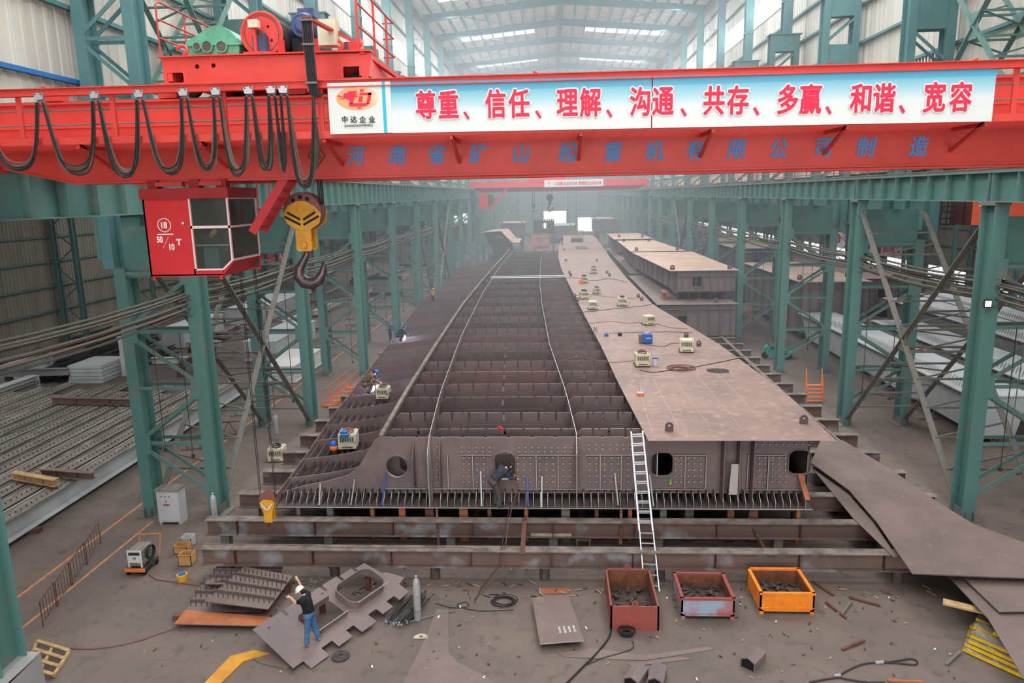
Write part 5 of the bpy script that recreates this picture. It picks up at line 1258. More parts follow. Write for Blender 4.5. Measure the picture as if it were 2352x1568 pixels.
def cast(name, cx_, y, z, w_, h_, m, label, hole=True, nt_=6, teeth=.35):
    P = [(cx_ - w_ / 2, z), (cx_ + w_ / 2, z), (cx_ + w_ / 2, z + h_)]
    for i in range(nt_):
        a = cx_ + w_ / 2 - w_ * (i + .4) / nt_; P += [(a, z + h_), (a, z + h_ - teeth), (a - w_ / nt_ * .35, z + h_ - teeth), (a - w_ / nt_ * .35, z + h_)]
    P += [(cx_ - w_ / 2, z + h_)]
    t = thing(name, label, 'plate', (cx_, y, z))
    plate('plate', P, [rrect(cx_, z + h_ * .5, w_ * .22, h_ * .4, .15)] if hole else [], .06, lambda u, v, q: (u, y + q, v), m, t)
    return t
a = onz(1222, 572, DZ_); b = onz(1262, 572, DZ_)
cbt = cast('pink_bulkhead', (a.x + b.x) / 2, a.y, DZ_, b.x - a.x, 2.5, 'pink_primer', 'pink primed bulkhead block standing far back on the open bridge section', True, 6, .3)
MB().box((a.x, a.y + .1, DZ_), (b.x, a.y + 1.6, DZ_ + .08)).build('base', 'pink_primer', cbt)
for xx in (a.x, b.x - .06): MB().box((xx, a.y + .06, DZ_), (xx + .06, a.y + 1.6, DZ_ + 2.2)).build('side', 'pink_primer', cbt)
MB().box((a.x + .3, a.y - .1, DZ_ + .35), (b.x - .3, a.y - .04, DZ_ + .43)).box((a.x + .3, a.y - .1, DZ_ + 1.8), (b.x - .3, a.y - .04, DZ_ + 1.88)).build('stiffener', 'pink_primer', cbt)
a = ony(1226, 531, 150); b = ony(1273, 531, 150); cast('castellated_plate', (a.x + b.x) / 2, 150, a.z - .2, b.x - a.x, 2.6, 'bar_dark', 'dark upright plate with a toothed top edge in front of the bright doorway', True, 9, .35)
MB_ = MB().box((a.x, 150.1, 0), (a.x + .3, 150.6, a.z + .3)).box((b.x - .3, 150.1, 0), (b.x, 150.6, a.z + .3)).box((a.x, 149.9, a.z - .3), (b.x, 150.2, a.z - .2)).box((a.x, 150.1, a.z - .5), (b.x, 151, a.z - .2)).build('trestle', 'mill_dark'); tag(MB_, 'dark trestle holding up the toothed plate before the doorway', 'trestle')
# yellow rack on the far deck
a = onz(1313, 556, DZ_ + .03); b = onz(1340, 556, DZ_ + .03)
t = thing('yellow_rack', 'yellow post rack standing far back on the tan deck', 'rack', a)
MB().box((a.x, a.y, a.z), (b.x, a.y + 3, a.z + .7)).build('crate', 'plate_brown', t)
for i in range(7): xx = a.x + (b.x - a.x) * i / 6; MB().box((xx - .06, a.y, a.z + .7), (xx + .06, a.y + .1, a.z + 2.1)).build('post', 'rack_yellow', t)
MB().box((a.x, a.y, a.z + 2.0), (b.x, a.y + .12, a.z + 2.1)).build('rail', 'rack_yellow', t)
# curved plates lying between the deck and the stacked sections
flat('curved_offcut', [(9.6, 42, 2.2), (9.1, 50, 2.3), (8.2, 60, 2.4), (7.9, 70, 2.4), (8.2, 70, 2.4), (8.9, 59, 2.4), (10.0, 50, 2.3), (10.6, 42, 2.2)], .04, 'deck_hazed', 'narrow curved tan plate strip between the deck and the stacked sections', 'plate')
t = bpy.data.objects['curved_offcut']
MB().box((9.5, 43, 1.1), (10.3, 43.3, 2.15)).box((8.2, 58, 1.1), (8.8, 58.3, 2.35)).build('prop', 'rust', t)
# ================================================================== THINGS ON THE SHOP FLOOR
def tb(mb, name, m, label, cat, group=None): return tag(mb.build(name, m), label, cat, group)
# ---- scrap bins
def bin_(name, label, x0, x1, y0, y1, z0, z1, m, legs, ears):
    t = thing(name, label, 'bin', ((x0 + x1) / 2, y0, 0)); w_ = .05
    MB().box((x0, y0, z0), (x1, y0 + w_, z1)).box((x0, y1 - w_, z0), (x1, y1, z1)).box((x0, y0, z0), (x0 + w_, y1, z1)).box((x1 - w_, y0, z0), (x1, y1, z1)).build('wall', m, t)
    MB().box((x0 + w_, y1 - w_ - .01, z0 + .05), (x1 - w_, y1 - w_, z1 - .03)).box((x0 + w_, y0 + w_, z0 + .05), (x0 + w_ + .01, y1 - w_, z1 - .03)).box((x1 - w_ - .01, y0 + w_, z0 + .05), (x1 - w_, y1 - w_, z1 - .03)).box((x0 + .02, y0 + .02, z0), (x1 - .02, y1 - .02, z0 + .05)).build('lining', 'bin_inside', t)
    if legs:
        f = MB()
        for z in (z1 - .06,): f.box((x0 - .02, y0 - .02, z), (x1 + .02, y0 + .07, z1 + .01)).box((x0 - .02, y1 - .07, z), (x1 + .02, y1 + .02, z1 + .01)).box((x0 - .02, y0, z), (x0 + .08, y1, z1 + .01)).box((x1 - .08, y0, z), (x1 + .02, y1, z1 + .01))
        f.build('rim', m if m != 'bin_grey' else 'bin_red', t)
        for a in (x0, x1 - .12):
            for b in (y0, y1 - .12): MB().box((a, b, 0), (a + .12, b + .12, z0 + .05)).build('leg', m, t)
        MB().box((x0, y0 - .015, z0 + .1), (x1, y0, z0 + .13)).build('seam', m, t)
    if ears:
        for y in (y0 + .02, y1 - .02):
            xm_ = (x0 + x1) / 2 + .0
            plate('lifting_ear', [(xm_ - .12, z1 - .05), (xm_ + .12, z1 - .05), (xm_ + .1, z1 + .06)] + [(xm_ + .1 * math.cos(a), z1 + .08 + .1 * math.sin(a)) for a in [PI * j / 8 for j in range(1, 8)]] + [(xm_ - .1, z1 + .06)], [circ(xm_, z1 + .08, .04, 12)], .03, lambda u, v, w2, y=y: (u, y + w2, v), m, t)
    s = MB(); rnd = random.Random(int(x0 * 10) + 3)
    for i in range(46):
        cx_ = rnd.uniform(x0 + .18, x1 - .18); cy2 = rnd.uniform(y0 + .2, y1 - .2); a = rnd.uniform(0, PI); L_ = rnd.uniform(.06, .2)
        z = z0 + .12 + rnd.uniform(0, .14)
        s.bar((cx_ - L_ * math.cos(a), cy2 - L_ * math.sin(a), z), (cx_ + L_ * math.cos(a), cy2 + L_ * math.sin(a), z + rnd.uniform(-.05, .08)), rnd.uniform(.03, .12), rnd.uniform(.01, .05))
    s.box((x0 + .06, y0 + .06, z0 + .05), (x1 - .06, y1 - .06, z0 + .12))
    o = s.build('scrap_heap', 'scrap'); tag(o, 'dark steel offcuts heaped inside the %s' % {'bin_red': 'tall red bin', 'bin_grey': 'grey and red painted crate', 'orange_bin': 'orange crate'}[m], 'scrap', None, 'stuff')
    return t
bin_('scrap_bin', 'tall rusty red scrap bin with lifting ears at the foot of the ladder', 1.62, 3.06, 19.85, 22.1, .0, .78, 'bin_red', False, True)
bin_('scrap_crate', 'pale grey and red painted steel crate between the red and orange bins', 3.82, 5.42, 20.45, 22.0, .12, .72, 'bin_grey', True, False)
bin_('scrap_crate', 'bright orange steel crate full of offcuts, right of the other bins', 6.28, 7.92, 20.8, 22.35, .1, .72, 'orange_bin', True, False)
# ---- aluminium ladder
t = thing('ladder', 'long silvery aluminium ladder leaning on the bridge deck behind the red bin', 'ladder', onz(1498, 1358, 0))
A0, A1 = onz(1480, 1355, 0), onz(1514, 1358, 0); B0, B1 = ony(1450, 992, 25.15), ony(1476, 990, 25.15)
for (p, q) in ((A0, B0), (A1, B1)):
    MB().bar(p, q, .035, .09).build('stile', 'alu', t)
    m_ = p.lerp(q, .36) + Vector((-.03, -.08, .03)); MB().bar(m_, q + Vector((-.03, -.08, .05)), .03, .08).build('extension_stile', 'alu', t)
for i in range(16):
    f = (i + .5) / 16; MB().bar(A0.lerp(B0, f), A1.lerp(B1, f), .035, .03).build('rung', 'alu', t)
    if f > .38: d = Vector((-.03, -.08, .10)); MB().bar(A0.lerp(B0, f) + d, A1.lerp(B1, f) + d, .035, .03).build('rung', 'alu', t)
# ---- gas cylinders
def gas(px, py, label, m='cylinder_grey', h=1.5, r=.115):
    q = onz(px, py, 0); t = thing('gas_cylinder', label, 'gas cylinder', q, 'standing gas cylinders')
    MB().lathe(q, (0, 0, 1), [(0, r * .9), (.04, r), (h * .83, r), (h * .88, r * .86), (h * .92, r * .55), (h * .94, r * .35)], 20).build('body', m, t, True)
    MB().lathe(q + Vector((0, 0, h * .94)), (0, 0, 1), [(0, r * .3), (h * .04, r * .26), (h * .05, r * .34), (h * .06, r * .1)], 12).build('valve', 'galv', t)
    MB().lathe(q + Vector((0, 0, .32)), (0, 0, 1), [(0, r * 1.02), (.03, r * 1.02)], 20).build('ring', 'dust_steel', t)
gas(960, 1423, 'tall silver grey gas cylinder standing beside the bundle of dark bars')
gas(496, 1212, 'grey gas cylinder standing right of the grey electrical cabinet')
gas(637, 1010, 'distant silver gas cylinder behind the left cross brace')
# ---- electrical cabinet
t = thing('electrical_cabinet', 'grey steel electrical cabinet at the foot of the left column', 'cabinet', (-15.6, 26.8, 0))
MB().box((-16.1, 26.75, .1), (-15.2, 27.35, 1.45)).build('body', 'light_grey', t); MB().box((-16.14, 26.7, 1.45), (-15.16, 27.4, 1.5)).build('top', 'dusty_beam', t)
MB().box((-16.04, 26.73, .16), (-15.26, 26.75, 1.4)).build('door', 'light_grey', t)
for x in (-16.1, -15.3): MB().box((x, 26.78, 0), (x + .1, 27.3, .1)).build('foot', 'light_grey', t)
for x in (-15.88, -15.72, -15.56): MB().cyl((x, 26.73, 1.22), (x, 26.71, 1.22), .025, n=8).build('button', 'bar_dark', t)
MB().box((-15.82, 26.71, .84), (-15.58, 26.73, .9)).build('warning_mark', 'bin_red', t); MB().box((-15.71, 26.70, .98), (-15.69, 26.73, 1.06)).build('handle', 'bar_dark', t)
# ---- welding machines
def machine(px, py, label, z=0.0, m='cream', s=1.0, rz=0.0, coil=True, coil_m='grease', q=None):
    q = onz(px, py, z) if q is None else q; t = thing('welding_machine', label, 'welding machine', q, 'welding machines'); t.rotation_euler = (0, 0, rz)
    W_, D_, H_ = .34 * s, .75 * s, .62 * s
    def o(mb, n, mm): b = mb.build(n, mm, None); b.parent = t; return b
    o(MB().poly([(-W_, 0, .06), (W_, 0, .06), (W_, .0, H_ * .55), (W_ * .95, .06, H_), (-W_ * .95, .06, H_), (-W_, 0, H_ * .55)], .02, (0, -1, 0)).box((-W_, .02, .06), (W_, D_, H_)), 'case', m)
    o(MB().box((-W_ * .8, -.012, H_ * .52), (W_ * .8, .0, H_ * .9)), 'front_panel', 'cream_dirty' if m == 'cream' else m)
    for i in range(6): o(MB().box((-W_ * .75 + i * W_ * .27, -.018, H_ * .56), (-W_ * .62 + i * W_ * .27, -.01, H_ * .84)), 'vent_slot', 'bar_dark')
    o(MB().box((-W_ * .6, -.012, .12), (W_ * .6, -.004, .16)), 'name_strip', 'bar_dark')
    for a in (-W_, W_): o(MB().cyl((a - .03, .1, .06), (a + .03, .1, .06), .06, n=10).cyl((a - .03, D_ - .1, .06), (a + .03, D_ - .1, .06), .06, n=10), 'castor', 'black')
    for a in (-W_ * .8, W_ * .8): o(MB().tube([(a, .12, H_), (a, .12, H_ + .08), (a, D_ - .12, H_ + .08), (a, D_ - .12, H_)], .015, 5), 'carry_handle', 'galv')
    if coil:
        r = random.Random(int(px + py)); mb = MB()
        for k in range(6):
            rr_ = .2 * s + r.uniform(-.05, .05); mb.tube([(rr_ * math.cos(a) + r.uniform(-.01, .01), D_ * .45 + rr_ * math.sin(a), H_ + .03 + .022 * k + .02 * math.sin(2 * a + k)) for a in [2 * PI * j / 16 for j in range(17)]], .014, 5)
        o(mb, 'coiled_lead', coil_m)
    return t
ZD = DZ_ + .04
machine(1477, 843, 'cream welding machine with coiled red leads, nearest one on the deck plate', ZD, coil_m='cable_red', rz=.03, s=1.05)
machine(1577, 810, 'cream welding machine with dirty top near the right edge of the deck plate', ZD, rz=-.15, s=1.1, coil=False)
machine(1495, 747, 'pale cream welding machine with orange red marks behind the blue machine', ZD, rz=.35, coil=False, s=1.0)
machine(1430, 703, 'cream welding machine with brown coiled leads alone in the middle of the deck', ZD)
machine(1362, 711, 'cream welding machine with crossed straps, front one of the group on the left deck edge', ZD, coil=False)
machine(1344, 687, 'cream welding machine with a black coil beside it, second in the left deck group', ZD, coil_m='rubber', rz=.2)
machine(1373, 675, 'cream wheeled wire feeder with tangled leads behind the left deck group', ZD, s=.8, rz=.3)
machine(1342, 650, 'cream welding machine with an orange can in front of it on the far deck', ZD, coil_m='rubber')
machine(1364, 628, 'small far cream welding machine, furthest one on the deck', ZD)
machine(798, 1034, 'cream welding machine with copper coils and a blue toolbox in the left wing', BZ + .5, q=onz(798, 1034, 1.95), coil_m='rust_orange', s=1.15, rz=.1)
machine(878, 918, 'cream welding machine with thick coils beside the arc welder', q=onz(878, 918, 1.95), coil_m='cable_dusty')
machine(636, 1060, 'white welding machine with hanging cables on the floor left of the bridge', q=onz(633, 1062, 0), s=1.1, rz=.1, coil_m='rubber')
t = thing('welding_machine', 'bright blue inverter welding machine on the deck plate', 'welding machine', onz(1487, 789, ZD), 'welding machines'); q = t.location
MB().box((q.x - .3, q.y, q.z + .05), (q.x + .3, q.y + .55, q.z + .55)).build('case', 'machine_blue', t); MB().box((q.x - .46, q.y + .05, q.z + .05), (q.x - .3, q.y + .5, q.z + .5)).build('side_panel', 'dust_steel', t)
text('lettering', 'AOTAI', .1, (q.x + .05, q.y - .005, q.z + .32), 'white_text', t, bold=.004); MB().tube([(q.x - .2, q.y + .25, q.z + .55), (q.x - .2, q.y + .25, q.z + .62), (q.x + .2, q.y + .25, q.z + .62), (q.x + .2, q.y + .25, q.z + .55)], .015, 5).build('carry_handle', 'galv', t)
tb(MB().tube([onz(a, b, ZD + .02) + Vector((0, 0, .545)) for a, b in ((1478, 786), (1483, 783), (1490, 786), (1496, 783))], .03, 5), 'red_lead', 'red_flag', 'short bright red lead bunched on top of the blue machine', 'cable')
q = onz(790, 1012, 2.5); t = thing('toolbox', 'blue steel toolbox on top of the left wing welding machine', 'toolbox', q)
MB().box((q.x - .16, q.y, q.z + .12), (q.x + .16, q.y + .3, q.z + .4)).build('box', 'blue', t); MB().box((q.x - .17, q.y - .01, q.z + .28), (q.x + .17, q.y + .31, q.z + .3)).build('lid_edge', 'white', t)
q = onz(767, 1034, 1.95); t = thing('water_jug', 'orange jug with a round blue lid beside the left wing welding machine', 'jug', q)
MB().lathe(q, (0, 0, 1), [(0, .16), (.1, .18), (.24, .17)], 14).build('jug', 'orange_paint', t, True); MB().ball((q.x, q.y, q.z + .24), .17, .17, .2, 14, zmin=0).build('lid', 'helmet_blue', t, True)
q = onz(1505, 840, ZD); t = thing('plastic_bucket', 'pale lilac plastic bucket right of the nearest deck welding machine', 'bucket', q)
MB().lathe(q, (0, 0, 1), [(0, .13), (.42, .16)], 16).build('tub', 'plastic_bucket', t); MB().lathe(q + Vector((0, 0, .4)), (0, 0, 1), [(0, .165), (.03, .165)], 16).build('rim', 'motor_blue', t)
q = onz(1368, 760, ZD); t = thing('steel_flask', 'shiny steel canister near the left edge of the deck', 'canister', q)
MB().lathe(q, (0, 0, 1), [(0, .1), (.3, .1), (.36, .06), (.42, .05)], 14).build('body', 'galv', t)
q = onz(1334, 652, ZD); tb(MB().lathe(q, (0, 0, 1), [(0, .16), (.4, .16)], 12), 'orange_can', 'orange_paint', 'orange can before the fourth machine of the far deck group', 'can')
q = onz(1471, 907, ZD); t = thing('magnetic_lamp', 'small orange and silver tool standing on the near deck plate', 'tool', q)
MB().lathe(q, (0, 0, 1), [(0, .16), (.1, .16)], 14).build('base', 'orange_paint', t); MB().lathe(q + Vector((0, 0, .1)), (0, 0, 1), [(0, .13), (.03, .13), (.04, .05), (.3, .03)], 12).build('stem', 'alu', t)
for i, (px, py, m, lb) in enumerate(((1424, 771, 'black', 'small black box left of the blue machine on the deck'), (1393, 772, 'blue', 'small blue and black tool box near the left deck edge'))):
    q = onz(px, py, ZD); t = thing('tool_case', lb, 'case', q); MB().box((q.x - .12, q.y, q.z), (q.x + .12, q.y + .2, q.z + .16)).build('case', m, t); MB().tube([(q.x - .05, q.y + .1, q.z + .16), (q.x - .05, q.y + .1, q.z + .2), (q.x + .05, q.y + .1, q.z + .2), (q.x + .05, q.y + .1, q.z + .16)], .01, 4).build('handle', 'bar_dark', t)
# ---- cables and hoses
def hose(pts, z, r, m, label, cat='cable', wob=.0, name='cable', grp=None):
    P = [onz(a, b, z + (0 if len(p_) < 3 else p_[2])) for p_ in pts for a, b in [p_[:2]]]
    # Catmull-Rom smoothing
    out = []
    Q = [P[0]] + P + [P[-1]]
    for i in range(1, len(Q) - 2):
        for s in range(6):
            u = s / 6; out.append(.5 * ((2 * Q[i]) + (-Q[i - 1] + Q[i + 1]) * u + (2 * Q[i - 1] - 5 * Q[i] + 4 * Q[i + 1] - Q[i + 2]) * u * u + (-Q[i - 1] + 3 * Q[i] - 3 * Q[i + 1] + Q[i + 2]) * u ** 3))
    out.append(P[-1])
    return tag(MB().tube(out, r, 6).build(name, m), label, cat, grp)
hose([(1283, 830), (1330, 820), (1400, 832), (1470, 826)], ZD, .02, 'cable_red', 'reddish welding lead running to the nearest deck machine from the left edge')
hose([(1470, 850), (1500, 855), (1540, 850), (1600, 842), (1700, 822)], ZD, .025, 'rubber', 'dark lead running from the nearest machine to the right deck edge')
hose([(1340, 745), (1400, 738), (1440, 742), (1490, 740), (1540, 752), (1580, 755)], ZD, .025, 'cable_red', 'reddish lead crossing the deck behind the blue machine')
hose([(1400, 765), (1440, 764), (1480, 763), (1540, 762), (1590, 764)], ZD, .025, 'cable', 'dark lead crossing the deck just behind the blue machine')
hose([(1310, 680), (1350, 676), (1400, 682), (1460, 686)], ZD, .03, 'cable_red', 'reddish lead crossing the deck at the left machine group')
hose([(1322, 718), (1370, 714), (1420, 708), (1480, 702), (1500, 697)], ZD, .03, 'cable', 'dark lead running along the front of the middle machines')
hose([(1290, 640), (1320, 638), (1360, 645), (1400, 640), (1440, 648)], ZD, .04, 'cable', 'dark lead crossing the far deck behind the machines')
hose([(1480, 790), (1520, 796), (1545, 788), (1570, 790)], ZD, .02, 'cable', 'thin dark lead between the blue machine and the right hand machine')
mb = MB(); q = onz(1563, 847, ZD); r_ = random.Random(4)
for k in range(7): rr_ = .45 + r_.uniform(-.15, .15); ox, oy = r_.uniform(-.1, .1), r_.uniform(-.1, .1); mb.tube([(q.x + ox + rr_ * 1.2 * math.cos(a), q.y + oy + rr_ * math.sin(a), q.z + .012 * k + .01) for a in [2 * PI * j / 22 for j in range(23)]], .016, 5)
tb(mb, 'coiled_cable', 'cable_red', 'flat coil of brown cable on the deck near the round manhole', 'cable')
hose([(150, 1488), (220, 1489), (300, 1476), (380, 1450), (440, 1428), (560, 1385), (640, 1340)], .02, .014, 'cable_red', 'thin red hose curving across the floor at lower left', 'hose')
hose([(342, 1318), (360, 1330), (400, 1336), (460, 1345)], .02, .018, 'cable_red', 'pinkish hose running from the welding cart to the right', 'hose')
hose([(440, 1250), (700, 1252, .0), (760, 1256), (900, 1258), (1050, 1256), (1100, 1262)], 1.1, .009, 'cable_red', 'long thin pink hose lying on the front support beam', 'hose')
hose([(1302, 1568), (1340, 1530), (1370, 1500), (1400, 1460), (1402, 1430)], .03, .03, 'rubber', 'thick black cable running from the red bin to the bottom edge', 'cable')
hose([(1350, 1525), (1380, 1512), (1450, 1490), (1452, 1470)], .03, .014, 'cable', 'thin dark cable branching off beside the red bin', 'cable')
hose([(1000, 1385), (1040, 1395), (1075, 1392), (1070, 1382), (1050, 1390), (1100, 1402), (1180, 1400)], .02, .013, 'cable', 'thin looping cable on the floor right of the gas cylinder', 'cable')
hose([(940, 1428), (1000, 1412), (1045, 1402)], .03, .03, 'dust_steel', 'straight thin grey rod on the floor right of the gas cylinder', 'rod', name='steel_rod')
mb = MB(); q = onz(1155, 1383, 0); 
for k in range(5): rr_ = .26 + .05 * math.sin(k * 2); mb.tube([(q.x + .02 * k + rr_ * 1.3 * math.cos(a), q.y + rr_ * math.sin(a), .02 + .02 * k) for a in [2 * PI * j / 20 for j in range(21)]], .014, 5)
tb(mb, 'coiled_cable', 'rubber', 'small black cable coil on the floor below the front beam', 'cable')
for k, (c_, lb) in enumerate((('cable_red', 'red twin hose hanging from the bent welder down over the beams'), ('cable', 'dark hose hanging beside the red one at the bent welder'))):
    P = [ony(1180 + 4 * k, 1088, 25.5), ony(1185 + 5 * k, 1130, 25.2), ony(1176 - 5 * k, 1165, 24.9), ony(1168 - 6 * k, 1200, 24.5), ony(1162 - 8 * k, 1245, 22.9), ony(1156 - 10 * k, 1300, 22.4), onz(1115 - 10 * k, 1350, .03), onz(1090, 1375 + 8 * k, .03)]
    tb(MB().tube(P, .016, 6), 'gas_hose', c_, lb, 'hose')
mb = MB(); q = onz(1440, 1462, 0); r_ = random.Random(9)
for k in range(9): rr_ = r_.uniform(.1, .3); mb.tube([(q.x + r_.uniform(-.02, .02) + rr_ * math.cos(a), q.y + .1 + rr_ * .8 * math.sin(a), .02 + .02 * k) for a in [2 * PI * j / 14 for j in range(15)]], .012, 5)
tb(mb, 'tangled_wire', 'rubber', 'tangle of black wire on the floor before the red bin', 'cable')
# ---- wire rope slings at lower right
def sling(P, label, r=.022):
    t = thing('wire_sling', label, 'sling', onz(*P[0], 0)); pts = [onz(a, b, .03) for a, b in P]; out = []; Q = [pts[0]] + pts + [pts[-1]]
    for i in range(1, len(Q) - 2):
        for s in range(5):
            u = s / 5; out.append(.5 * ((2 * Q[i]) + (-Q[i - 1] + Q[i + 1]) * u + (2 * Q[i - 1] - 5 * Q[i] + 4 * Q[i + 1] - Q[i + 2]) * u * u + (-Q[i - 1] + 3 * Q[i] - 3 * Q[i + 1] + Q[i + 2]) * u ** 3))
    MB().tube(out, r, 6).build('rope', 'cable', t); return t
s1 = sling([(1920, 1556), (1945, 1540), (1980, 1525), (2015, 1521), (2060, 1522), (2100, 1526), (2107, 1518), (2090, 1512), (2055, 1518), (2018, 1521)], 'black wire rope sling with a looped eye and silver ferrule on the floor')
a, b = onz(2010, 1522, .03), onz(2028, 1520, .03); MB().cyl(a, b, .05, n=10).build('ferrule', 'galv', s1)
s2 = sling([(1860, 1566), (1920, 1556), (1950, 1560), (1990, 1566), (2040, 1566)], 'black wire rope sling at the bottom edge under the looped one'); a, b = onz(1916, 1553, .03), onz(1930, 1550, .03); MB().cyl(a, b, .05, n=10).build('ferrule', 'galv', s2)
# ---- flat plates on the floor
def fp(name, P, z, th, m, label, cat='plate', grp=None, edge='dust_steel'):
    return tag(MB().poly([onz(a, b, z) for a, b in P], th, (0, 0, 1), 0, 1).build(name, [m, edge]), label, cat, grp)
fp('steel_plate', [(900, 1620), (975, 1470), (1003, 1398), (1030, 1400), (1031, 1500), (1050, 1518), (1180, 1590), (1180, 1620)], .03, .03, 'plate_brown', 'large flat brown plate with cut corners on the floor at bottom centre')
t = fp('marked_plate', [(1240, 1478), (1342, 1470), (1306, 1365), (1222, 1372)], .24, .03, 'plate_brown', 'brown plate on blocks with white stencilled figures, left of the red bin', edge='cut_edge')
for k, (a, b) in enumerate(((1225, 1376), (1300, 1372), (1245, 1474), (1335, 1466))): q = onz(a, b, .2); 
tw = thing('plate_stand', 'low timber packing under the stencilled plate', 'block', onz(1290, 1420, 0)); a, b = onz(1240, 1376, .2), onz(1330, 1466, .2)
MB().box((a.x, 21.0, 0), (a.x + 1.0, 21.15, .205)).build('sleeper', 'rust', tw); MB().box((a.x, 19.3, 0), (a.x + 1.1, 19.45, .205)).build('sleeper', 'rust', tw)
o = bpy.data.objects['marked_plate']
for i, s_ in enumerate(('ZX-Q345', 'GB3274-2', '16X2000', 'ZX2 9003')):
    p = onz(1286 + 11 * i, 1446 - 1 * i, .245)
    text('stencil_text', s_, .085, (p.x, p.y, .243), 'white_text', None, bold=.001, right=(-.17, .98, 0), up=(-.98, -.17, 0), depth=.001).name = 'stencil_text'
for o2 in [x for x in COL.objects if x.name.startswith('stencil_text') and x.parent is None]:
    o2.parent = o
fp('rusty_pad', [(1240, 1362), (1305, 1362), (1303, 1350), (1243, 1350)], .02, .02, 'rust_orange', 'rusty orange pad on the floor behind the stencilled plate')
fp('ochre_plate', [(380, 1660), (530, 1505), (585, 1492), (620, 1500), (560, 1516), (505, 1570), (470, 1660)], .05, .04, 'ochre', 'ochre painted curved steel plate at the bottom edge', edge='ochre')
fp('grey_cut_plate', [(560, 1500), (600, 1470), (690, 1500), (660, 1535), (600, 1522)], .04, .03, 'plate_brown', 'small brown cut plate left of the man')
fp('floor_bar', [(1280, 1500), (1360, 1488), (1480, 1504), (1625, 1484), (1640, 1490), (1480, 1516), (1300, 1508)], .02, .02, 'plate_brown', 'thin long flat bar on the floor below the bins')
fp('floor_bar', [(1440, 1522), (1560, 1508), (1590, 1512), (1450, 1530)], .02, .02, 'plate_brown', 'short flat bar below the long thin one on the floor')
# big curved plates at the right, lying over the ends of the beams
fp('deck_offcut', [(1862, 1062), (1885, 1010), (1935, 1010), (2050, 1080), (2150, 1150), (2240, 1205), (2400, 1262), (2460, 1330), (2352, 1326), (2280, 1324), (2095, 1316), (2015, 1200), (1950, 1125)], 1.32, .04, 'plate_brown', 'big curved brown plate lying across the beam ends on the right', edge='mill_dark')
fp('deck_offcut', [(1866, 1070), (1900, 1082), (2000, 1190), (2060, 1278), (2052, 1278), (1960, 1190), (1870, 1080)], 1.13, .03, 'deck_offcut' if False else 'plate_brown', 'narrow brown plate showing under the left edge of the big curved one')
fp('deck_offcut', [(2178, 1322), (2300, 1326), (2420, 1330), (2420, 1470), (2352, 1560), (2270, 1420)], 1.0, .03, 'plate_brown', 'lower brown plate with a step, below the big curved one at the right edge')
fp('deck_offcut', [(2210, 1323), (2420, 1328), (2420, 1402), (2295, 1404)], 1.1, .03, 'plate_brown', 'middle brown plate between the big curved one and the lowest one')
for k, (x, y, h_) in enumerate(((12.6, 19.6, .95), (14.3, 21.2, 1.05), (14.6, 24.5, 1.1), (15.2, 23.6, 1.25))):
    tb(MB().box((x - .15, y - .15, 0), (x + .15, y + .15, h_)), 'plate_post', 'rust', 'rusty post under the curved plates at right, %s from the camera' % ORD[k], 'post', 'posts under the right hand plates')
# ---- yellow painted bars stack
sy0 = onz(2205, 1500, 0); k = 0
for lv in range(6):
    for j in range(3 if lv < 4 else 2):
        x = 11.55 + .30 * j + .07 * lv + (0 if lv < 4 else .3); y = 18.9 - .55 * j + .05 * lv; L_ = 2.9
        d = Vector((.62, -.78, 0)); p = Vector((x + (.2 if lv > 3 else 0), 19.15 + .42 * j + .05 * (lv % 2), .08 + .13 * lv)); 
        tb(MB().bar(p, p + d * L_, .38, .095).bar(p + Vector((0, 0, .05)), p + d * L_ + Vector((0, 0, .05)), .37, .012, mi=1), 'yellow_bar', ['yellow', 'dusty_beam'], 'yellow steel bar in the stack at the right edge, %s layer, %s bar' % (ORD[lv], ORD[j]), 'bar', 'yellow bars at the right edge')
p = Vector((11.45, 20.3, .80)); tb(MB().bar(p, p + Vector((1.0, -.55, 0)), .3, .06), 'loose_board', 'wood', 'loose tan board lying on the yellow bars', 'board')
# ---- folded profiles and small debris
def prof_piece(px, py, rz, label, m='mill'):
    q = onz(px, py, 0); t = thing('folded_profile', label, 'profile', q); t.rotation_euler = (0, 0, rz)
    o = MB().poly([(0, 0, 0), (.42, 0, 0), (.42, 0, .26), (.2, 0, .36), (0, 0, .26)], .7, (0, -1, 0)).build('body', m, None); o.parent = t
    o = MB().poly([(.03, -.005, .03), (.39, -.005, .03), (.39, -.005, .24), (.2, -.005, .33), (.03, -.005, .24)], .02, (0, -1, 0)).build('open_end', 'black', None); o.parent = t
prof_piece(1432, 1576, -.5, 'brown folded steel profile at the bottom edge, left one'); prof_piece(1486, 1580, -.3, 'brown folded steel profile at the bottom edge, right one')
prof_piece(1700, 1530, -.7, 'small brown folded box profile on the floor below the crates')
def disc(px, py, label, r=.22, half=True, m='plate_brown', hole=.06):
    q = onz(px, py, 0); P = [(q.x + r * math.cos(a), q.y + r * math.sin(a)) for a in [PI * j / 12 for j in range(13 if half else 24)]]
    o = plate('round_offcut', P, [circ(q.x, q.y + (r * .4 if half else 0), hole, 12)], .04, lambda u, v, w_: (u, v, .03 + w_), m); tag(o, label, 'offcut')
disc(966, 1468, 'half round pale steel offcut on the floor right of the bars', m='cream_dirty'); disc(1047, 1337, 'ring shaped offcut on the floor under the front beam', half=False, r=.16)
disc(783, 1508, 'dark lifting lug offcut under the tilted plate frame', r=.26, m='bar_dark', half=False, hole=.07)
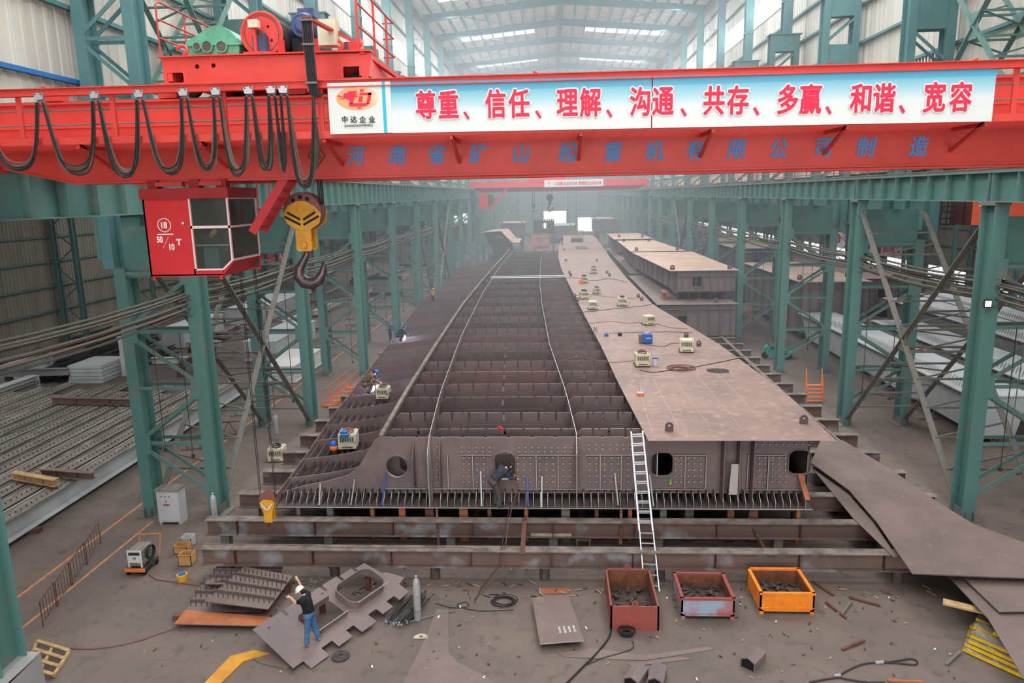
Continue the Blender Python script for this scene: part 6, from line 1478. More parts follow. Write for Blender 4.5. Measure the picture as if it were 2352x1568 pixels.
for k, (px, py, a, m, lb) in enumerate(((1920, 1400, 1.9, 'rust', 'rusty bar leaning against the orange crate on its right'), (1945, 1395, .9, 'dust_steel', 'grey rod crossing the rusty bar right of the orange crate'), (2190, 1510, .7, 'dust_steel', 'grey round rod on the floor left of the yellow bars'), (2080, 1564, -.06, 'rust_orange', 'rusty orange strip at the bottom edge'), (1985, 1380, 2.6, 'rust', 'rusty offcut below the front beam at right'), (1890, 1350, 2.0, 'rust', 'rusty angle piece behind the orange crate'), (1960, 1480, .5, 'rust', 'small rusty stick on the empty floor at right'))):
    q = onz(px, py, .05); d = Vector((math.cos(a), math.sin(a), .02)); tb(MB().bar(q - d * .45, q + d * .45, .07, .05), 'loose_bar', m, lb, 'bar')
# clutter between the beams (uncountable bits)
mb = MB(); r_ = random.Random(12)
for i in range(420):
    if i < 260: x = r_.uniform(-11.5, 12.5); y = r_.choice((r_.uniform(23.3, 24.7), r_.uniform(21.6, 22.5)))
    else: x = r_.uniform(-12, 11); y = r_.uniform(17.5, 22.5)
    a = r_.uniform(0, PI); L_ = r_.uniform(.02, .16) if i < 260 else r_.uniform(.015, .06)
    mb.bar((x - L_ * math.cos(a), y - L_ * math.sin(a), .02), (x + L_ * math.cos(a), y + L_ * math.sin(a), .02 + r_.uniform(0, .03)), r_.uniform(.01, .05), .02, mi=r_.randrange(4))
o = mb.build('shop_litter', ['rust', 'bar_dark', 'wood', 'galv']); tag(o, 'small steel scraps and litter scattered over the shop floor', 'litter', None, 'stuff')
for k, (a, b, z1, z2, w_, m, lb) in enumerate((((1003, 1168), (1008, 1262), 1.4, .1, .09, 'rust', 'thin rusty strip standing between the second beam and the floor'), ((1205, 1190), (1200, 1272), 1.12, 1.1, .16, 'rust', 'rusty plank bridging the two front beams at centre'), ((1427, 1170), (1425, 1250), 1.4, .3, .1, 'rust', 'rusty strip propped beside the ladder between the beams'), ((800, 1190), (766, 1245), 1.1, .1, .09, 'wood', 'tan stick leaning on the second beam at left'), ((1718, 1190), (1762, 1270), 1.1, .1, .12, 'rust', 'rusty bar leaning between the beams right of the ladder'))):
    tb(MB().bar(onz(*a, z1), onz(*b, z2), w_, .03), 'propped_strip', m, lb, 'strip')
q = onz(1340, 1262, 0); t = thing('step_stool', 'small pale grey steel step stool between the two front beams', 'stool', q)
MB().box((q.x - .28, q.y, .36), (q.x + .28, q.y + .3, .4)).build('top', 'dusty_beam', t)
for a in (-.25, .22):
    for b in (.02, .26): MB().box((q.x + a, q.y + b, 0), (q.x + a + .03, q.y + b + .03, .36)).build('leg', 'dusty_beam', t)
q = ony(1270, 1213, 24.8); tb(MB().bar(Vector((-.92, 24.93, .56)), Vector((.58, 24.93, .56)), .06, .09), 'pale_board', 'cream_dirty', 'pale board lying along the second support beam at centre', 'board')
# ---- bundle of dark threaded bars beside the cylinder
k = 0; r_ = random.Random(3); base = onz(905, 1440, 0)
for i in range(26):
    a = onz(885 + r_.uniform(0, 52), 1435 - r_.uniform(0, 12), .03 + .05 * (i // 8)); b = a + Vector((r_.uniform(.25, .55), r_.uniform(1.15, 1.6), r_.uniform(.02, .12)))
    t = thing('threaded_bar', 'dark steel bar with a bright tip in the bundle left of the gas cylinder, %s' % ('%s counted' % ORD[i]), 'bar', a, 'dark bars in a bundle'); t['label'] = 'dark steel bar with a bright tip in the bundle beside the tall gas cylinder'
    MB().cyl(a, b, .02, n=6).build('rod', 'bar_dark', t); MB().cyl(a, a + (a - b).normalized() * .03, .026, n=6).build('tip', 'galv', t)
# thin twigs of wire
mb = MB()
for i in range(60):
    q = onz(700 + r_.uniform(-5, 70), 1330 + r_.uniform(-8, 14), .04); a = r_.uniform(-.5, .6); L_ = r_.uniform(.2, .5)
    mb.bar(q - Vector((math.cos(a), math.sin(a), 0)) * L_, q + Vector((math.cos(a), math.sin(a), .1)) * L_, .012, .012)
o = mb.build('wire_heap', 'dusty_beam'); tag(o, 'heap of thin tan welding wires behind the tilted plate frame', 'wire', None, 'stuff')
# ---- stacked stiffened plates with rows of studs (left)
def comb_plate(P, z, label, m, studs=True, rows=4, n=14, tilt=0):
    t = thing('stud_plate', label, 'plate', onz(*P[0], 0), 'stud plates stacked on the left'); pts = [onz(a, b, z) for a, b in P]
    MB().poly(pts, .03, (0, 0, 1), 0, 1).build('plate', [m, 'dust_steel'], t)
    if studs:
        s = MB(); c = 0
        for i in range(rows):
            for j in range(n):
                u, v = (j + .5) / n, (i + .6) / (rows + .2); p = pts[0].lerp(pts[1], u).lerp(pts[3].lerp(pts[2], u), v)
                s.cyl(p, p + Vector((0, 0, .14)), .014, n=5)
        o = s.build('stud_row', 'bar_dark', t); o['kind'] = 'stuff'
        for i in range(rows - 1):
            v = (i + 1) / rows; MB().bar(pts[0].lerp(pts[3], v) + Vector((0, 0, .05)), pts[1].lerp(pts[2], v) + Vector((0, 0, .05)), .02, .1).build('rib', 'mill_dark', t)
    return t
comb_plate([(400, 1432), (620, 1437), (640, 1418), (425, 1400)], .2, 'rusty orange long plate at the front of the stud plate stack', 'rust_orange', False)
comb_plate([(425, 1404), (600, 1404), (650, 1330), (470, 1322)], .12, 'stud plate with rows of short studs, lowest one in the left stack', 'plate_brown')
comb_plate([(470, 1380), (616, 1398), (672, 1322), (560, 1300)], .5, 'brown stud plate lying tilted on top of the left stack', 'plate_brown', True, 4, 12)
comb_plate([(470, 1340), (640, 1344), (650, 1300), (500, 1296)], .3, 'rear stud plate of the left stack behind the others', 'mill', True, 3, 12)
tb(MB().box((-12, 20.0, 0), (-8.9, 20.2, .17)).box((-11.5, 21.8, 0), (-8.9, 22.0, .3)), 'stack_block', 'rust', 'rusty blocks under the left stud plate stack', 'block')
# ---- tilted notched plate frame the man stands on
t = thing('notched_frame', 'brown notched plate frame with rounded flanged openings, tilted on the floor', 'plate frame', (-6.9, 20.6, 0))
O_ = onz(650, 1425, .1); Ux = (onz(940, 1345, .35) - onz(690, 1525, .1)); Lx = Ux.length; Ux.normalize(); Vy = Vector((-Ux.y, Ux.x, 0)).normalized(); Vy = (Vy + Vector((0, 0, .28))).normalized()
Nn = Ux.cross(Vy).normalized(); O_ = onz(690, 1523, .12)
def TF(u, v, w_): return O_ + Ux * u + Vy * v + Nn * w_
out = [(-.25, 0), (.1, 0), (.1, -.35), (.75, -.35), (.75, 0), (1.15, 0), (1.15, -.3), (1.7, -.3), (1.7, 0), (2.0, 0), (2.0, -.38), (2.6, -.38), (2.6, 0), (2.95, 0), (2.95, -.3), (3.4, -.3), (3.4, 0), (3.75, 0), (3.75, -.25), (4.25, -.2), (4.25, .25), (4.6, .35), (4.35, .9)]
top = [(4.2, 1.0), (4.1, 1.75), (3.7, 1.75), (3.7, 1.55), (3.6, 1.55), (3.6, 1.85), (3.1, 1.85), (3.1, 1.6), (3.0, 1.6), (3.0, 1.9), (2.4, 1.9), (2.4, 1.62), (2.3, 1.62), (2.3, 1.9), (1.7, 1.9), (1.7, 1.6), (1.6, 1.6), (1.6, 1.9), (.9, 1.9), (.9, 1.65), (.8, 1.65), (.8, 1.9), (-.2, 1.9)]
plate('plate', out + top, [rrect(1.55, .85, 1.2, .85, .12), rrect(3.1, .9, 1.45, 1.0, .32)], .025, TF, 'mill', t)
plate('flange', rrect(3.1, .9, 1.5, 1.05, .34), [rrect(3.1, .9, 1.45, 1.0, .32)], .3, lambda u, v, w_: TF(u, v, w_ + .12), 'mill', t)
MB().add([TF(.95, .42, 0), TF(2.15, .42, 0), TF(2.15, .42, .2), TF(.95, .42, .2)], [(0, 1, 2, 3)]).add([TF(.95, 1.28, 0), TF(2.15, 1.28, 0), TF(2.15, 1.28, .2), TF(.95, 1.28, .2)], [(0, 1, 2, 3)]).build('flange', 'mill', t)
MB().bar(TF(.95, .41, .2), TF(2.15, .41, .2), .02, .02).bar(TF(2.5, .38, .28), TF(3.85, .38, .28), .02, .02).build('flange_edge', 'cut_edge', t)
for u, v in ((.2, 1.7), (2.2, 1.7), (4.0, 1.5)):
    p = TF(u, v, 0); MB().box((p.x - .08, p.y - .08, 0), (p.x + .08, p.y + .08, p.z)).build('prop', 'rust', t)
# ---- welding cart at left
q = onz(312, 1322, 0); t = thing('welding_cart', 'orange handled cart carrying a white welding machine', 'cart', q)
MB().box((q.x - .36, q.y, .2), (q.x + .36, q.y + .95, .26)).build('platform', 'bar_dark', t); MB().box((q.x - .37, q.y - .04, .16), (q.x + .37, q.y, .28)).build('front_bar', 'orange_paint', t)
for a in (-.3, .3):
    for b in (.08, .85): MB().cyl((q.x + a - .03, q.y + b, .09), (q.x + a + .03, q.y + b, .09), .09, n=12).build('wheel', 'black', t)
MB().tube([(q.x - .35, q.y + .95, .2), (q.x - .4, q.y + 1.15, 1.0), (q.x + .4, q.y + 1.15, 1.05), (q.x + .35, q.y + .95, .2)], .02, 6).build('push_handle', 'orange_paint', t)
q2 = Vector((q.x - .02, q.y + .08, .26)); t = thing('welding_machine', 'white and grey welding machine standing on the orange handled cart', 'welding machine', q2, 'welding machines')
MB().box((q2.x - .25, q2.y + .02, .32), (q2.x + .25, q2.y + .75, .88)).build('case', 'dusty_beam', t); MB().box((q2.x - .26, q2.y, .45), (q2.x + .26, q2.y + .02, .9)).build('front_panel', 'white', t)
for a in (-.25, .2): MB().box((q2.x + a, q2.y - .005, .27), (q2.x + a + .05, q2.y + .05, .9)).build('leg', 'white', t)
MB().box((q2.x - .2, q2.y - .008, .73), (q2.x + .2, q2.y, .84)).build('meter_panel', 'bar_dark', t); text('lettering', 'KE', .09, (q2.x, q2.y - .008, .62), 'blue', t, bold=.003)
mb = MB()
for k in range(7): mb.tube([(q2.x + .36 + .05 * math.sin(k), q2.y + .4 + .24 * math.cos(a), .68 + .24 * math.sin(a)) for a in [2 * PI * j / 14 for j in range(15)]], .016, 5)
mb.build('coiled_lead', 'rubber', t)
# ---- cardboard boxes and pots near the cabinet
for k, (px, py, w_, h_, m, lb) in enumerate(((415, 1272, .26, .3, 'cardboard', 'open cardboard box left of the front beam end'), (428, 1258, .2, .4, 'light_grey', 'grey plastic wrapped box behind the cardboard box'), (425, 1300, .24, .42, 'cardboard', 'tall torn cardboard box with wire behind the paint pot'))):
    q = onz(px, py, 0); t = thing('carton', lb, 'box', q)
    MB().box((q.x - w_, q.y, 0), (q.x + w_, q.y + .02, h_)).box((q.x - w_, q.y + .4, 0), (q.x + w_, q.y + .42, h_)).box((q.x - w_, q.y, 0), (q.x - w_ + .02, q.y + .42, h_)).box((q.x + w_ - .02, q.y, 0), (q.x + w_, q.y + .42, h_)).box((q.x - w_, q.y, 0), (q.x + w_, q.y + .42, .02)).build('box', m, t)
    MB().poly([(q.x - w_, q.y, h_), (q.x + w_, q.y, h_), (q.x + w_, q.y - .15, h_ + .08), (q.x - w_, q.y - .15, h_ + .08)], .01).build('flap', m, t)
q = onz(420, 1334, 0); t = thing('paint_pot', 'green and yellow pot with blue caps beside the stud plates', 'pot', q)
MB().lathe(q, (0, 0, 1), [(0, .17), (.26, .18)], 16).build('tub', 'hook_yellow', t); MB().lathe(q + Vector((0, 0, .26)), (0, 0, 1), [(0, .12), (.05, .1)], 14).build('caps', 'blue', t)
# ---- barriers and pallet at left
for k in range(4):
    p = onz(100 + 34 * k * 1.0, 1440 - 48 * k, 0); p2 = onz(130 + 34 * k, 1392 - 48 * k, 0)
    t = thing('crowd_barrier', 'rusty low pipe barrier beside the orange floor line, %s from the camera' % ORD[k], 'barrier', p, 'pipe barriers at the left')
    MB().tube([p, p + Vector((0, 0, .85)), p2 + Vector((0, 0, .85)), p2], .018, 6).build('frame', 'rust', t)
    for j in range(1, 5): c = p.lerp(p2, j / 5); MB().cyl(c + Vector((0, 0, .12)), c + Vector((0, 0, .85)), .01, n=5).build('bar', 'rust', t)
    MB().cyl(p + Vector((0, 0, .12)), p2 + Vector((0, 0, .12)), .014, n=5).build('lower_rail', 'rust', t)
t = thing('wooden_pallet', 'broken pale wooden pallet against the near left column', 'pallet', onz(120, 1510, 0))
P0, P1, P2, P3 = onz(85, 1470, .12), onz(158, 1493, .12), onz(122, 1548, .12), onz(60, 1530, .12)
for f in (0, .33, .66, 1): MB().bar(P0.lerp(P3, f), P1.lerp(P2, f), .11, .025).build('slat', 'wood', t)
for f in (0, .5, 1): MB().bar(P0.lerp(P1, f) - Vector((0, 0, .06)), P3.lerp(P2, f) - Vector((0, 0, .06)), .08, .09).build('bearer', 'wood', t)
# orange floor line and pedestrian line
o = MB().box((-18.06, 14, 0), (-17.94, 110, .004)).build('floor_line', 'line_orange'); tag(o, 'worn orange line painted on the floor along the left columns', 'floor marking')
o = MB().box((-16.6, 14, 0), (-16.5, 27, .004)).build('floor_line', 'line_orange'); tag(o, 'shorter worn orange line under the low pipe barriers', 'floor marking')
# ---- little orange stairs left and right
def stair(px0, py0, px1, py1, label, z1, w_):
    p = onz(px0, py0, 0); t = thing('access_stair', label, 'stair', p, 'orange access stairs'); q = onz(px1, py1, z1)
    for s in (0, w_):
        o = Vector((s, 0, 0)); MB().bar(p + o, q + o, .05, .12).build('stringer', 'orange_paint', t)
        MB().tube([p + o + Vector((0, 0, .05)), p + o + Vector((0, 0, .95)), q + o + Vector((0, 0, .95)), q + o], .025, 6).build('handrail', 'orange_paint', t)
        MB().tube([p + o + Vector((0, 0, .5)), q + o + Vector((0, 0, .5))], .015, 5).build('mid_rail', 'orange_paint', t)
        for f in (.33, .66): c = p.lerp(q, f) + o; MB().cyl(c, c + Vector((0, 0, .95)), .016, n=5).build('baluster', 'orange_paint', t)
    for i in range(5): f = (i + .5) / 5; c = p.lerp(q, f); MB().box((c.x, c.y - .12, c.z), (c.x + w_, c.y + .12, c.z + .03)).build('tread', 'orange_paint', t)
stair(738, 935, 800, 885, 'orange steel stair up to the left wing of the bridge', 1.3, .7)
stair(1852, 925, 1850, 880, 'orange steel stair on the right side between the beam ends', 1.1, .95)
# ---- green three wheeler
q = onz(1790, 826, 0); t = thing('cargo_tricycle', 'green motor tricycle parked beside a right hand column', 'tricycle', q)
MB().box((q.x - .2, q.y, .45), (q.x + 1.1, q.y + 1.0, .55)).box((q.x - .2, q.y, .55), (q.x - .16, q.y + 1.0, .85)).box((q.x + 1.06, q.y, .55), (q.x + 1.1, q.y + 1.0, .85)).build('cargo_bed', 'green_trike', t)
MB().poly([(q.x - .2, q.y + .3, .3), (q.x - .9, q.y + .3, .35), (q.x - 1.0, q.y + .3, .9), (q.x - .75, q.y + .3, 1.15), (q.x - .6, q.y + .3, .75), (q.x - .2, q.y + .3, .7)], .4, (0, -1, 0)).build('front_body', 'green_trike', t)
MB().tube([(q.x - .8, q.y + .1, 1.2), (q.x - .78, q.y + .5, 1.15), (q.x - .8, q.y + .9, 1.2)], .03, 6).build('handlebar', 'black', t); MB().box((q.x - .5, q.y + .3, .75), (q.x - .2, q.y + .7, .9)).build('saddle', 'black', t)
for x, y in ((-.95, .5), (.7, .02), (.7, .98)): MB().lathe((q.x + x, q.y + y - .05, .28), (0, 1, 0), [(0, .24), (.02, .28), (.08, .28), (.1, .24)], 18).build('wheel', 'black', t)
# ---- long tan planks on the beam ends
tb(MB().bar(onz(1657, 772, 1.14), onz(1895, 990, 1.14), .28, .04), 'walk_plank', 'beam_top', 'long dusty plank laid across the right hand beam ends', 'plank')
tb(MB().bar(onz(1835, 930, 1.2), onz(1960, 1040, 1.2), .12, .03), 'walk_plank', 'beam_top', 'shorter dusty strip beside the long plank on the right beam ends', 'plank')
# ---- floodlight on the near right column
q = ony(2270, 697, 27.3); t = thing('floodlight', 'square floodlight bolted to the near right column', 'lamp', q)
MB().box((q.x - .14, q.y, q.z - .16), (q.x + .14, q.y + .1, q.z + .14)).build('housing', 'bar_dark', t); MB().box((q.x - .11, q.y - .01, q.z - .12), (q.x + .11, q.y, q.z + .1)).build('lens', 'lamp_lens', t)
MB().tube([(q.x, q.y + .05, q.z + .14), (q.x, q.y + .3, q.z + .2)], .02, 5).build('bracket', 'bar_dark', t)
tb(MB().cyl(ony(2352, 790, 24.5), ony(2308, 1085, 24.5), .02, n=6), 'hanging_rope', 'cable_dusty', 'tan rope hanging beside the near right column', 'rope')
# red rag on the first cell, green bottle
q = ony(1153, 985, 26.8); t = thing('red_rag', 'small red rag tied on the open bridge cell', 'rag', q); MB().tube([q, q + Vector((-.1, 0, .1)), q + Vector((-.16, .02, .05))], .05, 6).build('cloth', 'red_flag', t); MB().tube([q, q + Vector((.0, 0, -.2))], .03, 6).build('tail', 'red_flag', t)
q = ony(1540, 1112, YF - .1); t = thing('green_bottle', 'small green bottle standing on the front stiffener below a manhole', 'bottle', q)
MB().lathe(q, (0, 0, 1), [(0, .045), (.15, .045), (.2, .02), (.25, .02)], 12).build('body', 'green_bottle', t); MB().lathe(q + Vector((0, 0, .02)), (0, 0, 1), [(0, .047), (.08, .047)], 12).build('label', 'yellow', t)
# ================================================================== LEFT AISLE STOCK
k = 0
for i in range(17):
    x = -21.25 - i * 1.02; y0 = 22 + (i * 37 % 5) * .7 - (6 if i > 6 else 0); y1 = 46.5 - (i * 23 % 7) * .6
    t = thing('steel_girder', 'dusty grey girder in the flat stack of the left aisle, %s from the orange line' % ORD[i], 'girder', (x, y0, 0), 'grey girders in the left aisle')
    MB().ibeam((x, y0, .62), (x, y1, .62), .8, .86, .04, .03, mi=0, mtop=1).build('beam', ['light_grey' if i == 0 else 'grey_beam', 'dusty_beam'], t)
    MB().box((x - .36, y0, 1.05), (x - .30, y1, 1.10)).build('edge_strip', 'cut_edge' if i % 3 == 0 else 'dusty_beam', t)
    s = MB(); yy = y0 + .2
    while yy < y1: s.box((x + .12, yy, 1.05), (x + .15, yy + .03, 1.13)); yy += .3
    o = s.build('stud_row', 'bar_dark', t); o['kind'] = 'stuff'
for j, y in enumerate((26, 34, 42)):
    tb(MB().box((-38, y - .15, 0), (-20.6, y + .15, .19)), 'sleeper', 'rust', 'rusty sleeper under the grey girder stack, %s from the camera' % ORD[j], 'block', 'sleepers under the girders')
for j, (a, b, c_, d_, m, lb) in enumerate((((95, 1082), (215, 1092), 1.35, .3, 'rust_beam', 'dark rusty I beam lying across the grey girders, near one'), ((30, 1090), (130, 1108), 1.35, .3, 'wood', 'tan box beam beside the rusty I beam on the grey girders'), ((120, 918), (310, 922), 1.35, .35, 'rust_beam', 'long rusty I beam lying across the far end of the grey girders'))):
    p, q = onz(*a, c_), onz(*b, c_); t = thing('loose_beam', lb, 'beam', p, None, 'thing')
    MB().ibeam(p, q, .3, d_, .03, .03).build('beam', m, t)
    for f in (.3, .7): c = p.lerp(q, f); MB().box((c.x - .01, c.y - .13, c.z - d_ / 2 + .02), (c.x + .01, c.y + .13, c.z + d_ / 2 - .02)).build('stiffener', m, t)
def plate_stack(px, py, n, w_, d_, h_, label, m, z0=0):
    q = onz(px, py, 0)
    for i in range(n):
        tb(MB().box((q.x - w_ / 2 + .08 * (i % 3), q.y, z0 + i * (h_ + .03) + .02), (q.x + w_ / 2 + .08 * (i % 2), q.y + d_, z0 + i * (h_ + .03) + h_)).box((q.x - w_ / 2, q.y, z0 + i * (h_ + .03)), (q.x + w_ / 2, q.y + .05, z0 + i * (h_ + .03) + .02)), 'grey_slab', m, label % ORD[i], 'panel', label.split(',')[0])
plate_stack(197, 880, 5, 2.6, 3.2, .24, 'pale grey steel panels stacked in the left aisle, %s from the bottom', 'light_grey')
def heap(px, py, n, L_, label, m, w_=1.6, h_=.7, seed=1):
    q = onz(px, py, 0); r = random.Random(seed); mb = MB()
    for i in range(n):
        x = q.x + r.uniform(-w_, w_); z = .05 + r.uniform(0, h_); y = q.y + r.uniform(-.4, .4)
        mb.bar((x, y, z), (x + r.uniform(-.15, .15), y + L_, z), .08, .08)
    o = mb.build('bar_bundle', m); tag(o, label, 'bar bundle', 'dark bar bundles in the left aisle', 'stuff')
for i, (px, py, lb) in enumerate(((110, 878, 'dark bundle of steel bars left of the pale panel stack'), (170, 845, 'dark bundle of steel bars just behind the pale panel stack'), (240, 815, 'dark bundle of steel bars behind the stack, next to the column'), (205, 795, 'dark bundle of steel bars further back in the left aisle'), (270, 850, 'dark bundle of steel bars right of the pale panel stack'))): heap(px, py, 60, 6, lb, 'bar_dark', 1.7, .75, i)
for i, (a, b, lb) in enumerate((((0, 872), (112, 828), 'white painted deep girder at the left edge, upper one'), ((0, 920), (82, 890), 'white painted deep girder at the left edge, lower one'))):
    p, q = onz(*a, .55), onz(*b, .55); p = p + (p - q) * .6; t = thing('white_girder', lb, 'girder', p, 'white girders at the left edge')
    MB().ibeam(p + Vector((0, 0, .3)), q + Vector((0, 0, .3)), .7, 1.2, .04, .04).build('beam', 'light_grey', t); MB().box((q.x - .35, q.y - .02, .3), (q.x + .35, q.y + .02, 1.4)).build('end_plate', 'light_grey', t)
for i, (px, py, w_, h_, L_, m, lb) in enumerate(((305, 865, 1.6, 3.0, .5, 'light_grey', 'tall pale grey box column end standing behind the near left column'), (400, 800, 2.0, 1.8, 8, 'light_grey', 'pale grey box girder end seen between the two left column legs'), (600, 830, 2.6, 1.6, 10, 'light_grey', 'white box girder in the left aisle behind the cross brace'), (640, 880, 2.4, 1.2, 6, 'white', 'white flat panel pack in the left aisle near the cross brace'), (560, 745, 4.0, 1.6, 14, 'light_grey', 'far pale girder stack in the left aisle'))):
    q = onz(px, py, 0); t = thing('stored_box', lb, 'girder', q, 'pale boxes stored in the left aisle')
    MB().box((q.x - w_ / 2, q.y, .1), (q.x + w_ / 2, q.y + L_, h_)).build('body', m, t); MB().box((q.x - w_ / 2 - .08, q.y - .03, h_), (q.x + w_ / 2 + .08, q.y + L_, h_ + .06)).box((q.x - w_ / 2 - .08, q.y - .03, .04), (q.x + w_ / 2 + .08, q.y + L_, .1)).build('flange', m, t)
r_ = random.Random(77); n = 0
for i in range(44):
    y = 36 + i * 2.2; x = -22 - r_.uniform(0, 18); L_ = r_.uniform(5, 11); z = r_.choice((.26, .6, .95)); m = r_.choice(('light_grey', 'dusty_beam', 'white', 'rust_beam', 'bar_dark', 'grey_beam'))
    if y < 50: x = -20.9 - r_.uniform(18, 22)
    t = thing('stored_beam', '', 'beam', (x, y, 0), 'beams stored deep in the left aisle', 'thing')
    dx = r_.uniform(-.4, .4) if i % 3 else L_ * .8
    MB().ibeam((x, y, z), (x + dx, y + (L_ if i % 3 else .4), z), .4, .5, .03, .03).build('beam', m, t)
    MB().box((x - .3, y + .1, 0), (x + .3, y + .3, z - .25)).build('sleeper', 'rust', t)
    t['label'] = '%s steel beam stored deep in the left aisle, %s from the front' % ({'light_grey': 'pale grey', 'dusty_beam': 'dusty', 'white': 'white', 'rust_beam': 'rusty', 'bar_dark': 'dark', 'grey_beam': 'grey'}[m], ORD[i] if i < 40 else ['forty-first', 'forty-second', 'forty-third', 'forty-fourth'][i - 40])
# ================================================================== RIGHT AISLE STOCK
def side_seg(name, x0, x1, y0, y1, z0, z1, label, top='light_grey', side='light_grey', studs=True):
    t = thing(name, label, 'bridge section', ((x0 + x1) / 2, y0, 0), 'pale girders in the right aisle')
    mb = MB(); vs = [(x0 + .5, y0, z0), (x1 - .5, y0, z0), (x1 - .5, y1, z0), (x0 + .5, y1, z0), (x0, y0, z1), (x1, y0, z1), (x1, y1, z1), (x0, y1, z1)]
    mb.add(vs, [(0, 1, 2, 3), (0, 4, 5, 1), (1, 5, 6, 2), (2, 6, 7, 3), (3, 7, 4, 0)]); mb.build('body', side, t)
    MB().box((x0 - .3, y0 - .05, z1), (x1 + .3, y1, z1 + .06)).build('top_plate', top, t)
    n = 0; y = y0 + .4; pst = None
    while y < y1 and n < 60:
        if pst is None: pst = MB().box((x0 - .18, y, z1 - .28), (x0 + .05, y + .03, z1)).build('rib', 'grey_beam', t); yp = y
        else: o = pst.copy(); COL.objects.link(o); o.location = (0, y - yp, 0)
        y += .5; n += 1
    if studs:
        s = MB(); y = y0 + .2
        while y < y1:
            for dx in (.1, .3, .5, .7, .9): s.cyl((x0 + dx, y, z1 + .06), (x0 + dx, y, z1 + .24), .012, n=4)
            y += .28
        o = s.build('stud_row', 'dusty_beam', t); o['kind'] = 'stuff'
    for yy in (y0 + 2, (y0 + y1) / 2, y1 - 2): MB().box((x0 + .5, yy - .2, 0), (x1 - .5, yy + .2, z0)).build('stand', 'rust', t)
    return t
side_seg('pale_girder', 20.9, 23.4, 36, 62, .5, 2.6, 'long pale grey girder with rows of studs, nearest in the right aisle')
side_seg('pale_girder', 25.2, 28.0, 30, 58, .5, 2.6, 'second long pale grey girder with stud rows in the right aisle')
side_seg('pale_girder', 29.5, 32.6, 34, 66, .5, 3.2, 'third pale grey girder with stud rows in the right aisle')
side_seg('pale_girder', 34.2, 37.5, 40, 70, .5, 3.0, 'fourth pale grey girder at the back of the right aisle')
side_seg('pale_girder', 22.5, 25.5, 26, 33, .4, 1.6, 'short pale grey girder behind the near right column')
seg_box('bridge_section', 'brown bridge section with a tan deck in the right aisle behind the second column pair', (20.6, 26.6, 62), (20.4, 26.0, 80), .8, 5.2, 'deck_hazed', 'mill', .5, 6, ((.1, .1), (.5, .1), (.9, .2)))
seg_box('bridge_section', 'tan decked bridge section further back in the right aisle', (20.6, 27.2, 84), (20.4, 27.0, 104), 3.2, 6.4, 'deck_hazed', 'mill_dark', .5, 6, ((.1, .1), (.8, .1)))
seg_box('bridge_section', 'grey brown decked section in the right aisle near the bright windows', (30.2, 37.2, 74), (30.2, 37.0, 96), 1.0, 4.0, 'plate_brown', 'mill_dark', .5, 6, ((.1, .1), (.8, .1)))
seg_box('bridge_section', 'brown section below the tan decked one further back in the right aisle', (20.8, 27.4, 84), (20.6, 27.2, 104), .5, 3.1, 'plate_brown', 'mill_dark', .3, 6)
r_ = random.Random(5)
for i in range(24):
    y = 24 + i * 4.3 + r_.uniform(-1, 1); x = r_.choice((20.6, 28.6, 38.5)) + r_.uniform(-.3, 1.2); L_ = r_.uniform(3, 7); m = r_.choice(('dust_steel', 'rust_beam', 'teal', 'grey_beam'))
    t = thing('stored_truss', '%s lattice truss lying in the right aisle, %s from the front' % ({'dust_steel': 'dusty', 'rust_beam': 'rusty', 'teal': 'teal', 'grey_beam': 'grey'}[m], ORD[i]), 'truss', (x, y, 0), 'lattice trusses stored in the right aisle')
    for z in (.045, .65): MB().bar((x, y, z), (x + L_ * .6, y + .6, z), .08, .08).build('chord', m, t)
    for j in range(6): f = j / 6; MB().bar((x + L_ * .6 * f, y + .6 * f, .15 if j % 2 else .65), (x + L_ * .6 * (f + 1 / 6), y + .6 * (f + 1 / 6), .65 if j % 2 else .15), .04, .04).build('web_bar', m, t)

# hanging_ropes_add: thin ropes hanging between the column pairs, trusses in the left aisle
r_ = random.Random(21)
for i in range(22):
    sd = i % 2; y = YK[2 + (i // 2) // 2] - .405; x = (XLI - .6 - 1.1 * ((i // 2) % 2) - r_.uniform(0, .5)) if sd == 0 else (XRI + .7 + 1.1 * ((i // 2) % 2) + r_.uniform(0, .5)); z0 = r_.uniform(1.0, 3.5)
    tb(MB().cyl((x, y, z0), (x, y, 7.86 if sd == 0 else 7.72), .02, n=5).box((x - .06, y - .05, z0 - .12), (x + .06, y + .05, z0)), 'hanging_line', 'bar_dark', 'thin dark line with a weight hanging by the %s columns, %s from the front' % (('left', 'right')[sd], ORD[i // 2]), 'line', 'thin lines hanging by the columns')
for i in range(18):
    y = 35 + i * 3.4 + r_.uniform(-1, 1); x = -19.6 - r_.uniform(0, 1.0) - (2.5 if i % 3 == 0 else 0); z = .045 + .0 ; L_ = r_.uniform(2.5, 5); m = r_.choice(('dust_steel', 'rust_beam', 'teal', 'grey_beam'))
    if y < 50: x = -19.7
    t = thing('stored_truss', '%s lattice truss standing in the left aisle by the columns, %s from the front' % ({'dust_steel': 'dusty', 'rust_beam': 'rusty', 'teal': 'teal', 'grey_beam': 'grey'}[m], ORD[i]), 'truss', (x, y, 0), 'lattice trusses stored in the left aisle')
    for zz in (z, z + .75): MB().bar((x, y, zz), (x + L_ * .5, y + .5, zz), .09, .09).build('chord', m, t)
    for j in range(6): f = j / 6; MB().bar((x + L_ * .5 * f, y + .5 * f, z if j % 2 else z + .75), (x + L_ * .5 * (f + 1 / 6), y + .5 * (f + 1 / 6), z + .75 if j % 2 else z), .045, .045).build('web_bar', m, t)
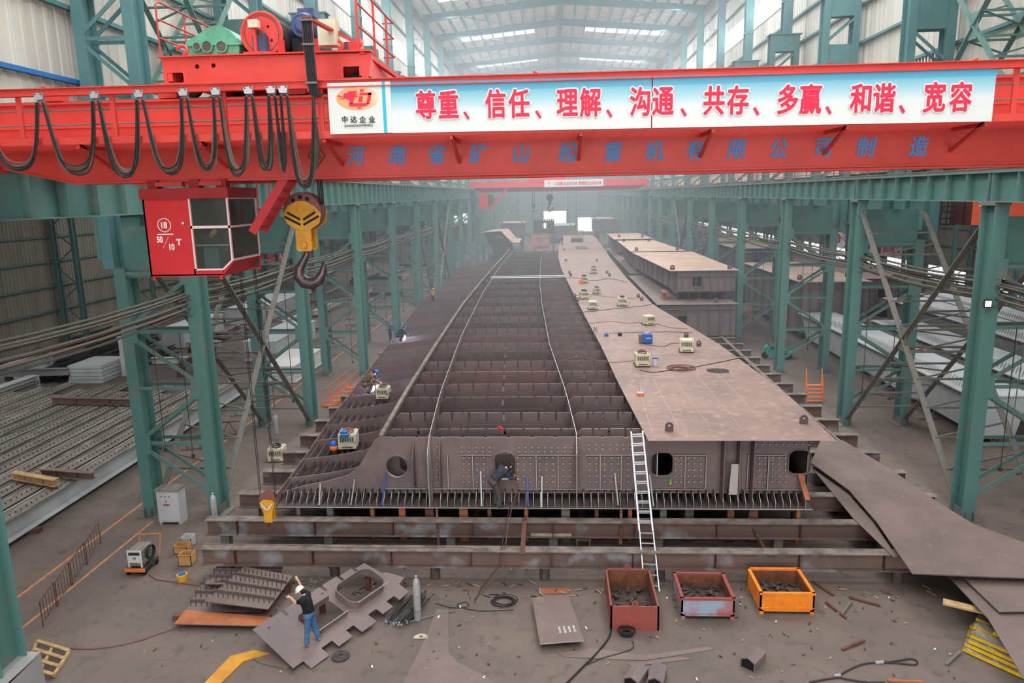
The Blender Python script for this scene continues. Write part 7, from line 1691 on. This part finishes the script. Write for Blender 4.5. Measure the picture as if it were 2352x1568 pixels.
# ================================================================== PEOPLE
def caps(mb, p0, p1, r0, r1, n=12):
    p0, p1 = Vector(p0), Vector(p1); d = p1 - p0; L_ = d.length
    if L_ < 1e-5: return mb.ball(p0, r0)
    prof = [(-r0 * math.cos(a), r0 * math.sin(a)) for a in (.12, .5, .95, 1.35)] + [(L_ + r1 * math.sin(a), r1 * math.cos(a)) for a in (.2, .6, 1.05, 1.45)]
    return mb.lathe(p0, d.normalized(), [(t_, max(r, .001)) for t_, r in prof], n)
def skinmesh(mb, name, m, parent, vox):
    o = mb.build(name, m, parent, True)
    md = o.modifiers.new('remesh', 'REMESH'); md.mode = 'VOXEL'; md.voxel_size = vox; md.use_smooth_shade = True
    sm = o.modifiers.new('smooth', 'SMOOTH'); sm.factor = .5; sm.iterations = 2
    return o
def person(label, base, yaw, J, cl, vox=.013, hat=None, hand_open=True, tilt=0.0, s=1.0):
    """J: joints in a frame (forward, left, up) around the feet; cl: clothing materials"""
    t = thing('person', label, 'person', base, 'workers')
    c_, s_ = math.cos(yaw), math.sin(yaw)
    def W(p): return Vector((base[0] + s * (p[0] * c_ - p[1] * s_), base[1] + s * (p[0] * s_ + p[1] * c_), base[2] + s * p[2]))
    P = {k: W(v) for k, v in J.items()}
    def C_(mb, a, b, r0, r1): caps(mb, P[a] if isinstance(a, str) else a, P[b] if isinstance(b, str) else b, r0 * s, r1 * s)
    def torso(mb, g):
        C_(mb, 'pelvis', 'chest', .145 + g, .16 + g); C_(mb, 'hipL', 'hipR', .12 + g, .12 + g); C_(mb, 'shL', 'shR', .085 + g, .085 + g)
        for q in 'LR': C_(mb, 'sh' + q, 'pelvis', .09 + g, .1 + g); C_(mb, 'sh' + q, 'chest', .09 + g, .12 + g)
    def arm(mb, q, g, full=True):
        C_(mb, 'sh' + q, 'el' + q, .062 + g, .048 + g)
        if full: C_(mb, 'el' + q, 'wr' + q, .045 + g, .032 + g)
    def leg(mb, q, g): C_(mb, 'hip' + q, 'kn' + q, .098 + g, .065 + g); C_(mb, 'kn' + q, 'an' + q, .062 + g, .045 + g)
    b = MB(); torso(b, 0)
    for q in 'LR': arm(b, q, 0); leg(b, q, 0)
    C_(b, 'chest', 'neck', .1, .058); C_(b, 'neck', 'head', .056, .06)
    hd = P['head']; face = (P['face'] - hd).normalized(); up = (hd - P['neck']).normalized(); side = up.cross(face).normalized()
    caps(b, hd, hd + up * .06 * s, .088 * s, .09 * s); caps(b, hd - up * .03 * s + face * .02 * s, hd - up * .07 * s + face * .05 * s, .06 * s, .04 * s)
    caps(b, hd + face * .085 * s, hd + face * .112 * s - up * .02 * s, .012 * s, .016 * s)                      # nose
    for e in (-1, 1): caps(b, hd + side * (.09 * s * e), hd + side * (.095 * s * e) + up * .03 * s, .018 * s, .02 * s)   # ears
    for q in 'LR':                                                                                              # hands: palm, four fingers, thumb
        wr, el = P['wr' + q], P['el' + q]; d = (P['ha' + q] - wr).normalized() if ('ha' + q) in P else (wr - el).normalized()
        sd = d.cross(Vector((0, 0, 1))); sd = sd.normalized() if sd.length > .1 else Vector((0, 1, 0)); nn = sd.cross(d).normalized()
        pe = wr + d * .085 * s
        for k in (-1, 0, 1): caps(b, wr + sd * .015 * k * s, pe + sd * .027 * k * s, .018 * s, .017 * s)
        for k, ln in zip((-1.4, -.45, .5, 1.4), (.062, .075, .08, .066)):
            a = pe + sd * .024 * k * s; m_ = a + (d + sd * (.22 if hand_open else .12) * k - nn * (.04 if hand_open else .2)).normalized() * ln * .55 * s; e = m_ + (d + sd * (.2 if hand_open else .08) * k - nn * (.12 if hand_open else .6)).normalized() * ln * .5 * s
            caps(b, a, m_, .0105 * s, .0095 * s); caps(b, m_, e, .0095 * s, .008 * s)
        a = wr + d * .03 * s - sd * .028 * s; caps(b, a, a + (d * .7 - sd * .9).normalized() * .05 * s, .0125 * s, .011 * s); a2 = a + (d * .7 - sd * .9).normalized() * .05 * s; caps(b, a2, a2 + (d - sd * .3).normalized() * .03 * s, .011 * s, .009 * s)
    body = skinmesh(b, 'body', 'skin', t, vox * s)
    for e in (-1, 1): MB().ball(hd + face * .082 * s + side * (.032 * e * s) + up * .018 * s, .012 * s, n=8).build('eye', 'white', t, True)
    m_ = MB(); caps(m_, hd + face * .088 * s - up * .055 * s - side * .02 * s, hd + face * .088 * s - up * .055 * s + side * .02 * s, .007 * s, .007 * s); m_.build('mouth', 'bin_red', t, True)
    sh = MB(); torso(sh, .012)
    for q in 'LR':
        if cl.get('sleeve', 'long') == 'long': C_(sh, 'sh' + q, 'el' + q, .078, .062); C_(sh, 'el' + q, 'wr' + q, .06, .046)
        else: C_(sh, 'sh' + q, P['sh' + q].lerp(P['el' + q], .55), .08, .072)
    C_(sh, 'chest', P['chest'].lerp(P['neck'], .6), .13, .075)
    skinmesh(sh, 'shirt', cl['shirt'], t, vox * s)
    tr_ = MB(); C_(tr_, 'hipL', 'hipR', .137, .137); C_(tr_, 'pelvis', P['pelvis'].lerp(P['chest'], .18), .165, .16)
    for q in 'LR': C_(tr_, 'hip' + q, 'kn' + q, .118, .086); C_(tr_, 'kn' + q, 'an' + q, .084, .07)
    skinmesh(tr_, 'trousers', cl['trousers'], t, vox * s)
    bt = P['pelvis'].lerp(P['chest'], .22); axis = (P['chest'] - P['pelvis']).normalized(); MB().lathe(bt - axis * .02 * s, axis, [(0, .172 * s), (.035 * s, .172 * s)], 20).build('belt', 'black', t)
    for q in 'LR':
        an = P['an' + q]; f = P['to' + q] - an; f.z = 0; f = f.normalized() if f.length > 1e-3 else Vector((c_, s_, 0)); fl_ = MB()
        z = P['to' + q].z; caps(fl_, Vector((an.x, an.y, z + .045 * s)) - f * .04 * s, Vector((an.x, an.y, z + .035 * s)) + f * .17 * s, .045 * s, .035 * s); caps(fl_, an, Vector((an.x, an.y, z + .05 * s)), .055 * s, .05 * s)
        skinmesh(fl_, 'boot', cl.get('boot', 'boot'), t, vox * s)
    top_ = hd + up * .055 * s
    if hat:
        r0, a0, b0 = .118 * s, up, None
        h = MB().lathe(top_ - up * .0 * s, up, [(0, .12 * s), (.03 * s, .122 * s), (.07 * s, .108 * s), (.10 * s, .075 * s), (.118 * s, .03 * s), (.12 * s, .005 * s)], 22); ho = h.build('helmet', hat, t, True)
        MB().lathe(top_ - up * .008 * s + face * .02 * s, up, [(0, .15 * s), (.01 * s, .148 * s)], 22).build('helmet_brim', hat, t)
    hr = MB(); caps(hr, hd - face * .02 * s + up * .04 * s, hd - face * .035 * s - up * .01 * s, .092 * s, .085 * s); skinmesh(hr, 'hair', 'hair', t, vox * s)
    return t, P
def pose(**k):
    J = dict(pelvis=(0, 0, .94), chest=(.03, 0, 1.26), neck=(.05, 0, 1.47), head=(.08, 0, 1.60), face=(.3, 0, 1.58),
             shL=(.03, .19, 1.40), shR=(.03, -.19, 1.40), elL=(.02, .25, 1.12), elR=(.02, -.25, 1.12), wrL=(.1, .25, .88), wrR=(.1, -.25, .88),
             hipL=(0, .09, .9), hipR=(0, -.09, .9), knL=(.02, .11, .49), knR=(.02, -.11, .49), anL=(-.02, .12, .09), anR=(-.02, -.12, .09), toL=(.1, .13, 0), toR=(.1, -.13, 0))
    J.update(k); return J
# the man directing the crane, facing left, right arm raised
bp_ = TF(.35, .30, .02); q = onz(716, 1476, bp_.z)
man, _ = person('person in white helmet, black t-shirt and blue jeans signalling with a raised arm', (q.x, q.y, bp_.z), PI - .15,
    pose(chest=(.06, 0, 1.27), neck=(.13, 0, 1.48), head=(.2, 0, 1.585), face=(.42, .0, 1.50), shL=(.08, .18, 1.41), shR=(.12, -.19, 1.40),
         elR=(.30, -.26, 1.50), wrR=(.42, -.28, 1.74), haR=(.50, -.28, 1.9), elL=(.30, .16, 1.32), wrL=(.50, .06, 1.40), haL=(.62, .02, 1.42),
         hipL=(.0, .09, .9), hipR=(0, -.09, .9), knL=(.03, .12, .48), anL=(.05, .2, .09), toL=(.17, .2, 0), knR=(-.06, -.12, .49), anR=(-.14, -.14, .10), toR=(-.02, -.16, .02)),
    dict(shirt='shirt_black', trousers='jeans', sleeve='short'), .012, 'helmet_white', s=1.02)
q = onz(697, 1440, .15); mb = MB(); mb.tube([(q.x + .075 * math.cos(a), q.y, q.z + .3 + .075 * math.sin(a)) for a in [2 * PI * j / 16 for j in range(17)]], .03, 8); tb(mb, 'red_roll', 'red_flag', 'small red roll on the plate frame behind the man in jeans', 'roll')
# the welder bending at the manhole
q = ony(1147, 1163, 25.42)
person('person in dark overalls bending into the manhole of the bridge front', (q.x, 25.45, BZ + .05), .35,
    pose(pelvis=(-.22, 0, .92), hipL=(-.2, .09, .88), hipR=(-.2, -.09, .88), chest=(.08, 0, 1.18), neck=(.28, .03, 1.32), head=(.40, .05, 1.36), face=(.6, .1, 1.28), shL=(.15, .18, 1.30), shR=(.18, -.17, 1.27),
         elL=(.36, .2, 1.06), wrL=(.55, .12, .98), elR=(.34, -.2, 1.02), wrR=(.56, -.12, .92), haR=(.66, -.1, .92), haL=(.66, .1, .96), knL=(-.06, .12, .49), knR=(-.05, -.12, .48), anL=(-.1, .12, .1), anR=(-.02, -.13, .1), toL=(.05, .12, 0), toR=(.12, -.13, 0)),
    dict(shirt='overall', trousers='trouser_grey', boot='bar_dark'), .014, 'bar_dark', False, s=1.1)
# crane operator seated in the cab
person('person in a plaid shirt seated inside the red crane cab', (-8.5, 17.6, 11.17), -.5,
    pose(pelvis=(0, 0, .48), hipL=(.02, .09, .46), hipR=(.02, -.09, .46), chest=(.1, 0, .78), neck=(.2, 0, .96), head=(.3, 0, 1.03), face=(.5, 0, .94), shL=(.14, .18, .9), shR=(.14, -.18, .9),
         elL=(.3, .24, .68), wrL=(.5, .16, .62), elR=(.3, -.24, .68), wrR=(.5, -.16, .62), knL=(.42, .13, .46), knR=(.42, -.13, .46), anL=(.45, .13, .1), anR=(.45, -.13, .1), toL=(.57, .13, 0), toR=(.57, -.13, 0)),
    dict(shirt='plaid', trousers='overall', boot='black'), .018, None, False, s=.9)
# arc welders on the left wing
CR = dict(pelvis=(-.1, 0, .42), hipL=(-.08, .1, .4), hipR=(-.08, -.1, .4), chest=(.12, 0, .72), neck=(.28, 0, .88), head=(.38, 0, .93), face=(.55, 0, .8), shL=(.2, .18, .85), shR=(.2, -.18, .85), elL=(.38, .22, .62), wrL=(.55, .1, .5), elR=(.38, -.22, .62), wrR=(.56, -.1, .48),
          knL=(.28, .16, .5), knR=(.28, -.16, .5), anL=(.05, .15, .1), anR=(.05, -.15, .1), toL=(.17, .15, 0), toR=(.17, -.15, 0))
arcs = []
for (px, py, yaw, lab, sh, hat, s, ax_) in ((845, 902, .1, 'crouching person in camouflage jacket and blue helmet arc welding on the left wing', 'camo', 'helmet_blue', 1.25, (857, 893)),
                                     (918, 783, .2, 'crouching person in dark clothes arc welding at the far wing edge', 'overall', 'helmet_blue', 1.1, (929, 776))):
    q = onz(px, py, 1.95); person(lab, (q.x, q.y, 1.95), yaw, pose(**CR), dict(shirt=sh, trousers=sh, boot='black'), .02, hat, False, s=s)
    a = onz(*ax_, 2.1); arcs.append(a)
for i, a in enumerate(arcs):
    t = thing('welding_arc', ['bright welding arc with orange glow beside the camouflaged worker', 'bluish white welding arc at the far edge of the left wing'][i], 'welding arc', a)
    MB().tube([a + Vector((-.14, 0, -.22)), a + Vector((0, 0, -.1)), a + Vector((.05, 0, .1)), a + Vector((.02, 0, .22))], .05, 8, rf=[.015, .05, .06, .02]).build('flame', 'arc', t)
    if i == 0: MB().ball(a + Vector((.25, .15, .1)), .12, .1, .12, 10).build('hot_metal', 'spark', t, True)
    l = bpy.data.lights.new('arc_glow', 'POINT'); l.energy = 120 if i == 0 else 60; l.color = (.55, .65, 1); l.shadow_soft_size = .06
    o = bpy.data.objects.new('arc_glow', l); COL.objects.link(o); o.location = a + Vector((0, -.15, .15))
for (px, py, z, yaw, lab, sh, tr2, hat, s) in ((995, 700, 1.5, .8, 'standing person with yellow helmet and tan clothes by the left columns', 'cardboard', 'overall', 'yellow', 1.0),
      (897, 790, 0, .5, 'standing person in blue overalls between the left columns', 'motor_blue', 'motor_blue', 'helmet_blue', 1.0), (1291, 562, ZD, .2, 'distant person standing at the left edge of the far deck', 'overall', 'overall', 'bar_dark', 1.0),
      (1010, 650, 1.9, 2.5, 'distant person bending on the far part of the left wing', 'cardboard', 'overall', 'white', 1.0)):
    q = onz(px, py, z); person(lab, (q.x, q.y, z), yaw, pose(), dict(shirt=sh, trousers=tr2, boot='black'), .025, hat, s=s)
